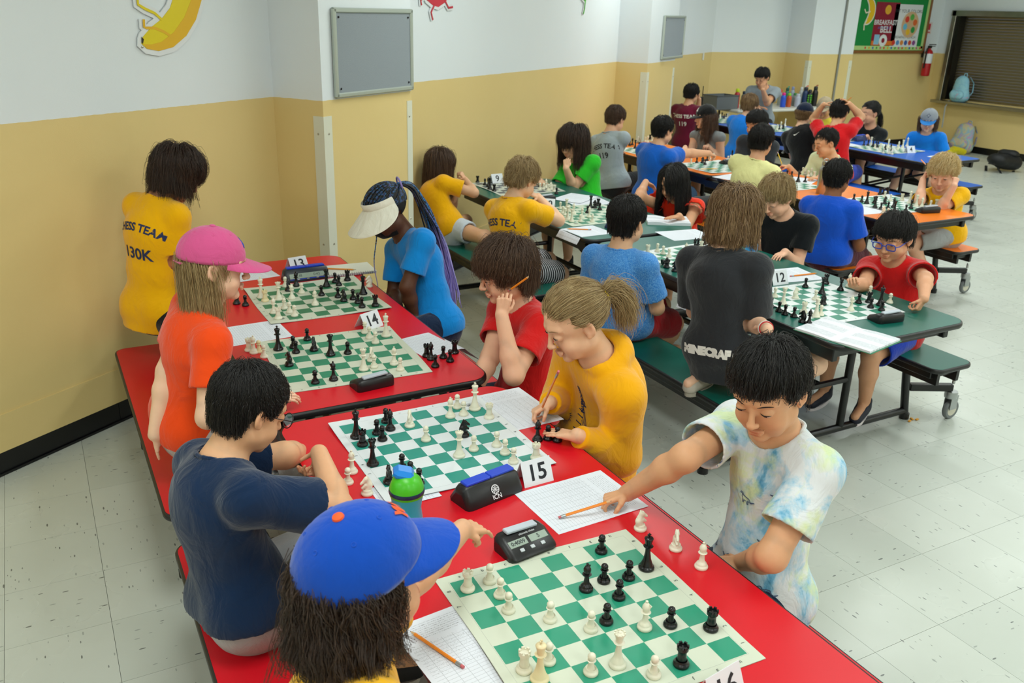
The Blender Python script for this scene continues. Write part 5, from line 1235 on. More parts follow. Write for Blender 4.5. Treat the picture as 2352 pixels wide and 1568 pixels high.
def hairfn(kind, mat, shell, n=420, kids=14, length=.10, seed=3, tail=None, shellgrow=.004, r=.00055, **kw):
    def fn(c):
        H, M, s, par, base = c['H'], c['M'], c['s'], c['par'], c['base']; lod = c['lod']
        gd = M.T@np.array([0, 0, -1.])
        nape = kw.get('nape', -.055); so = scalp('scalp_hair', H-base, M, s, shell, par, shellgrow, nape=nape, side=kw.get('side', 0.), front=kw.pop('front', .060))
        nn = int(n*(1, .6, .35)[lod]); rr = r*(1, 1.5, 2.2)[lod]
        K = grow(nn, kids, length, kind, seed, gd, **kw)
        K = K*s@M.T+H-base; hair_obj('hair', K, mat, par, rr*s)
        if tail: tail(c)
    return fn
# ------------------------------------------------ headwear, glasses, tails
def HS(c, p): return np.asarray(p, float)*c['s']@c['M'].T+c['H']-c['base']
def cap(c, mat, brim=None, button=None, pitch=0., emblem=None, em_mat=None, deep=.018, blen=.072, strap=None, front=None, brimz=0., flat=False, eyelets=True):
    brim = brim or mat; button = button or mat; a = R(pitch); Rx = np.array([[1, 0, 0], [0, math.cos(a), -math.sin(a)], [0, math.sin(a), math.cos(a)]])
    cc = np.array([0, -.012, .030]); rr = np.array([.086, .103, .092])
    def D(ph, th, g=0.):
        k = 1-.010*np.exp(-(((ph-PI/2+PI/6) % (PI/3)-PI/6)/.045)**2)*np.clip(np.sin(th)*1.6, 0, 1)
        if flat: k = k*(1+.05*np.clip(np.sin(ph), 0, 1)*np.sin(th)*np.cos(th)*2)
        v = np.stack([np.cos(ph)*np.sin(th), np.sin(ph)*np.sin(th), np.cos(th)], -1)*(rr+g)*k[..., None]
        return (v@Rx.T)+cc
    thm = PI/2+.10
    ph, th = np.meshgrid(np.linspace(0, 2*PI, 72, endpoint=False), np.linspace(.02, thm, 18), indexing='xy')
    G = HS(c, D(ph, th)); Gi = HS(c, D(ph, th, -.003)[::-1])
    o = MB().grid(np.concatenate([G, Gi[:1]+0*G[:1]]), closed=True).build('cap_crown', mat, c['par'], smooth=True, split=180)
    A = np.linspace(R(90-64), R(90+64), 25); T_ = np.linspace(0, 1, 8); top = []
    for t in T_:
        b = D(A, np.full(25, thm-.02)); x = (A-PI/2)/R(64); ext = blen*np.clip(1-np.abs(x)**2.6, 0, 1)**.6
        p = np.stack([b[:, 0]*(1+.02*t), b[:, 1]+t*ext, b[:, 2]+t*ext*(-.20+brimz)-t*(x**2)*(.004 if flat else .013)], 1); top.append(p)
    top = np.array(top); bot = top[::-1]-[0, 0, .003]
    MB().grid(HS(c, np.concatenate([top, bot])), mi=0).build('cap_brim', brim, c['par'], smooth=True, split=50)
    tp = HS(c, D(np.array([0.]), np.array([0.]))[0]); up = c['M']@Rx[:, 2]
    x_ = c['M']@Rx[:, 0]; y_ = c['M']@Rx[:, 1]
    MB().lathe([(.0095*c['s'], 0), (.0085*c['s'], .003), (.004*c['s'], .0045), (.0005, .0048)], 16, tp, np.stack([x_, y_, up], 1)).build('cap_button', button, c['par'], smooth=True)
    if eyelets and c['lod'] == 0:
        em = MB()
        for k in range(6):
            p0 = D(np.array([R(k*60)]), np.array([.62]))[0]; q = HS(c, p0); nn = nrm(q-HS(c, cc)); t1 = nrm(np.cross(nn, [.1, .2, .9])); t2 = np.cross(nn, t1); em.lathe([(.0018, .0), (.0034, .0012), (.0046, 0.)], 12, q-nn*.0004, np.stack([t1, t2, nn], 1))
        e_ = em.build('eyelets', mat, c['par'], smooth=True)
    if emblem is not None:
        v, F = emblem; v = np.array(v, float); pts = []
        for x, y, z in v:
            ph_ = PI/2-x/.088; th_ = 1.02-y/.095; q = D(np.array([ph_]), np.array([th_]), .0022)[0]; pts.append(q)
        MB().add(HS(c, np.array(pts)), F).build('cap_emblem', em_mat or M_WHITEINK, c['par'])
    return o
def glasses(c, mat, rim=.0011, w=.0215, h=.017, roundness=2.0, lens=True, dy=.0, arm=.0012):
    m = MB(); fy = .103; zc = .001
    def ring(x0):
        t = np.linspace(0, 2*PI, 33); e = 2/roundness
        return np.stack([x0+w*np.sign(np.cos(t))*np.abs(np.cos(t))**e, fy-.10*np.abs(x0+w*np.cos(t))**1.4, zc+h*np.sign(np.sin(t))*np.abs(np.sin(t))**e], 1)
    for s_ in (-1, 1):
        m.tube(HS(c, ring(s_*.033)), rim, 8, caps=False)
        m.tube(HS(c, [(s_*(.033+w), fy-.0055, zc+.004), (s_*.070, .085, zc+.006), (s_*.079, .03, .006), (s_*.082, -.004, .006), (s_*.081, -.022, -.010)]), arm, 6)
    m.tube(HS(c, [(-.033+w, fy-.001, zc+.004), (0, fy+.004, zc+.007), (.033-w, fy-.001, zc+.004)]), rim, 6)
    o = m.build('glasses', mat, c['par'], smooth=True)
    if lens:
        if 'lens' not in MATS:
            b = NB('lens'); b.set(color=(1, 1, 1), rough=.02, trans=1., alpha=.18); MATS['lens'] = b.m
        for s_ in (-1, 1):
            r_ = ring(s_*.033)[:-1]; MB().add(HS(c, r_), [tuple(range(len(r_)))]).build('lens', MATS['lens'], o)
    return o
def tail(c, root, pts, n, mat, r0=.012, r1=.03, rad=.0006, seed=4, wave=.004, name='ponytail', tie=None, tie_r=.012, endtaper=1.):
    "loose lock of strands following world points"
    g = np.random.default_rng(seed); P = np.array([root]+list(pts), float); t = np.linspace(0, 1, len(P)); T = np.linspace(0, 1, 18)
    # catmull-like resample
    Q = np.stack([np.interp(T, t, P[:, i]) for i in range(3)], 1)
    for _ in range(2): Q[1:-1] = .25*Q[:-2]+.5*Q[1:-1]+.25*Q[2:]
    n = int(n*(1, .6, .35)[c['lod']]); rad *= (1, 1.5, 2.2)[c['lod']]
    o = g.normal(size=(n, 1, 3)); w_ = (r0+(r1-r0)*np.sin(T*PI*.75)**1.0)[None, :, None]; ph = g.random((n, 1, 1))*6.28
    K = Q[None]+o*w_*.6+wave*np.sin(ph+T[None, :, None]*9+np.arange(3)[None, None]*2)*T[None, :, None]
    L = (.75+.25*g.random(n)); K = np.stack([np.stack([np.interp(T*l, T, k[:, i]) for i in range(3)], 1) for l, k in zip(L, K)])
    hair_obj(name, K-c['base'], mat, c['par'], rad)
    if tie is not None:
        d = nrm(Q[2]-Q[0]); t1 = nrm(np.cross(d, [.1, .2, 1])); t2 = np.cross(d, t1); a = np.linspace(0, 2*PI, 25); m = MB()
        ring = Q[0]+d*.006+(np.cos(a)[:, None]*t1+np.sin(a)[:, None]*t2)*tie_r; rr = .0065*(1+.25*np.sin(a*7))
        m.tube(ring-c['base'], rr, 8, caps=False).build('hair_tie', tie, c['par'], smooth=True)
def cloth_strap(c, pts, r, mat, name, flat=None):
    return MB().tube(np.array(pts)-c['base'], r, 8, flat=flat).build(name, mat, c['par'], smooth=True)
def bracelet(c, q, mats, r=.026):
    Wt, d, _ = c['hands'][q]; E = c['El'][q]; v = nrm(Wt-E); t1 = nrm(np.cross(v, [.1, .3, 1])); t2 = np.cross(v, t1); a = np.linspace(0, 2*PI, 25)
    for i, m_ in enumerate(mats): MB().tube(Wt-v*(.012+.012*i)+(np.cos(a)[:, None]*t1+np.sin(a)[:, None]*t2)*(r+.001*i)-c['base'], .0028, 6, caps=False).build('bracelet', m_, c['par'], smooth=True)
# ---------------------------------------------------------------- the children
def F_(name, col, **k): return fabric('cloth_'+name, col, **k)
H_BLACK = hairmat('hair_black', '0b0908', '2a2422'); H_DBR = hairmat('hair_dark_brown', '24160e', '5a4030'); H_BR = hairmat('hair_brown', '3e2a1e', '7c5e48')
H_LBR = hairmat('hair_light_brown', '6a4e32', 'c2a274'); H_DBL = hairmat('hair_dark_blond', '8a6e44', 'dcc492'); H_BLD = hairmat('hair_blond', 'c4a468', 'f4e6bc')
S_BLACK = plain('scalp_black', '0c0a09', .6); S_DBR = plain('scalp_dark_brown', '20140e', .6); S_BR = plain('scalp_brown', '3a281c', .6); S_LBR = plain('scalp_light_brown', '5a4430', .6); S_DBL = plain('scalp_dark_blond', '75603c', .6); S_BLD = plain('scalp_blond', 'a08550', .6)
NAVY = F_('navy', '10233f'); RED = F_('red', 'd01818'); GOLD = F_('gold', 'f4b400'); BLACKC = F_('black', '14161a')
M_NAVYINK = plain('ink_navy', '1d2b55', .7); M_WHITEINK = plain('ink_white', 'e8e6e0', .7); M_BLACKINK = plain('ink_black', '17161a', .7); M_LIMEINK = plain('ink_lime', 'd8e21c', .7)
M_SHOE_BK = plain('shoe_black', '17181d', .7); M_SHOE_WH = plain('shoe_white', 'd8d8d4', .6)
def tiedye():
    b = NB('cloth_tie_dye'); p = b.obj(); n1 = b.noise(9, 5, p, .6, .6); n2 = b.noise(7, 4, b.mapv(p, loc=(3, 7, 2)), .6, .4)
    c = b.mixc(b.ramp(n1, [(.46, 0.), (.60, 1.)]), srgb('dfe3e6'), srgb('8cc4e0')); c = b.mixc(b.ramp(n1, [(.56, 0.), (.66, .9)]), c, srgb('3586b2'))
    c = b.mixc(b.ramp(n2, [(.50, 0.), (.62, .75)]), c, srgb('d4e29a')); b.set(color=c, rough=.9, sheen=.2, spec=.15)
    f1 = b.noise(13, 4, b.mapv(p, (1, 1, .55)), .55, 1.2); b.bump(f1, .35, .03, b.bump(b.noise(900, 2, p), .2, .0006)); return b.m
def striped(name, c1, c2, sc, axis=(0, 0, 1), duty=.55):
    b = NB(name); p = b.obj(); n = b.new('ShaderNodeVectorMath', operation='DOT_PRODUCT'); b.lk(p, n.inputs[0]); n.inputs[1].default_value = axis
    f = b.math('FRACT', b.math('MULTIPLY', n.outputs['Value'], sc)); b.set(color=b.mixc(b.math('GREATER_THAN', f, duty), srgb(c1), srgb(c2)), rough=.9); return b.m
def doodle(seed, size):
    "a little outlined dinosaur as a thin line drawing"
    g = random.Random(seed); pts = [(-1, .1), (-.6, .0), (-.35, .28), (0, .38), (.35, .3), (.5, .55), (.75, .62), (.95, .5), (.7, .42), (.55, .2), (.45, -.05), (.5, -.35), (.38, -.35), (.25, -.1), (-.05, -.08), (-.15, -.36), (-.27, -.36), (-.28, -.05), (-.6, -.12), (-1, .1)]
    if g.random() < .5: pts = [(-x, y) for x, y in pts]
    P = np.array(pts)*size/2+np.array([[g.uniform(-.04, .04)*size, g.uniform(-.04, .04)*size] for _ in pts]); P[-1] = P[0]
    v, F = [], []
    for a, b in zip(P, P[1:]):
        for (c, d) in ((a, b),):
            t = nrm(np.r_[d-c, 0])[:2]; nn = np.array([-t[1], t[0]])*.0011; k = len(v); v += [(*(c-nn), 0), (*(d-nn), 0), (*(d+nn), 0), (*(c+nn), 0)]; F.append((k, k+1, k+2, k+3))
    for i in range(7):
        c = P[2]+(P[5]-P[2])*i/6+np.array([0, -.06*size]); a = g.uniform(0, PI); t = np.array([math.cos(a), math.sin(a)])*.05*size; nn = np.array([-t[1], t[0]])*.16; k = len(v); v += [(*(c-t-nn), 0), (*(c+t-nn), 0), (*(c+t+nn), 0), (*(c-t+nn), 0)]; F.append((k, k+1, k+2, k+3))
    return np.array(v), F
M_DOOD = plain('ink_dinosaur', '4a5a78', .8)

seatL = {'r': .33, 'g': 2.468, 'o': 4.513, 'b': 6.888}; seatR = {'r': 1.495, 'g': 3.638, 'o': 5.683, 'b': 8.058}
def seat(k, side, y, z=.475): return ((seatL if side == 'L' else seatR)[k], y, z)
def tee(mat, **k): return dict(dict(mat=mat, e=.013, sleeve=.62), **k)
def short(kind='short', m=H_BLACK, sc=S_BLACK, **k):
    d = dict(n=2200, kids=5, length=.11, seed=3, vol=.013, zf=.052, zs=.020, zb=-.055, wild=.09, clump=.006); d.update(k); return hairfn(kind, m, sc, **d)
def longh(m, sc, **k):
    d = dict(n=2300, kids=5, length=.30, seed=3, vol=.020, zf=.045, zs=-.2, zb=-.24, wild=.07, clump=.008, stick=.5, jag=.03); d.update(k); return hairfn('long', m, sc, **d)
# near children, red table
def dino_prints(): return [dict(shape=doodle(i, .05), at=(x, y), side='front', mat=M_DOOD, yaw=yw, name='dinosaur_print') for i, (x, y, yw) in enumerate([(-.06, .80, 0), (.0, .60, 0), (.075, .70, 10), (-.09, .45, -20), (.05, .38, 15), (-.02, .22, 0), (.09, .52, 30), (-.11, .66, -30), (.07, .14, 20), (-.08, .20, -20)])]
c8 = person('person in a blue and lime tie-dye T-shirt reaching to the scoresheet with a pencil', ax(1765, 895, 1.42), 203, 24, (1.50, 1.37, .50), 180,
    dict(R=dict(W=az(1440, 1132, .725), E=ax(1575, 1050, 1.33), d=(-.86, .32, -.25), n=(.1, .1, 1), pose='write'), L=dict(W=az(1705, 1290, .615), E=ax(1868, 1212, 1.45), d=(-.7, .5, -.3), n=(-.2, -.3, .9), pose='relax')),
    roll=-3, hs=.97, sw=.138, skin='dca57c', lod=0, eyes=.78, brow='1d1512', seed=8, bend=.02,
    shirt=dict(mat=tiedye(), e=.014, sleeve=.68, loose=1.06, low=.10, neck=.060, ribmat=F_('white', 'e6e9ea'), tilt=.65, text=dino_prints()),
    pants=dict(mat=NAVY, len=.8), shoes=dict(mat=plain('shoe_lime', '5ad01e', .6), sole=plain('sole_pale', 'e9dfe2', .5)),
    hair=short(length=.125, zf=.055, zs=.02, seed=8))
def lion():
    "navy line art: a maned lion beside a bridge tower"
    V, F = [], []
    def add(P):
        k = len(V); V.extend([(x, y, 0) for x, y in P]); F.append(tuple(range(k, k+len(P))))
    def stroke(P, w_):
        for a, b in zip(P, P[1:]):
            a, b = np.array(a), np.array(b); t = (b-a)/(np.linalg.norm(b-a)+1e-9); n_ = np.array([-t[1], t[0]])*w_; add([a-n_, b-n_, b+n_, a+n_])
    n_ = 26; c = np.array([-.052, -.015])
    for k in range(n_):
        a0, a1 = 2*PI*k/n_, 2*PI*(k+.62)/n_; r0, r1 = .022, .036+.004*(k % 2); add([c+r0*np.array([math.cos(a0), math.sin(a0)]), c+r0*np.array([math.cos(a1), math.sin(a1)]), c+r1*np.array([math.cos((a0+a1)/2+.12), math.sin((a0+a1)/2+.12)])])
    th = np.linspace(0, 2*PI, 17)[:-1]
    for dx, dy, rx, ry in ((0, -.004, .020, .018), ): add([c+np.array([dx+rx*math.cos(t), dy+ry*math.sin(t)]) for t in th])
    for k in range(5): x = -.076+k*.012; stroke([(x, .032), (x+.003, .046+.004*(k % 2)), (x+.006, .032)], .0014)
    stroke([(-.085, .028), (-.018, .028)], .0016)
    for x in (.012, .032): stroke([(x-.006, -.055), (x, .075)], .0024)
    for y in (-.02, .005, .03, .05): stroke([(.006, y), (.033, y+.002)], .0018)
    stroke([(.010, .075), (.036, .077)], .003); stroke([(.016, .077), (.016, .092), (.028, .092), (.028, .077)], .0016)
    for k in range(7): stroke([(.030, .06-.012*k), (.075, -.03-.004*k)], .0010)
    stroke([(.0, -.052), (.08, -.045)], .0022); stroke([(.0, -.060), (.08, -.053)], .0022)
    add([np.array([.055, -.03])+.017*np.array([math.cos(t), math.sin(t)]) for t in th])
    return [dict(shape=(np.array(V)*1.05, F), at=(-.01, .42), side='front', mat=M_NAVYINK, name='lion_and_bridge_print'), dict(txt='BROOKLYN', size=.019, at=(.03, .72), side='front', mat=M_NAVYINK, rot=80, bold=.001)]
c7 = person('person in a golden yellow hoodie with a scrunchie ponytail writing at the table', ax(1322, 738, 1.345), 172, 28, (1.50, 2.16, .50), 180,
    dict(R=dict(W=az(1262, 925, .745), d=(-.75, .1, -.35), n=(-.2, .35, .9), pose='write', pole=(.3, .6, -1)), L=dict(W=az(1325, 1000, .725), d=(-.55, .75, -.1), n=(0, 0, 1), pose='flat', E=ax(1425, 1045, 1.42))),
    hs=1.0, sw=.135, skin='e9b793', lod=0, eyes=.7, iris='35506a', brow='8a6a48', seed=7, bend=.045,
    shirt=dict(mat=F_('hoodie_gold', 'f2ab06'), e=.022, sleeve=2., low=.10, hood=True, neck=.050, tilt=.5, wr=.0055, text=lion()),
    pants=dict(mat=F_('grey_sweat', '8d9196'), len=1.6, name='trousers'),
    hair=lambda c: (hairfn('back', H_DBL, S_DBL, n=2500, kids=5, length=.17, seed=7, vol=.007, wild=.02, clump=.004, tuck=(0, -.118, .028), zf=-.1, zs=-.2, zb=-.2, front=.060)(c),
        tail(c, HS(c, (0, -.108, .026))+c['base'], [HS(c, p)+c['base'] for p in ((.0, -.150, .030), (0, -.165, -.02), (.0, -.150, -.075), (0, -.135, -.115))], 1100, H_DBL, .010, .034, seed=7, wave=.007, tie=F_('scrunchie_yellow', 'f0d000'), tie_r=.017)))
c6 = person('person in a red T-shirt holding a pencil against the ear, brown shaggy hair', ax(1160, 624, 1.44), 170, 18, (1.53, 2.66, .475), 182,
    dict(L=dict(W=ay(1152, 722, 2.53), E=ax(1180, 862, 1.38), d=(.12, -.05, 1), n=(-.5, -.8, .1), pose='write'), R=dict(W=az(1090, 900, .715), d=(-.7, -.5, -.1), n=(0, 0, 1), pose='relax')),
    hs=.98, sw=.130, skin='e9b595', lod=0, eyes=.65, brow='3a2618', seed=6, roll=4,
    shirt=tee(RED, e=.015, neck=.056, text=[dict(txt='BROOKLYN', size=.030, at=(.0, .60), side='front', mat=M_BLACKINK), dict(txt='CASTORS', size=.036, at=(.0, .50), side='front', mat=M_BLACKINK)]),
    pants=dict(mat=NAVY, len=.8), shoes=dict(mat=M_SHOE_WH), hair=hairfn('shag', H_BR, S_BR, n=2600, kids=5, length=.15, seed=6, vol=.024, zf=.035, zs=-.012, zb=-.085, wild=.20, clump=.009, jag=.012, comb=(0, .3, 0)))
def braids(c):
    g = np.random.default_rng(5); H, M, s, base = c['H'], c['M'], c['s'], c['base']
    b = NB('braid_hair'); hi = b.new('ShaderNodeHairInfo'); rn = hi.outputs['Random']; it = hi.outputs['Intercept']
    st = b.noise(160, 2, b.obj()); c1 = b.ramp(rn, [(.0, srgb('0e0d12')), (.45, srgb('14131c')), (.6, srgb('1c5f96')), (.85, srgb('3a7fc0')), (1., srgb('6a5aa0'))]); c1 = b.mixc(b.ramp(st, [(.45, 0.), (.5, 1.)]), srgb('0d0c11'), c1)
    c2 = b.ramp(rn, [(.0, srgb('7a68b0')), (.5, srgb('9a86cc')), (1., srgb('b7a6dc'))]); b.set(color=b.mixc(b.ramp(it, [(.42, 0.), (.68, 1.)]), c1, c2), rough=.5)
    tie = np.array([0, -.105, .075]); K = []
    m2 = NB('braid_scalp'); s2 = m2.noise(95, 2, m2.mapv(m2.obj(), (1, 1, 1))); m2.set(color=m2.ramp(s2, [(.47, srgb('0c0b0f')), (.53, srgb('15141d')), (.56, srgb('2a6ea8')), (.62, srgb('14131c')), (.70, srgb('5b4d90'))]), rough=.6)
    scalp('scalp_hair', H-base, M, s, plain('scalp_braids', '0b0a0d', .7), c['par'], .004, nape=-.05, front=.062)
    rows = []
    for i in range(34):
        a = R(-150+300*i/33)+PI/2; st_ = np.array([math.cos(a)*.9, math.sin(a)*.75, .25 if math.sin(a) > 0 else .02-.25*abs(math.sin(a))]); T = np.linspace(0, 1, 16)[:, None]
        p0 = HC+nrm(st_)*HR*1.06; L = p0*(1-T)+tie*T; d = L-HC; k = np.linalg.norm(d/(HR+.008), axis=1)[:, None]; L = HC+d/np.where(T < .85, k, np.maximum(1, k)); rows.append(L)
    hair_obj('braid_rows', np.array(rows)*s@M.T+H-base, m2.m, c['par'], .0052, 1.)
    n = 85; up = H+M@(tie*s); dn = np.array([0, 0, -1.]); bk = -nrm(M[:, 1]*[1, 1, 0]); rt = M[:, 0]
    for i in range(n):
        T = np.linspace(0, 1, 30)[:, None]; o = g.normal(size=3)*.018; L_ = .50+.16*g.random(); sway = g.normal()*.02; sw2 = g.normal()*.02
        p = up+o*.5*np.minimum(1, T*4+.3)+bk*(.055*np.sin(np.minimum(T*5, 1)*PI/2)+.15*np.sin(T*PI/2))+np.array([0, 0, .02])*np.sin(np.minimum(T*6, 1)*PI)+dn*L_*T**1.15+bk*(.045+.02*g.normal())*T+rt*(sway*T+o[0]*.8*T)+M[:, 1]*0*T
        p = p+np.array([1, .4, 0])*(sw2*T**3+.004*np.sin(T*14+i)); K.append(p)
    hair_obj('braids', np.array(K)-base, b.m, c['par'], .0038, .45)
    a = np.linspace(0, 2*PI, 25); d = nrm(bk+[0, 0, .3]); t1 = rt; t2 = np.cross(d, t1)
    MB().tube(up+d*.004+(np.cos(a)[:, None]*t1+np.sin(a)[:, None]*t2)*.030-base, .0045, 8, caps=False).build('wrap_braid', plain('lilac_braid', '8d7dbb', .6), c['par'], smooth=True)
    # long front braid by the cheek
    q = HS(c, (.062, .055, -.02))+base; K = [np.array([q+np.array([0, .0, -.40])*t+np.array([.008*math.sin(t*9), 0, 0]) for t in np.linspace(0, 1, 20)])]; hair_obj('face_braid', np.array(K)-base, b.m, c['par'], .003, .6)
def visor(c, mat):
    H, M, s, par, base = c['H'], c['M'], c['s'], c['par'], c['base']
    A = np.linspace(R(90-105), R(90+105), 45); band = []
    for z, g_ in ((-.004, .010), (.002, .0135), (.022, .0135), (.028, .008)): band.append(np.stack([np.cos(A)*(.074+g_), np.sin(A)*(.088+g_)-.012, .045+z+.010*np.sin(A)+0*A], 1))
    MB().grid(HS(c, np.array(band))).build('visor_band', mat, par, smooth=True, split=180)
    P = []
    for t in np.linspace(0, 1, 16):
        x = (A-PI/2)/R(105); e = (1-np.abs(x)**3)**.7; w_ = 1+.05*np.sin(A*22)*(1-t)*.8; r1 = t*.115*e*w_
        P.append(np.stack([np.cos(A)*(.0845+r1*.85), np.sin(A)*(.098+r1)-.012, .042+.010*np.sin(A)-t*(.060+.018*np.cos(A)**2)*e+.0035*np.sin(A*26)*math.sin(PI*min(1, t*1.3))*(1-t)], 1))
    P = np.array(P); m = MB().grid(HS(c, np.concatenate([P, P[::-1]-[0, 0, .003]]))); m.build('visor_brim', mat, par, smooth=True, split=60)
    q = HS(c, (.087, .048, .022)); MB().tube([q+M@np.array(p)*.9 for p in ((0, 0, 0), (.002, .010, 0), (.003, .010, -.016), (.003, -.002, -.018), (.001, -.006, -.004))], .0016, 6).build('visor_clip', plain('clip_dark', '2c2a28', .3, metal=.7), par, smooth=True)
def facemask(c, mat):
    A = np.linspace(-1, 1, 21); P = []
    for t in np.linspace(0, 1, 8):
        z = -.012-.088*t; yb = .108-.012*abs(t-.35)*2-.045*max(0, t-.7)
        P.append(np.stack([A*.066*(1-.12*t), .012+(yb-.012)*np.cos(A*PI/2)**.75*1.0, z+0*A], 1))
    MB().grid(HS(c, np.array(P))).build('face_mask', mat, c['par'], smooth=True, split=180)
    for x in (-1, 1): cloth_strap(c, [HS(c, p)+c['base'] for p in ((x*.065, .015, -.03), (x*.078, -.01, .012), (x*.080, -.022, .0))], .0012, mat, 'mask_loop')
def h5(c): braids(c); visor(c, F_('cream', 'e9e6d6')); facemask(c, F_('mask_black', '0f0f12'))
c5 = person('person with long blue and lilac braids, cream visor and black face mask', ax(888, 484, 1.35), 176, 28, (1.52, 3.50, .52), 186,
    dict(L=dict(W=ax(955, 745, 1.42), d=(-.2, 0, -1), n=(0, -1, 0), pose='relax', E=ax(935, 660, 1.42)), R='lap'),
    hs=1.0, sw=.14, skin='5a3622', lod=0, eyes=.8, brow='0c0808', seed=5, s=.94,
    shirt=tee(F_('azure', '0b86d6'), e=.015, sleeve=.68, text=[dict(txt='CHESS', size=.055, at=(.0, .80), side='back', mat=M_LIMEINK, arc=.30), dict(txt='TEAM', size=.055, at=(.0, .62), side='back', mat=M_LIMEINK)]),
    pants=dict(mat=NAVY, len=1.7, name='trousers'), hair=h5)
def em_letters(t, size): return textmesh(t, size, bold=.002)
def h2(c):
    longh(H_DBL, S_DBL, seed=22, cap=True, capz=.022, length=.28, vol=.010, zf=-.0, zb=-.23, zs=-.23, clump=.006, wild=.05, stick=.7)(c)
    v, F = em_letters('A', .05)
    cap(c, F_('pink', 'd4568c'), brim=F_('pink', 'd4568c'), pitch=2, emblem=(v, F), em_mat=plain('ink_royal', '2740a8', .7), brimz=-.02, blen=.082)
    MB().tube([HS(c, p) for p in ((-.05, -.098, .008), (0, -.115, .002), (.05, -.098, .008))], .006, 8, flat=.4).build('cap_strap', F_('pink', 'd4568c'), c['par'], smooth=True)
c2 = person('person in a pink cap and orange T-shirt with long blond hair', ax(492, 608, .445), -8, 10, (.33, 2.80, .60), 4,
    dict(R=dict(W=(.54, 2.52, .74), E=(.34, 2.46, .74), d=(1, .1, -.1), pin=1, n=(0, -.3, 1), pose='relax'), L=dict(W=(.235, 3.02, .45), E=ax(366, 772, .25), d=(0, .3, -1), n=(-1, 0, 0), pose='flat')),
    hs=1.0, sw=.13, skin='efc3a4', lod=0, eyes=.45, iris='4a6070', brow='b08a5c', seed=2, bend=.02,
    shirt=tee(F_('orange_tee', 'ef4a10'), e=.014, low=.05), pants=dict(mat=F_('star_leggings', 'bdb7b2'), len=1.9, name='leggings', loose=.4),
    legs=dict(KR=(.60, 2.62, .45), AR=(.38, 2.60, .44), KL=(.60, 2.92, .45), AL=(.36, 2.98, .44)), shoes=dict(mat=M_SHOE_WH), hair=h2)
c3 = person('person in a navy T-shirt and round black glasses leaning over the table', ax(572, 938, .375), 14, 30, (.31, 1.93, .475), 12,
    dict(R=dict(W=ax(733, 1040, .62), E=az(778, 1168, .705), d=(-.25, .15, -.9), n=(.9, -.2, -.2), pose='write'), L=dict(W=ax(700, 1038, .60), E=ax(655, 1045, .48), d=(.35, -.3, -.6), n=(.2, .6, .3), pose='curl')),
    hs=.95, sw=.145, skin='e3ad84', lod=0, eyes=.7, brow='171110', seed=3, bend=.03, s=1.04, roll=2,
    shirt=tee(F_('navy_tee', '0e2747'), e=.018, low=.015, loose=1.05, neck=.054, sleeve=.72), pants=dict(mat=F_('grey_shorts', 'a3a5a6'), len=.9), shoes=dict(mat=M_SHOE_BK),
    hair=lambda c: (short(zf=.06, zs=.012, zb=-.068, vol=.010, length=.075, wild=.06, seed=33, n=3500, clump=.004)(c), glasses(c, plain('glasses_black', '121214', .3), rim=.0013, w=.022, h=.020)))
def orioles(): return textmesh('M', .04, bold=.003)
def h4(c):
    hairfn('shag', H_DBR, S_DBR, n=1500, kids=9, cap=True, length=.17, seed=44, vol=.012, zf=.03, zs=-.085, zb=-.12, wild=.30, curl=.55, clump=.006, stick=.6, jag=.02)(c)
    v, F = em_letters('NY', .034); ro = plain('cap_orange', 'f05a1e', .7)
    cap(c, F_('royal', '0a49b4', fold=.5), button=ro, emblem=(v, F), em_mat=ro, pitch=20, blen=.070, brimz=.04)
c4 = person('person in a royal blue cap and yellow T-shirt pressing the clock button', adist(836, 1318, 1.36), 2, 2, (.31, .98, .475), -5,
    dict(L=dict(W=az(1062, 1215, .80), E=adist(965, 1315, 1.42), d=(.72, .35, -.30), n=(-.1, -.2, 1), pose='point'), R=dict(W=(.62, .86, .72), d=(1, .2, -.1), n=(0, 0, 1), pose='relax')),
    hs=1.0, sw=.135, skin='dea983', lod=0, eyes=.6, brow='2a1a12', seed=4, roll=-4, 
    shirt=tee(GOLD, e=.016, neck=.062, tilt=.15, text=[dict(txt='CHESS TEAM', size=.045, at=(.0, .80), side='back', mat=M_NAVYINK, arc=.30), dict(txt='130K', size=.075, at=(.0, .60), side='back', mat=M_NAVYINK)]),
    pants=dict(mat=NAVY, len=.85), shoes=dict(mat=M_SHOE_BK), hair=h4)
c1 = person('person in a yellow chess team T-shirt with a brown bob, standing by the yellow wall', ay(408, 400, 4.0), 10, 34, (.375, 3.98, .62), 38,
    dict(R=dict(W=(.60, 3.88, .70), E=ay(405, 598, 3.86), d=(.8, 0, -.5), n=(0, -.5, .8), pose='relax'), L=dict(W=(.62, 4.02, .72), d=(.8, -.2, -.3), n=(0, 0, 1))),
    hs=.97, sw=.120, skin='c98a62', lod=0, eyes=.8, brow='1d120c', seed=1, s=.88, base=(.36, 3.95, BZ),
    shirt=tee(GOLD, e=.022, low=.10, flare=1.12, loose=1.15, sleeve=.75, text=[dict(txt='CHESS TEAM', size=.046, at=(.0, .78), side='back', mat=M_NAVYINK, arc=.28), dict(txt='130K', size=.068, at=(.0, .53), side='back', mat=M_NAVYINK)]),
    pants=dict(mat=BLACKC, len=.8), legs=dict(KR=(.50, 3.84, .445), AR=(.44, 4.06, .44), KL=(.52, 3.94, .445), AL=(.42, 4.08, .45)), hair=hairfn('shag', H_DBR, S_DBR, n=2600, kids=5, length=.19, seed=11, vol=.022, zf=.03, zs=-.075, zb=-.095, wild=.26, clump=.008, jag=.02, stick=.6))
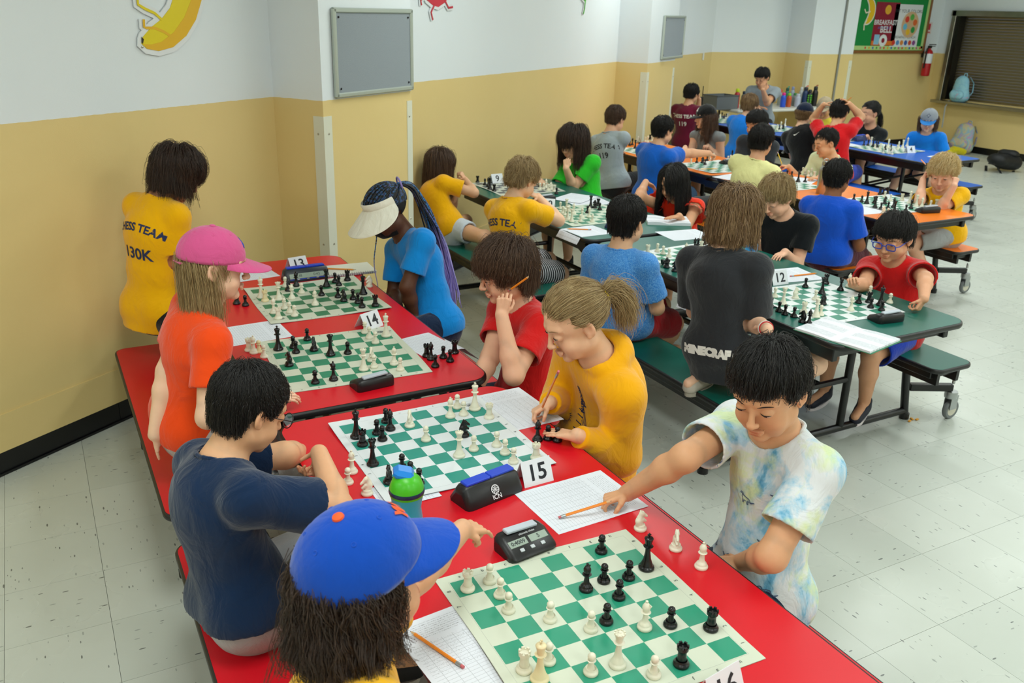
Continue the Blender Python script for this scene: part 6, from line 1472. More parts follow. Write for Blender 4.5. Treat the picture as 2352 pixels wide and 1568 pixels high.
# green table
G9 = GOLD
c9 = person('person in a yellow T-shirt with long brown hair resting a cheek on a hand', ax(1010, 380, 2.44), 24, 22, (2.42, 5.33, .475), 10,
    dict(R=dict(W=ax(1068, 412, 2.60), E=az(1104, 447, .705), d=(-.5, .1, .8), n=(.6, -.6, .1), pose='cheek'), L='table'), lod=1, skin='ddab86', s=.94, seed=9, brow='3a2618', eyes=.8,
    shirt=tee(F_('gold2', 'efb000'), e=.016), pants=dict(mat=F_('pale_shorts', 'c9d4e0'), len=.55), legs=dict(KR=az(1108, 545, .47), AR=(2.66, 5.22, .44), KL=(2.68, 5.62, .45), AL=(2.5, 5.5, .43)),
    hair=longh(H_BR, S_BR, seed=9, length=.27, zb=-.20, zs=-.20))
c10 = person('person in a yellow chess team T-shirt with tousled blond hair, hand at the neck', ax(1200, 412, 2.45), 14, 28, (2.39, 4.32, .475), 20,
    dict(R=dict(W=ax(1236, 452, 2.56), E=az(1283, 506, .705), d=(-.75, .0, .35), n=(.1, -.4, .9), pose='relax'), L='table'), lod=1, skin='eabb97', seed=10, brow='9a7c50', eyes=.75,
    shirt=tee(GOLD, e=.016, text=[dict(txt='CHESS TEAM', size=.055, at=(.0, .74), side='back', mat=M_NAVYINK, arc=.30), dict(txt='130K', size=.085, at=(.0, .50), side='back', mat=M_NAVYINK)]),
    pants=dict(mat=striped('striped_shorts', '15181f', 'd8dade', 60, (.8, .6, 0), .62), len=.88), legs=dict(KR=az(1288, 628, .44), AR=az(1290, 700, .12), KL=(2.7, 4.48, .45), AL=(2.72, 4.5, .1)), shoes=dict(mat=M_SHOE_WH),
    hair=short(m=H_DBL, sc=S_DBL, length=.085, vol=.020, wild=.35, seed=10, zs=.012, stick=.5, jag=.012))
c11 = person('person in a heathered blue T-shirt with black hair seen from behind at the green table', ax(1440, 507, 2.43), 22, 12, (2.45, 3.33, .475), 25,
    dict(R='lap', L='lap'), lod=1, skin='e3b18a', seed=111, hs=1.0, brow='15100d', sw=.14,
    shirt=tee(fabric('cloth_heather_blue', '2f7fd6', '6fb0ea', heather=1), e=.018, low=.06, loose=1.05, sleeve=.75, neck=.054), pants=dict(mat=F_('crimson', 'a00e18'), len=.92), legs=dict(KR=az(1548, 742, .46), AR=az(1525, 800, .15), KL=(2.78, 3.45, .46), AL=(2.78, 3.45, .12)), shoes=dict(mat=M_SHOE_WH),
    hair=short(length=.07, vol=.010, wild=.06, seed=111, zs=.012, zb=-.07, n=3000, clump=.004))
c12 = person('person in a charcoal T-shirt kneeling on the green bench, shaggy light brown hair', ax(1690, 500, 2.49), 20, 20, (2.44, 2.60, .58), 18,
    dict(R=dict(W=az(1762, 755, .73), E=ax(1732, 742, 2.50), d=(.5, .5, -.1), n=(.2, -.3, .9), pose='relax'), L='table'), lod=1, skin='ebbd9f', seed=12, hs=1.02, brow='6a4e34', sw=.145, s=1.03,
    shirt=tee(F_('charcoal', '2b2d31'), e=.020, low=.13, loose=1.1, sleeve=.82, neck=.052, text=[dict(txt='MINECRAFT', size=.046, at=(.01, .03), side='back', mat=M_WHITEINK, bold=.004)]), pants=dict(mat=F_('sage', '8fada6'), len=.75),
    legs=dict(KR=az(1872, 835, .50), AR=(2.62, 2.42, .46), KL=(2.72, 2.78, .45), AL=(2.43, 2.66, .44), TR=(-.9, -.3, -.1), TL=(-.9, -.2, -.1)), shoes=dict(mat=plain('shoe_flame', 'b8b0a4', .7), laces=False, sole=plain('sole_worn', 'a9a295', .8)),
    hair=hairfn('shag', H_LBR, S_LBR, n=2600, kids=5, length=.20, seed=12, vol=.022, zf=.03, zs=-.085, zb=-.105, wild=.24, curl=.28, clump=.008, jag=.018, stick=.6))
bracelet(c12, 'R', [plain('band_red', 'c0181c', .5), M_WHITEINK])
c13 = person('person in a bright green T-shirt with chin-length dark hair resting a cheek on a fist', ax(1316, 327, 3.50), 198, 20, (3.60, 5.42, .475), 195,
    dict(L=dict(W=ax(1300, 386, 3.40), E=az(1312, 437, .705), d=(.15, .2, .9), n=(-.6, -.6, 0), pose='cheek'), R=dict(W=az(1240, 415, .72), d=(-.2, -.9, -.1), n=(0, 0, 1), pose='write')), lod=1, skin='e6b794', seed=13, hs=1.02, brow='1e1410', eyes=.7,
    shirt=tee(F_('lime_green', '2fbf2c'), e=.016, text=[dict(txt='BROOKLYN', size=.035, at=(.0, .62), side='front', mat=M_WHITEINK)]), pants=dict(mat=NAVY, len=.8), shoes=dict(mat=M_SHOE_BK),
    hair=longh(H_DBR, S_DBR, seed=13, length=.26, vol=.026, zb=-.15, zs=-.15, zf=.03, wild=.12))
c14 = person('person in a red ruffled blouse with very long dark hair, hand on an open book', ax(1546, 418, 3.57), 196, 24, (3.66, 4.42, .475), 205,
    dict(R=dict(W=ax(1483, 418, 3.44), E=az(1468, 452, .77), d=(.5, -.3, -.3), n=(.2, .4, .9), pose='relax'), L=dict(W=az(1560, 496, .735), d=(-.9, .1, -.1), n=(0, 0, 1), pose='flat')), lod=1, skin='dba27c', seed=14, brow='14100e', eyes=.9, s=.93,
    shirt=tee(F_('vermilion', 'e83210'), e=.012, sleeve=.30, loose=1.3), pants=dict(mat=F_('vermilion', 'e83210'), len=.5),
    hair=longh(H_BLACK, S_BLACK, seed=14, length=.40, vol=.012, zb=-.34, zs=-.30, zf=-.02, part=.012, wild=.03, clump=.005))
def ruffle(c):
    for q, sg in (('R', 1), ('L', -1)):
        S = c['S'][q]; v = nrm(c['El'][q]-S); t1 = nrm(np.cross(v, [0, 0, 1.])); t2 = np.cross(v, t1); a = np.linspace(0, 2*PI, 61); P = []
        for t in np.linspace(0, 1, 5): rr = .052+.030*t+.006*t*np.sin(a*9); P.append(S+v*(.03+.035*t)+np.cos(a)[:, None]*t1*rr[:, None]+np.sin(a)[:, None]*t2*rr[:, None]-c['base'])
        P = np.array(P); MB().grid(np.concatenate([P, P[::-1]*1.0+v*.002])).build('ruffle', F_('vermilion', 'e83210'), c['par'], smooth=True, split=180)
ruffle(c14)
c15 = person('person in a black team T-shirt with light brown hair, green table', ax(1783, 452, 3.52), 190, 32, (3.66, 3.50, .475), 212,
    dict(R=dict(W=az(1738, 553, .72), d=(-.6, .6, -.1), n=(0, 0, 1), pose='fist'), L='table'), lod=1, skin='ecb898', seed=15, brow='8a6c48', eyes=.9,
    shirt=tee(F_('black_tee', '10161a'), e=.016, text=[dict(txt='CHESS', size=.06, at=(.0, .66), side='back', mat=M_LIMEINK, arc=.30), dict(txt='TEAM', size=.06, at=(.0, .44), side='back', mat=M_LIMEINK)]), pants=dict(mat=F_('grey_shorts', 'a3a5a6'), len=.85), shoes=dict(mat=M_SHOE_BK),
    hair=short(m=H_DBL, sc=S_LBR, length=.13, vol=.018, wild=.08, seed=15, zs=.0, zf=.045))
c16 = person('person in a red T-shirt and blue glasses at the green table end', ax(2052, 545, 3.52), 197, 18, (3.63, 2.69, .455), 200,
    dict(L=dict(W=az(2122, 686, .765), E=ax(2125, 640, 3.50), d=(-.35, .1, -.9), n=(.3, -.8, .3), pose='pinch'), R=dict(W=az(1958, 652, .76), E=ax(1985, 655, 3.50), d=(-.5, -.3, .5), n=(.3, .6, .6), pose='curl')), lod=0, skin='dba27e', seed=16, hs=.96, brow='15100d', eyes=.7, sw=.125, cheeks=1.12,
    shirt=tee(RED, e=.018, low=.08, loose=1.1, text=[dict(txt='PS BROOKLYN', size=.026, at=(.0, .42), side='front', mat=M_BLACKINK)]), pants=dict(mat=F_('royal_shorts', '1238b0'), len=.85, loose=1.6),
    legs=dict(KR=(3.36, 2.82, .40), AR=(3.42, 2.86, .085), KL=(3.36, 2.58, .40), AL=(3.48, 2.66, .085), TR=(-.9, -.1, -.2), TL=(-.85, -.35, -.2)), s=.92,
    shoes=dict(mat=plain('shoe_blue_black', '14182c', .6), sole=plain('sole_pale', 'e9dfe2', .5)),
    hair=lambda c: (short(length=.12, zf=.045, zs=.015, seed=16, vol=.014, wild=.10)(c), glasses(c, plain('glasses_blue', '1c3fae', .3), rim=.0026, w=.0225, h=.0165, roundness=3.5, arm=.0022)))
# orange table
c17 = person('person in a light grey chess team T-shirt leaning on the orange bench', ax(1413, 274, 4.48), 20, 24, (4.42, 6.30, .50), 24,
    dict(R=dict(W=az(1424, 427, .425), E=ax(1408, 355, 4.52), d=(.6, -.5, -.1), n=(0, 0, 1), pose='flat'), L='table'), lod=1, skin='e2ae8c', seed=17, s=1.04, brow='3a2618',
    shirt=tee(F_('light_grey', 'a4b0b6'), e=.015, text=[dict(txt='CHESS TEAM', size=.055, at=(.0, .76), side='back', mat=M_BLACKINK, arc=.3), dict(txt='119', size=.065, at=(.0, .56), side='back', mat=M_BLACKINK)]), pants=dict(mat=BLACKC, len=1.7, name='trousers'), shoes=dict(mat=M_SHOE_BK),
    hair=short(m=H_BR, sc=S_BR, length=.06, vol=.010, wild=.10, seed=17, zs=.012))
c18 = person('person in a bright blue T-shirt reaching across the orange table', ax(1522, 300, 4.50), 8, 14, (4.46, 5.78, .475), 5,
    dict(R=dict(W=az(1628, 352, .79), E=ax(1572, 352, 4.76), d=(.9, -.1, -.35), n=(0, 0, 1), pose='pinch'), L='table'), lod=1, skin='e0aa84', seed=18, s=1.1, brow='15100d',
    shirt=tee(F_('bright_blue', '1160c8'), e=.020, low=.06), pants=dict(mat=F_('denim', '5a7fa8'), len=.95), shoes=dict(mat=M_SHOE_BK),
    hair=short(length=.055, vol=.009, wild=.08, seed=18, zs=.012))
c19 = person('person in a pale yellow T-shirt seen from behind, middle of the orange bench', ax(1748, 325, 4.50), 28, 12, (4.46, 4.72, .475), 25,
    dict(L=dict(W=(4.86, 5.0, .72), E=ax(1664, 402, 4.42), d=(.8, .2, 0), n=(0, 0, 1)), R='table'), lod=1, skin='d9a07a', seed=19, brow='15100d',
    shirt=tee(F_('pale_yellow', 'e8e5a0'), e=.018, low=.06, sleeve=.68), pants=dict(mat=NAVY, len=.9), shoes=dict(mat=M_SHOE_BK), hair=short(m=H_BLACK, length=.075, vol=.012, wild=.14, seed=19, zs=.012))
c20 = person('person in a royal blue T-shirt beside the steel bottle at the orange table', ax(1923, 408, 4.45), 22, 10, (4.44, 3.88, .475), 22,
    dict(R='lap', L='table'), lod=1, skin='8a5534', seed=20, brow='0f0b0a', s=1.03,
    shirt=tee(F_('royal_tee', '0c50c8'), e=.018, low=.06, sleeve=.75), pants=dict(mat=F_('maroon_shorts', '4a1322'), len=.82), legs=dict(KR=az(1985, 592, .45), AR=az(1972, 640, .16), KL=(4.80, 4.0, .45), AL=(4.8, 4.0, .1)), shoes=dict(mat=M_SHOE_WH),
    hair=short(length=.06, vol=.010, wild=.05, seed=20, zs=.010))
c21 = person('person in a black cap and grey tank top with wavy brown hair', ax(1620, 268, 5.62), 160, 8, (5.66, 6.55, .475), 200,
    dict(R='table', L=dict(W=az(1625, 335, .73), d=(-.7, -.5, .1), n=(0, 0, 1), pose='curl')), lod=1, skin='e6b698', seed=21, brow='3a2618', eyes=.5,
    shirt=tee(F_('grey_tank', '7d8284'), e=.008, sleeve=0, neck=.065, rib=False), pants=dict(mat=F_('denim', '5a7fa8'), len=.6),
    hair=lambda c: (longh(H_BR, S_BR, seed=21, cap=True, length=.30, zb=-.24, zs=-.24, wild=.25, curl=.15)(c), cap(c, F_('cap_black', '101112'), emblem=textmesh('A', .05, bold=.003), pitch=0)))
c22 = person('person in a dark grey T-shirt with a white swoosh, dark side-swept hair', ax(1737, 285, 5.62), 186, 16, (5.68, 5.95, .475), 210, dict(R='table', L='table'), lod=1, skin='cf9670', seed=222, brow='15100d', eyes=.6,
    shirt=tee(F_('dark_grey', '303439'), e=.014, text=[dict(shape=(np.array([(-.07, .0, 0), (-.05, -.03, 0), (-.02, -.035, 0), (.09, .035, 0), (-.01, -.012, 0), (-.04, -.008, 0)]), [(0, 1, 5), (1, 2, 4), (1, 4, 5), (2, 3, 4)]), at=(0, .5), side='front', mat=M_WHITEINK, name='swoosh_print')]), pants=dict(mat=NAVY, len=.9), hair=short(length=.10, seed=222, vol=.016, zf=.045, zs=.0))
c23 = person('person in a pale lime T-shirt with a buzz cut holding a yellow pencil upright', ax(1898, 328, 5.58), 158, 20, (5.68, 5.10, .475), 190,
    dict(R=dict(W=az(1812, 383, .74), d=(-.6, .7, .1), n=(0, 0, 1), pose='write'), L='table'), lod=1, skin='dba47c', seed=23, brow='15100d', eyes=.8,
    shirt=tee(F_('pale_lime', 'e2eabc'), e=.015, sleeve=.75), pants=dict(mat=NAVY, len=.9), hair=hairfn('buzz', H_BLACK, S_BLACK, n=2600, kids=5, length=.016, seed=23, vol=.003, zf=.05, zs=.0, zb=-.06, wild=.3, clump=.006, shellgrow=.002))
c24 = person('person in a yellow T-shirt with curly blond hair holding the head in both hands', ax(2166, 398, 5.50), 208, 22, (5.64, 3.92, .475), 203,
    dict(R=dict(W=ax(2120, 412, 5.44), E=az(2112, 462, .71), d=(.25, -.1, .9), n=(-.3, .8, .2), pose='fist'), L=dict(W=ax(2192, 426, 5.38), E=az(2158, 481, .705), d=(.35, .2, .8), n=(-.2, -.8, .2), pose='fist')), lod=1, skin='e8b294', seed=24, hs=1.0, brow='a88a58', eyes=.6, s=.93,
    shirt=tee(F_('gold3', 'f2b606'), e=.018, low=.06), pants=dict(mat=F_('grey_shorts', 'a3a5a6'), len=.85),
    legs=dict(KR=az(2062, 548, .48), AR=(5.42, 4.0, .12), KL=az(2092, 556, .47), AL=az(2126, 618, .12), TL=(-.2, -.3, -.9)), shoes=dict(mat=plain('shoe_khaki', '8d8a6c', .8)),
    hair=hairfn('shag', H_BLD, S_BLD, n=2200, kids=5, length=.075, seed=24, vol=.024, zf=.04, zs=.0, zb=-.06, wild=.35, curl=.6, clump=.007, stick=.6))
# blue table and beyond
c25 = person('person in a maroon team T-shirt with black hair, hand at the mouth', ax(1588, 216, 6.85), 20, 16, (6.84, 8.30, .475), 25, dict(R=dict(W=ax(1606, 228, 6.98), d=(-.2, 0, .9), n=(.5, -.6, .2), pose='fist'), L='table'), lod=2, skin='d9a47e', seed=25, brow='15100d', s=1.1,
    shirt=tee(F_('maroon', '6a1230'), e=.016, text=[dict(txt='CHESS TEAM', size=.055, at=(.0, .76), side='back', mat=M_WHITEINK), dict(txt='119', size=.07, at=(.0, .55), side='back', mat=M_WHITEINK)]), pants=dict(mat=BLACKC, len=1.6, name='trousers'), hair=short(length=.07, seed=25, zs=.010))
c26 = person('person in a sky blue T-shirt with sandy hair, far end of the blue bench', ax(1722, 242, 6.88), 16, 14, (6.82, 7.35, .475), 12, dict(R=dict(W=ax(1752, 268, 7.08), E=az(1764, 292, .72), d=(-.4, 0, .8), n=(.4, -.6, .2), pose='relax'), L='table'), lod=2, skin='e8b796', seed=26, brow='9a7c50', s=1.15,
    shirt=tee(F_('sky_blue', '157ae0'), e=.020), pants=dict(mat=NAVY, len=.9), hair=short(m=H_LBR, sc=S_LBR, length=.085, seed=26, vol=.018, wild=.14, zs=.005))
c27 = person('person in a black T-shirt and navy cap seen from behind at the blue table', ax(1848, 262, 6.88), 15, 10, (6.85, 6.40, .475), 22, dict(R='lap', L='table'), lod=2, skin='e8b796', seed=27, brow='3a2618', s=1.1,
    shirt=tee(F_('black2', '0f1013'), e=.018, text=[dict(shape=(np.array([(-.03, .0, 0), (-.022, -.012, 0), (-.01, -.014, 0), (.04, .012, 0), (-.004, -.005, 0)]), [(0, 1, 4), (1, 2, 4), (2, 3, 4)]), at=(0, .85), side='back', mat=M_WHITEINK, name='swoosh_print')]), pants=dict(mat=NAVY, len=.9), hair=lambda c: (short(m=H_LBR, sc=S_LBR, length=.04, seed=27, cap=True)(c), cap(c, F_('cap_navy', '0c1a33'), pitch=6)))
c28 = person('person in a red T-shirt with both hands on the head holding a pencil', ax(1928, 258, 6.86), 25, 18, (6.82, 6.00, .475), 25,
    dict(L=dict(W=ax(1892, 240, 6.70), E=ax(1868, 272, 6.74), d=(.9, -.3, .3), n=(-.3, .3, .9), pose='spread'), R=dict(W=ax(1950, 238, 6.95), E=ax(1978, 268, 7.0), d=(-.7, .2, .5), n=(.5, -.3, .7), pose='relax')), lod=2, skin='dba47c', seed=28, brow='15100d', s=1.05,
    shirt=tee(F_('red2', 'd4141c'), e=.018, text=[dict(txt='TEAM', size=.05, at=(.0, .5), side='back', mat=M_BLACKINK)]), pants=dict(mat=F_('royal_shorts', '1238b0'), len=.8), hair=short(length=.06, seed=28, zs=.010))
c29 = person('person in a grey T-shirt kneeling up on the far blue bench, chin on hand', ax(1750, 178, 7.95), 200, 26, (8.10, 8.45, .68), 225,
    dict(L=dict(W=ax(1752, 206, 7.86), E=ax(1762, 236, 7.90), d=(-.1, 0, .9), n=(-.6, -.6, 0), pose='cheek'), R=dict(W=ax(1742, 246, 7.86), d=(.5, -.6, 0), n=(0, 0, 1))), lod=2, skin='d9a07a', seed=29, brow='15100d', s=1.1,
    shirt=tee(F_('grey_tee2', '8e989f'), e=.016), pants=dict(mat=BLACKC, len=.7), legs=dict(KR=(7.92, 8.40, .72), AR=(7.95, 8.45, .44), KL=(8.0, 8.25, .46), AL=(8.15, 8.5, .45)), hair=short(length=.09, seed=29, zf=.05, vol=.014))
c30 = person('person in a tan cap and yellow shirt sitting behind the red-shirted player', ax(1893, 246, 8.06), 205, 20, (8.06, 7.42, .475), 200, dict(R='table', L='table'), lod=2, skin='dba47c', seed=30, brow='15100d',
    shirt=tee(F_('lemon', 'ecdc4a'), e=.016), pants=dict(mat=NAVY, len=.9), hair=lambda c: (short(length=.05, seed=30, cap=True)(c), cap(c, F_('cap_tan', 'a8987c'), pitch=0, emblem=textmesh('A', .045, bold=.003))))
c31 = person('person in a black T-shirt with dark hair tied back, blue table', ax(1998, 260, 8.05), 168, 8, (8.10, 6.78, .475), 198, dict(R='table', L='table'), lod=2, skin='dba484', seed=31, brow='15100d', eyes=.5, s=1.0, hs=1.05,
    shirt=tee(F_('black3', '12171a'), e=.018), pants=dict(mat=NAVY, len=.9),
    hair=lambda c: (hairfn('back', H_BLACK, S_BLACK, n=2200, kids=5, length=.17, seed=31, vol=.006, wild=.02, clump=.004, tuck=(0, -.115, .0), zf=-.1, zs=-.2, zb=-.2, front=.062)(c), tail(c, HS(c, (0, -.106, .0))+c['base'], [HS(c, p)+c['base'] for p in ((0, -.13, -.04), (0, -.13, -.12), (0, -.12, -.2))], 900, H_BLACK, .010, .022, seed=31)))
c32 = person('person in a bright blue T-shirt and grey cap with a blue brim, blue table end', ax(2133, 276, 7.98), 212, 16, (8.06, 5.98, .475), 205, dict(R='lap', L='lap'), lod=1, skin='e6b698', seed=32, brow='3a2618', sw=.128,
    shirt=tee(F_('vivid_blue', '0f7de0'), e=.016), pants=dict(mat=NAVY, len=.8), legs=dict(KR=(7.70, 5.95, .47), AR=(7.42, 5.85, .22), KL=(7.72, 5.78, .47), AL=(7.95, 5.66, .30)),
    hair=lambda c: (longh(H_BR, S_BR, seed=32, cap=True, length=.14, zb=-.09, zs=-.09)(c), cap(c, F_('cap_grey', '8a9098'), brim=F_('brim_blue', '1b79c9'), button=F_('cap_grey', '8a9098'), flat=True, emblem=(np.array([(0, .022, 0), (.022, 0, 0), (0, -.022, 0), (-.022, 0, 0)]), [(0, 1, 2, 3)]), em_mat=M_NAVYINK)))
# ---------------------------------------------------------------- bottles, bags and things on the walls
def bottle(label, c, h, r, col, lid, z, lidh=.18, neck=.6, metal=0., straw=None, ring=None, grp='drink bottles on the folding table'):
    t = thing('drink_bottle', label, 'bottle', (c[0], c[1], z), 0, grp); b = h*(1-lidh)
    MB().lathe([(r*.9, 0), (r, .004), (r, b*.80), (r*.96, b*.88), (r*neck*1.1, b*.97), (r*neck, b)], 24).build('body', plain('bottle_'+col, col, .3 if metal else .35, metal=metal), t, smooth=True)
    MB().lathe([(r*neck*1.05, b), (r*neck*1.12, b+.003), (r*neck*1.12, h*.95), (r*neck*.8, h)], 20).build('lid', plain('lid_'+lid, lid, .4), t, smooth=True)
    if straw: MB().tube([(0, 0, h-.004), (r*.3, 0, h+.012), (r*.75, 0, h+.018), (r*.8, 0, h+.004)], .006, 8).build('spout', plain('lid_'+straw, straw, .4), t, smooth=True)
    if ring: m = MB(); [m.lathe([(.0005, 0), (.011, .0006), (.009, .0016)], 8, (r*.99*math.cos(a), r*.99*math.sin(a), zz), np.array([[-math.sin(a), 0, math.cos(a)], [math.cos(a), 0, math.sin(a)], [0, 1, 0]])) for a in np.arange(0, 6.2, .9) for zz in np.linspace(.03, b*.8, 5)]; q = m.build('printed_dots', plain('lid_'+ring, ring, .5), t); q['kind'] = 'stuff'
    return t
FT = .745
# white folding table against the back wall
ft = thing('folding_table', 'long white plastic folding table against the back wall', 'table', (9.0, 9.12, 0)); M_WP = plain('white_plastic', 'dcdcd4', .5)
MB().box((0, 0, FT-.018), (1.9, .62, .036), bev=.01).build('tabletop', M_WP, ft)
for x in (-.78, .78):
    MB().tube([(x, -.24, FT-.03), (x+.04, -.24, .0)], .013, 8).build('leg', M_BLKM, ft, smooth=True); MB().tube([(x, .24, FT-.03), (x+.04, .24, .0)], .013, 8).build('leg', M_BLKM, ft, smooth=True); MB().tube([(x+.03, -.24, .2), (x+.03, .24, .2)], .009, 8).build('crossbar', M_BLKM, ft, smooth=True)
def atft(px, py=None, y=9.12): p = ax(px, 230, 9.); r = ray(px, 230); k = y/r[1]; return np.array([r[0]*k, y])
bottle('tall red bottle with a yellow-green lid beside the grey box', atft(1692, y=9.05), .25, .036, 'b01226', 'c8e01c', FT, grp='drink bottles left of the grey-shirted player')
bottle('dark slate bottle with a navy lid behind the sandy head', atft(1708, y=9.1), .21, .036, '5a646c', '1c2c44', FT, grp='drink bottles left of the grey-shirted player'); bottle('clear bottle with an orange lid behind the sandy head', atft(1718, y=9.2), .22, .034, 'b8c0c4', 'f06a20', FT, grp='drink bottles left of the grey-shirted player')
for i, (px, y, h, r, col, lid, st, rg, lb) in enumerate([(1791, 9.2, .21, .032, '9aa4a0', 'd84a20', None, None, 'grey bottle with a small red lid'), (1799, 9.0, .19, .036, '2a56d0', 'e8208c', None, None, 'blue bottle with a hot pink lid'), (1806, 9.22, .23, .034, '2c8060', '1c5a4a', '30a080', None, 'teal bottle with a green straw lid'), (1812, 9.0, .18, .034, 'c8582a', '88d030', None, None, 'rust orange bottle with a lime lid'), (1818, 9.25, .24, .03, 'aab4c8', '8a96c0', None, None, 'pale lilac bottle at the back'), (1825, 9.1, .17, .036, '8a9290', '4a8a50', None, None, 'squat grey bottle with a green lid'), (1832, 9.0, .17, .040, 'b4bcd0', 'c4cad8', None, None, 'wide pale lavender bottle'), (1838, 9.22, .235, .030, 'c8d0d0', 'e0e4e4', None, None, 'clear slim bottle with a white lid'), (1848, 9.05, .25, .042, '1c3864', '141c30', 'e0502c', None, 'large navy bottle with an orange spout'), (1858, 9.0, .22, .038, '101418', '181c20', None, '5cc02c', 'black bottle with green spots'), (1870, 9.02, .26, .040, '141414', '202020', 'a03020', None, 'tall black bottle with a flip spout')]):
    bottle(lb, atft(px, y=y), h, r, col, lid, FT, straw=st, ring=rg)
gb = thing('storage_box', 'grey lidless plastic box on the white folding table', 'box', (*atft(1655, y=9.08), FT), R(2)); m = MB(); m.box((0, 0, .004), (.36, .26, .008)); [m.box((sx*.18, 0, .085), (.008, .27, .17)) for sx in (-1, 1)]; [m.box((0, sy*.13, .085), (.36, .008, .17)) for sy in (-1, 1)]; m.build('walls', plain('box_grey', '6c7276', .55), gb)
m = MB(); [m.box((sx*.183, 0, .168), (.014, .29, .012), bev=.003) for sx in (-1, 1)]; [m.box((0, sy*.135, .168), (.38, .014, .012), bev=.003) for sy in (-1, 1)]; m.build('rim', plain('box_rim', '5a6064', .5), gb)
# radio held up by the maroon player, other bottles on the tables
tag(MB().box((0, 0, .05), (.05, .03, .10), bev=.006).tube([(.015, 0, .10), (.015, 0, .22)], .005, 8).build('handheld_radio', M_BLKM, loc=tuple(ax(1611, 222, 7.02)-[0, 0, .10]), smooth=True), 'small black radio with antenna in the maroon-shirted player\'s hand', 'radio')
st = thing('steel_bottle', 'brushed steel flask with a looped lid on the orange table', 'bottle', az(1886, 444, TZ)); M_FL = plain('steel_flask', 'b4b2ac', .28, metal=1.)
MB().lathe([(.036, 0), (.038, .004), (.038, .165), (.034, .182), (.024, .196), (.021, .203)], 28).build('body', M_FL, st, smooth=True); MB().lathe([(.022, .203), (.024, .205), (.024, .232), (.020, .235)], 24).build('lid', M_FL, st, smooth=True); MB().tube([(-.022, 0, .225), (-.022, 0, .246), (0, 0, .252), (.022, 0, .246), (.022, 0, .225)], .004, 8).build('lid_loop', M_FL, st, smooth=True)
sb = thing('sports_bottle', 'blue and green flip-lid bottle behind the blue capped head', 'bottle', (.672, 1.725, TZ), R(-20))
MB().lathe([(.034, 0), (.037, .004), (.038, .04), (.034, .07), (.038, .095), (.040, .108)], 28).build('body', plain('bottle_cyan', '16a9c4', .3), sb, smooth=True)
MB().lathe([(.041, .106), (.042, .112), (.041, .128), (.034, .146), (.024, .156), (.012, .160), (.001, .161)], 28).build('lid', plain('lid_green', '45b81a', .35), sb, smooth=True)
MB().box((-.006, .008, .158), (.052, .050, .026), np.array([[.96, 0, .26], [0, 1, 0], [-.26, 0, .96]]), bev=.010).build('flip_cap', plain('lid_azure', '1280d8', .3), sb); MB().lathe([(.0425, .112), (.0435, .116), (.0425, .122)], 28).build('seal_ring', plain('lid_navy', '14284c', .4), sb, smooth=True)
cb = thing('drinking_cup', 'small sky blue flip cup beside the charcoal shirt', 'bottle', az(1722, 600, TZ)); MB().lathe([(.030, 0), (.032, .004), (.031, .03), (.028, .045), (.032, .07), (.033, .085)], 24).build('body', plain('cup_sky', '2a9be0', .3), cb, smooth=True); MB().lathe([(.034, .085), (.034, .092), (.028, .1)], 24).box((0, .02, .108), (.03, .02, .02), bev=.004).build('lid', plain('cup_lid', '48b0ec', .35), cb, smooth=True)
# green notice board on the back wall with posters
def onback(px, py): return ay(px, py, 9.65)
g1 = onback(2140, 121); nbz0 = g1[2]; x1 = float(onback(2133, 40)[0])-.02; x0 = 10.52; z1 = 2.35; nbz0 = 1.43
nbd = thing('notice_board', 'green notice board with banana, red and white posters and wooden frame', 'notice board', ((x0+x1)/2, 9.645, (nbz0+z1)/2)); wn, hn = x1-x0, z1-nbz0; CXb, CZb = (x0+x1)/2, (nbz0+z1)/2
MB().box((0, -.008, 0), (wn, .012, hn)).build('green_backing', plain('board_green', '0c8a3e', .8), nbd)
m = MB(); [m.box((s_*wn/2, -.015, 0), (.04, .03, hn+.04), bev=.004) for s_ in (-1, 1)]; [m.box((0, -.015, s_*hn/2), (wn+.04, .03, .04), bev=.004) for s_ in (-1, 1)]; m.build('wooden_frame', plain('oak_frame', '8a5a2c', .5), nbd)
MB().box((0, -.0155, -hn/2+.055), (wn-.05, .003, .06)).box((wn/2-.045, -.0155, .02), (.05, .003, hn-.06)).build('border_strip', plain('border_lime', 'b9d98a', .7), nbd)
bl = [plain('blob_'+c, c, .6) for c in ('d83a2a', 'e8a81c', '2a62c0', '3a9a3a', 'c84a90')]
for k in range(16):
    q = MB().lathe([(.0005, 0), (.018, .0004), (.020, .002)][::-1], 8, (-wn/2+.62+k*(wn-.70)/15, -.0175, -hn/2+.055), np.array([[1, 0, 0], [0, 0, 1], [0, -1, 0]])).build('border_sticker', bl[k % 5], nbd)
def bloc(px, py): p = ay(px, py, 9.63); return np.array([p[0]-CXb, -.018, p[2]-CZb])
def poster(p00, p11, col, name):
    a, b = bloc(*p00), bloc(*p11); c = (a+b)/2; w_, h_ = abs(b[0]-a[0]), abs(b[2]-a[2]); return MB().box((c[0], -.0165, c[2]), (w_, .002, h_)).build(name, plain('poster_'+col, col, .6), nbd), c, w_, h_
MZ = np.array([[1, 0, 0], [0, 0, -1], [0, 1, 0]], float)   # right, up, outward (towards -y)
rp, c, w_, h_ = poster((2015, 4), (2052, 105), '8e1630', 'red_poster')
flat_text('lettering', 'BREAKFAST', w_*.19, M_WHITEINK2, rp, MZ, (c[0], -.0178, c[2]+.02), bold=.002); flat_text('lettering', 'AFTER THE', w_*.10, plain('poster_blue_ink', '4a78d0', .6), rp, MZ, (c[0]-.03, -.0178, c[2]-.055)); flat_text('lettering', 'BELL', w_*.25, M_WHITEINK2, rp, MZ, (c[0]+.03, -.0178, c[2]-.08), bold=.003)
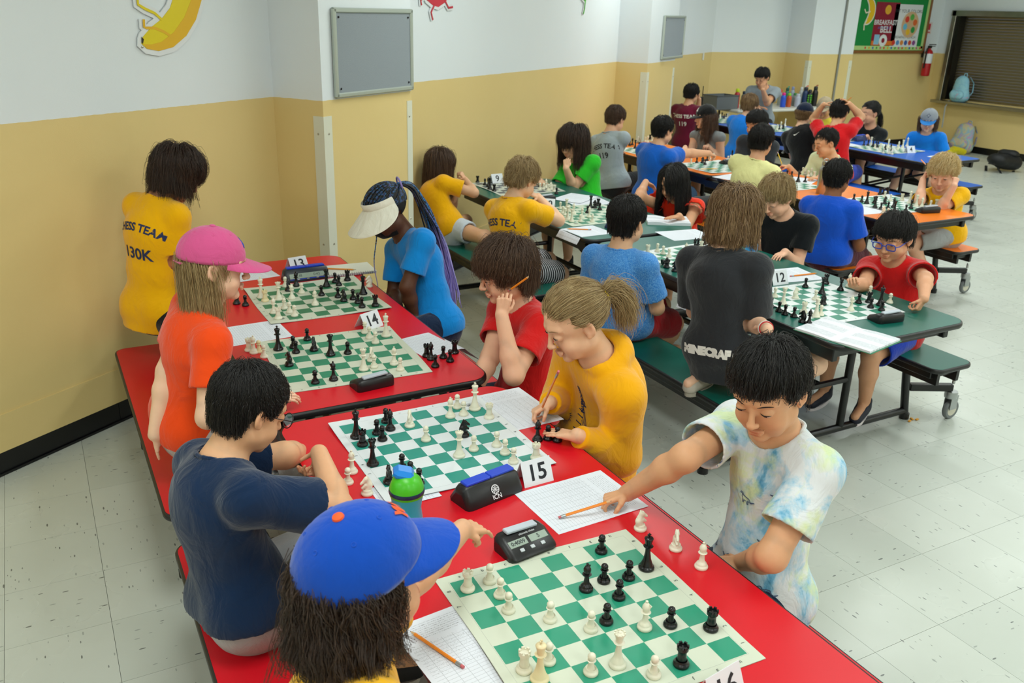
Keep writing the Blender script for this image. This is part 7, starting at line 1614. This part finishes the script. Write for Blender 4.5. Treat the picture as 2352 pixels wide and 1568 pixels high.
def disc(par, name, col, cc, r, y=-.0182): return MB().lathe([(r, 0), (r*.98, .0006), (.0005, .0007)], 24, (cc[0], y, cc[1]), np.array([[1, 0, 0], [0, 0, -1], [0, 1, 0]])).build(name, plain('disc_'+col, col, .6), par)
disc(rp, 'sun_print', 'e8b030', (c[0]+.01, c[2]+h_*.33), w_*.13); disc(rp, 'bowl_print', 'e8ecec', (c[0], c[2]-h_*.38), w_*.17); disc(rp, 'bowl_centre', '8e1630', (c[0], c[2]-h_*.38), w_*.07, -.0190); MB().box((c[0]-w_*.28, -.0185, c[2]-h_*.36), (w_*.22, .001, w_*.28)).build('carton_print', plain('poster_sky', '8cc4e0', .6), rp); MB().box((c[0], -.0180, c[2]-h_*.44), (w_*.96, .001, h_*.10)).build('orange_band_print', plain('poster_orange', 'e07a28', .6), rp)
wpst, c, w_, h_ = poster((2059, 9), (2104, 108), 'e4e8ea', 'white_poster'); flat_text('lettering', 'EAT YOUR COLORS', w_*.11, M_NUM, wpst, MZ, (c[0], -.0178, c[2]+h_*.34)); disc(wpst, 'plate_print', 'd8b48c', (c[0]+w_*.12, c[2]+h_*.03), w_*.31)
for k, cl in enumerate(('e06a30', '58b04c', 'd8402c', '6cc0e0', 'f0c030', '2e9a4a')): a = k*PI/3+.3; disc(wpst, 'food_print', cl, (c[0]+w_*.12+w_*.18*math.cos(a), c[2]+h_*.03+w_*.18*math.sin(a)), w_*.075, -.0192)
for k, cl in enumerate(('d83a2a', '5a94d0', 'e08a3c', '3a62b0', 'd8502c', '8a4a90')): disc(wpst, 'food_print', cl, (c[0]-w_*.38+k*w_*.15, c[2]-h_*.40), w_*.06, -.0186)
flat_text('lettering', 'BREAKFAST LUNCH', w_*.09, M_NUM, wpst, MZ, (c[0], -.0178, c[2]-h_*.27))
# cut-out shapes: a closed outline given in metres, with a white border
def cutout(parent, name, outline, col, M_, loc, th=.004, grow=0.):
    P = np.array(outline, float)
    if grow:
        Q = np.roll(P, -1, 0)-np.roll(P, 1, 0); Q /= np.linalg.norm(Q, axis=1)[:, None]+1e-9; nn = np.c_[Q[:, 1], -Q[:, 0]]; ar = np.sum(P[:, 0]*np.roll(P[:, 1], -1)-np.roll(P[:, 0], -1)*P[:, 1]); P = P+nn*grow*(1 if ar > 0 else -1)
    b = MB(); b.prism(P, 0, th); v = np.concatenate(b.v)@np.array(M_).T+np.array(loc); m = MB(); m.add(v, b.f); return m.build(name, plain('cut_'+col, col, .4), parent)
def crescent(c, r0, r1, a0, a1, n=24, taper=.25):
    A = np.linspace(a0, a1, n); mid = (r0+r1)/2; hw = (r1-r0)/2*np.clip(np.sin((A-a0)/(a1-a0)*PI)**.5, taper, 1); return [(c[0]+(mid+w_)*math.cos(a), c[1]+(mid+w_)*math.sin(a)) for a, w_ in zip(A, hw)]+[(c[0]+(mid-w_)*math.cos(a), c[1]+(mid-w_)*math.sin(a)) for a, w_ in zip(A[::-1], hw[::-1])]
def limb(pts, w_):
    P = np.array(pts, float); T = np.gradient(P, axis=0); T /= np.linalg.norm(T, axis=1)[:, None]; N_ = np.c_[-T[:, 1], T[:, 0]]*w_; return [tuple(x) for x in P+N_]+[tuple(x) for x in (P-N_)[::-1]]
bb2 = bloc(2006, 30); sc_ = 1.
cr = crescent((bb2[0]-.22, bb2[2]+.02), .13, .24, R(-62), R(70)); cutout(nbd, 'banana_cutout_border', cr, 'e8e8e4', MZ, (0, -.0170, 0), .002, .018); cutout(nbd, 'banana_cutout', cr, 'eec21c', MZ, (0, -.0195, 0), .002)
for s_, pts in ((1, [(bb2[0]-.12, bb2[2]-.10), (bb2[0]-.16, bb2[2]-.16), (bb2[0]-.15, bb2[2]-.24)]), (2, [(bb2[0]-.07, bb2[2]+.02), (bb2[0]-.16, bb2[2]-.0), (bb2[0]-.20, bb2[2]+.05)])): cutout(nbd, 'banana_limb', limb(pts, .010), 'f0ead0', MZ, (0, -.0200, 0), .002)
# figure cut-outs on the long wall
WM = np.stack([np.r_[U, 0], [0, 0, 1.], np.r_[-V, 0]], 1)
def wpt(s, z, d=.004): p = wp(s, d); return np.array([p[0], p[1], z])
def wpx(px, py): s, z = wall_hit(px, py, .004); return s, z
bn = thing('banana_wall_cutout', 'large yellow banana cut-out with white edge on the white upper wall', 'wall decoration', wpt(*wpx(385, 60)))
o0 = np.array(wpx(385, 60)); Q = lambda px, py: tuple(np.array(wpx(px, py))-o0)
out = [(324, 92), (322, 100), (335, 112), (362, 117), (395, 108), (425, 82), (447, 45), (460, 0), (466, -40), (455, -90), (430, -110), (400, -100), (404, -60), (400, -20), (388, 18), (368, 44), (345, 62), (326, 84)]
P = [Q(*p) for p in out]; cutout(bn, 'white_border', P, 'e6eaec', WM, (0, 0, 0), .006, .022); cutout(bn, 'banana_body', P, 'e6d000', WM, WM[:, 2]*.0062, .002)
shd = [(326, 101), (335, 112), (362, 117), (395, 108), (425, 82), (447, 45), (460, 0), (466, -40), (448, -40), (436, 0), (420, 40), (396, 74), (368, 96), (345, 102)]; cutout(bn, 'amber_shading_print', [Q(*p) for p in shd], 'e6b414', WM, WM[:, 2]*.0083, .0006)
for pts, w_ in (([(327, 44), (328, 62), (334, 64), (352, 64), (372, 72), (388, 82)], .006), ([(312, -10), (314, 10), (330, 20), (352, 30), (370, 46)], .006)):
    L_ = [Q(*p) for p in pts]; cutout(bn, 'limb_border', limb(L_, .022), 'e6eaec', WM, WM[:, 2]*.0, .005); cutout(bn, 'limb', limb(L_, w_), 'e6b414' if w_ == .006 and pts[0][0] == 327 else 'e6d000', WM, WM[:, 2]*.0083, .0010)
cutout(bn, 'black_tip', [Q(*p) for p in ((322, 84), (327, 90), (325, 101), (322, 97))], '20180c', WM, WM[:, 2]*.0086, .001)
MB().lathe([(.0055, 0), (.0045, .003), (.0005, .004)], 12, np.r_[0, 0, 0]+WM@np.array([*Q(324, 108), .007]), np.stack([WM[:, 0], WM[:, 1], WM[:, 2]], 1)).build('screw', M_SCREW, bn)
rf = thing('red_wall_cutout', 'red apple cut-out with thin legs at the top of the wall', 'wall decoration', wpt(*wpx(998, 10))); o0 = np.array(wpx(998, 10))
P = [Q(*p) for p in ((975, -60), (968, -25), (978, 0), (992, 12), (1005, 16), (1022, 4), (1034, -25), (1026, -62), (1000, -70))]; cutout(rf, 'apple_border', P, 'e6eaec', WM, (0, 0, 0), .006, .02); cutout(rf, 'apple_body', P, 'd0283c', WM, WM[:, 2]*.0062, .002)
for pts in ([(996, 10), (988, 28), (992, 46)], [(1020, 2), (1028, 18), (1038, 16)], [(974, -8), (964, 0), (966, 12)]): cutout(rf, 'limb_border', limb([Q(*p) for p in pts], .02), 'e6eaec', WM, (0, 0, 0), .005); cutout(rf, 'limb', limb([Q(*p) for p in pts], .007), 'c8283c', WM, WM[:, 2]*.0083, .001)
gf = thing('green_wall_cutout', 'green cut-out with a thin leg at the top of the wall', 'wall decoration', wpt(*wpx(1342, 5))); o0 = np.array(wpx(1342, 5))
P = [Q(*p) for p in ((1330, -60), (1332, -10), (1342, 4), (1352, -10), (1356, -60))]; cutout(gf, 'green_border', P, 'e6eaec', WM, (0, 0, 0), .006, .018); cutout(gf, 'green_body', P, '58b83c', WM, WM[:, 2]*.0062, .002); L_ = [Q(*p) for p in ((1343, 0), (1341, 20), (1338, 32))]; cutout(gf, 'limb_border', limb(L_, .018), 'e6eaec', WM, (0, 0, 0), .005); cutout(gf, 'limb', limb(L_, .008), '58b83c', WM, WM[:, 2]*.0083, .001)
# fire extinguisher with sign
fe = thing('fire_extinguisher', 'red fire extinguisher hanging beside the notice board', 'fire extinguisher', (12.44, 9.52, 1.08)); MB().lathe([(.05, 0), (.062, .012), (.064, .03), (.064, .33), (.05, .37), (.022, .395), (.02, .41)], 24).build('cylinder', plain('extinguisher_red', 'b8141c', .3), fe, smooth=True)
MB().lathe([(.0645, .19), (.0650, .192), (.0650, .33), (.0645, .332)], 24).build('label_sheet', M_PAPER, fe, smooth=True); MB().box((0, 0, .43), (.05, .05, .04), bev=.006).box((.03, -.02, .465), (.14, .02, .014), R3 if False else None).box((.03, -.02, .44), (.12, .018, .010)).build('handle', M_BLKM, fe); MB().tube([(-.02, -.01, .43), (-.08, -.02, .40), (-.085, -.02, .2), (-.075, -.01, .12)], .012, 8).build('hose', M_BLKM, fe, smooth=True); MB().box((0, .08, .3), (.05, .06, .06)).build('wall_bracket', M_BLKM, fe)
sg = tag(MB().box((0, 0, 0), (.12, .004, .17)).build('safety_sign', plain('sign_pink', 'e4d8d4', .5), loc=(12.50, 9.644, 1.78)), 'small pale safety sign above the fire extinguisher', 'sign'); MB().box((.0, -.003, .02), (.05, .002, .09)).box((0, -.003, -.06), (.07, .002, .015)).build('red_symbol', plain('sign_red', 'c83040', .5), sg)
# bags
def bagmat(name, cols, sc=9):
    b = NB(name); n = b.noise(sc, 4, b.obj(), .6, 1.5); k = len(cols); b.set(color=b.ramp(n, [(.3+.4*i/(k-1), srgb(c)) for i, c in enumerate(cols)]), rough=.75); b.bump(b.noise(20, 3, b.obj()), .4, .01); return b.m
def backpack(label, loc, rz, mat, s=1., tilt=0, strap=None, grp=None):
    t = thing('backpack', label, 'bag', loc, rz); ct, st_ = math.cos(R(tilt)), math.sin(R(tilt)); Mt = np.array([[1, 0, 0], [0, ct, -st_], [0, st_, ct]])
    def shp(f):
        q = Shape(); f(q); v, F = meshit(q, .009*s, post=wrinkle(3, .004, (0, 0, 1))); return v@Mt.T, F
    v, F = shp(lambda q: (q.cone((0, 0, .13*s), (0, 0, .30*s), .15*s, .125*s, .03, (0, 1, 0), 1.7), q.cone((-.08*s, 0, .09*s), (.08*s, 0, .09*s), .085*s, .085*s, .04))); mk('main_body', v, F, mat, t)
    v, F = shp(lambda q: q.cone((-.05*s, -.09*s, .12*s), (.05*s, -.09*s, .12*s), .075*s, .075*s, .03, (0, 1, 0), 1.5)); mk('front_pocket', v, F, mat, t)
    MB().tube([Mt@np.array(p)*s for p in ((-.03, .06, .41), (-.02, .06, .455), (.02, .06, .455), (.03, .06, .41))], .008*s, 8).build('handle_loop', strap or mat, t, smooth=True)
    for s_ in (-1, 1): MB().tube([Mt@np.array(p)*s for p in ((s_*.07, .09, .40), (s_*.10, .17, .30), (s_*.11, .16, .16), (s_*.09, .09, .06))], .016*s, 8, flat=.35).build('strap', strap or mat, t, smooth=True)
    return t
bp_ = backpack('pastel blue and pink backpack standing on the serving counter sill', (12.70, float(ax(2203, 225, 12.7)[1]), SZ0-.015), R(-88), bagmat('bag_pastel', ['7fc4dc', 'a0d4e4', '8cc8e0', 'd8a8c0']), .92)
cloth_s = MB().tube([(12.66, float(ax(2180, 232, 12.66)[1]), SZ0), (12.64, float(ax(2172, 240, 12.64)[1]), SZ0-.1), (12.66, float(ax(2166, 280, 12.66)[1]), SZ0-.42)], .012, 8, flat=.3).build('hanging_strap', plain('strap_grey', 'b0b8bc', .7), bp_); cloth_s.location = tuple(-np.array(bp_.location)); cloth_s.matrix_parent_inverse = Matrix.Rotation(-bp_.rotation_euler.z, 4, 'Z'); 
cloth_s.location = tuple((Matrix.Rotation(-bp_.rotation_euler.z, 3, 'Z')@(-Vector(bp_.location)))); cloth_s.matrix_parent_inverse = Matrix.Identity(4); cloth_s.rotation_euler = (0, 0, -bp_.rotation_euler.z)
bg1 = az(2245, 350, 0); backpack('iridescent pastel backpack leaning on the wall under the hatch', (12.52, float(bg1[1])+.05, .0), R(-80), bagmat('bag_rainbow', ['c88ab0', '8ab4c8', 'c8bc8a', 'a08ac8', '9ac8b0'], 5), 1.1, tilt=-14)
bx_ = az(2298, 388, 0); dk = backpack('flat black backpack lying on the floor beneath the hatch', (float(bx_[0])+.05, float(bx_[1])-.1, .10), R(95), plain('bag_black', '121316', .6), 1.15, tilt=-80)
q = Shape(); [q.cone(a, b, .06, .05, .04) for a, b in (((-.14, 0, .05), (.1, .03, .05)), ((-.12, .05, .06), (-.2, .1, .1)), ((0, .02, .07), (.16, -.03, .04)))]; v, F = meshit(q, .01, post=wrinkle(9, .008, (0, 0, 1))); yc = mk('yellow_jacket', v, F, F_('jacket_yellow', 'e0d010'), None); yc.location = (12.28, float(bg1[1])-.05, 0.0); tag(yc, 'crumpled yellow jacket on the floor in front of the pastel backpack', 'jacket')
wc = Shape(); wc.cone((-.1, 0, .02), (.12, .03, .02), .04, .03, .03); v, F = meshit(wc, .01, post=wrinkle(12, .006, (0, 0, 1))); o = mk('white_cloth', v, F, F_('cloth_whitish', 'd8d8d4'), None); o.location = (12.0, float(bg1[1])+.15, 0); tag(o, 'crumpled white cloth on the floor next to the yellow jacket', 'cloth')
# orange crumbs by the caster, a bag hanging between orange bench and table
cr_ = az(2095, 966, 0); [tag(MB().box((0, 0, .004), (.022, .012, .006), rotz(a), bev=.002).build('orange_crumb', plain('crumb_orange', 'e8a020', .7), loc=(cr_[0]+dx, cr_[1]+dy, 0)), 'orange crumb on the floor by the caster wheel', 'crumb', 'orange crumbs on the floor') for dx, dy, a in ((-.02, 0, .3), (.012, .012, 1.2), (.03, -.004, .1))]
hb = Shape(); hb.cone((-.1, 0, .1), (.1, 0, .1), .10, .09, .04, (0, 1, 0), 1.5); v, F = meshit(hb, .01, post=wrinkle(19, .005, (0, 0, 1))); hb = mk('black_bag', v, F, plain('bag_black', '121316', .6), None); hb.location = (4.52, 5.18, BZ); tag(hb, 'black patterned bag on the orange bench by the bench gap', 'bag'); [MB().box((x, -.075-.0*i, .08+.02*i), (.02, .006, .03), rotz(.1*i)).build('white_patch', M_WHITEINK2, hb) for i, x in enumerate((-.05, 0., .06))]
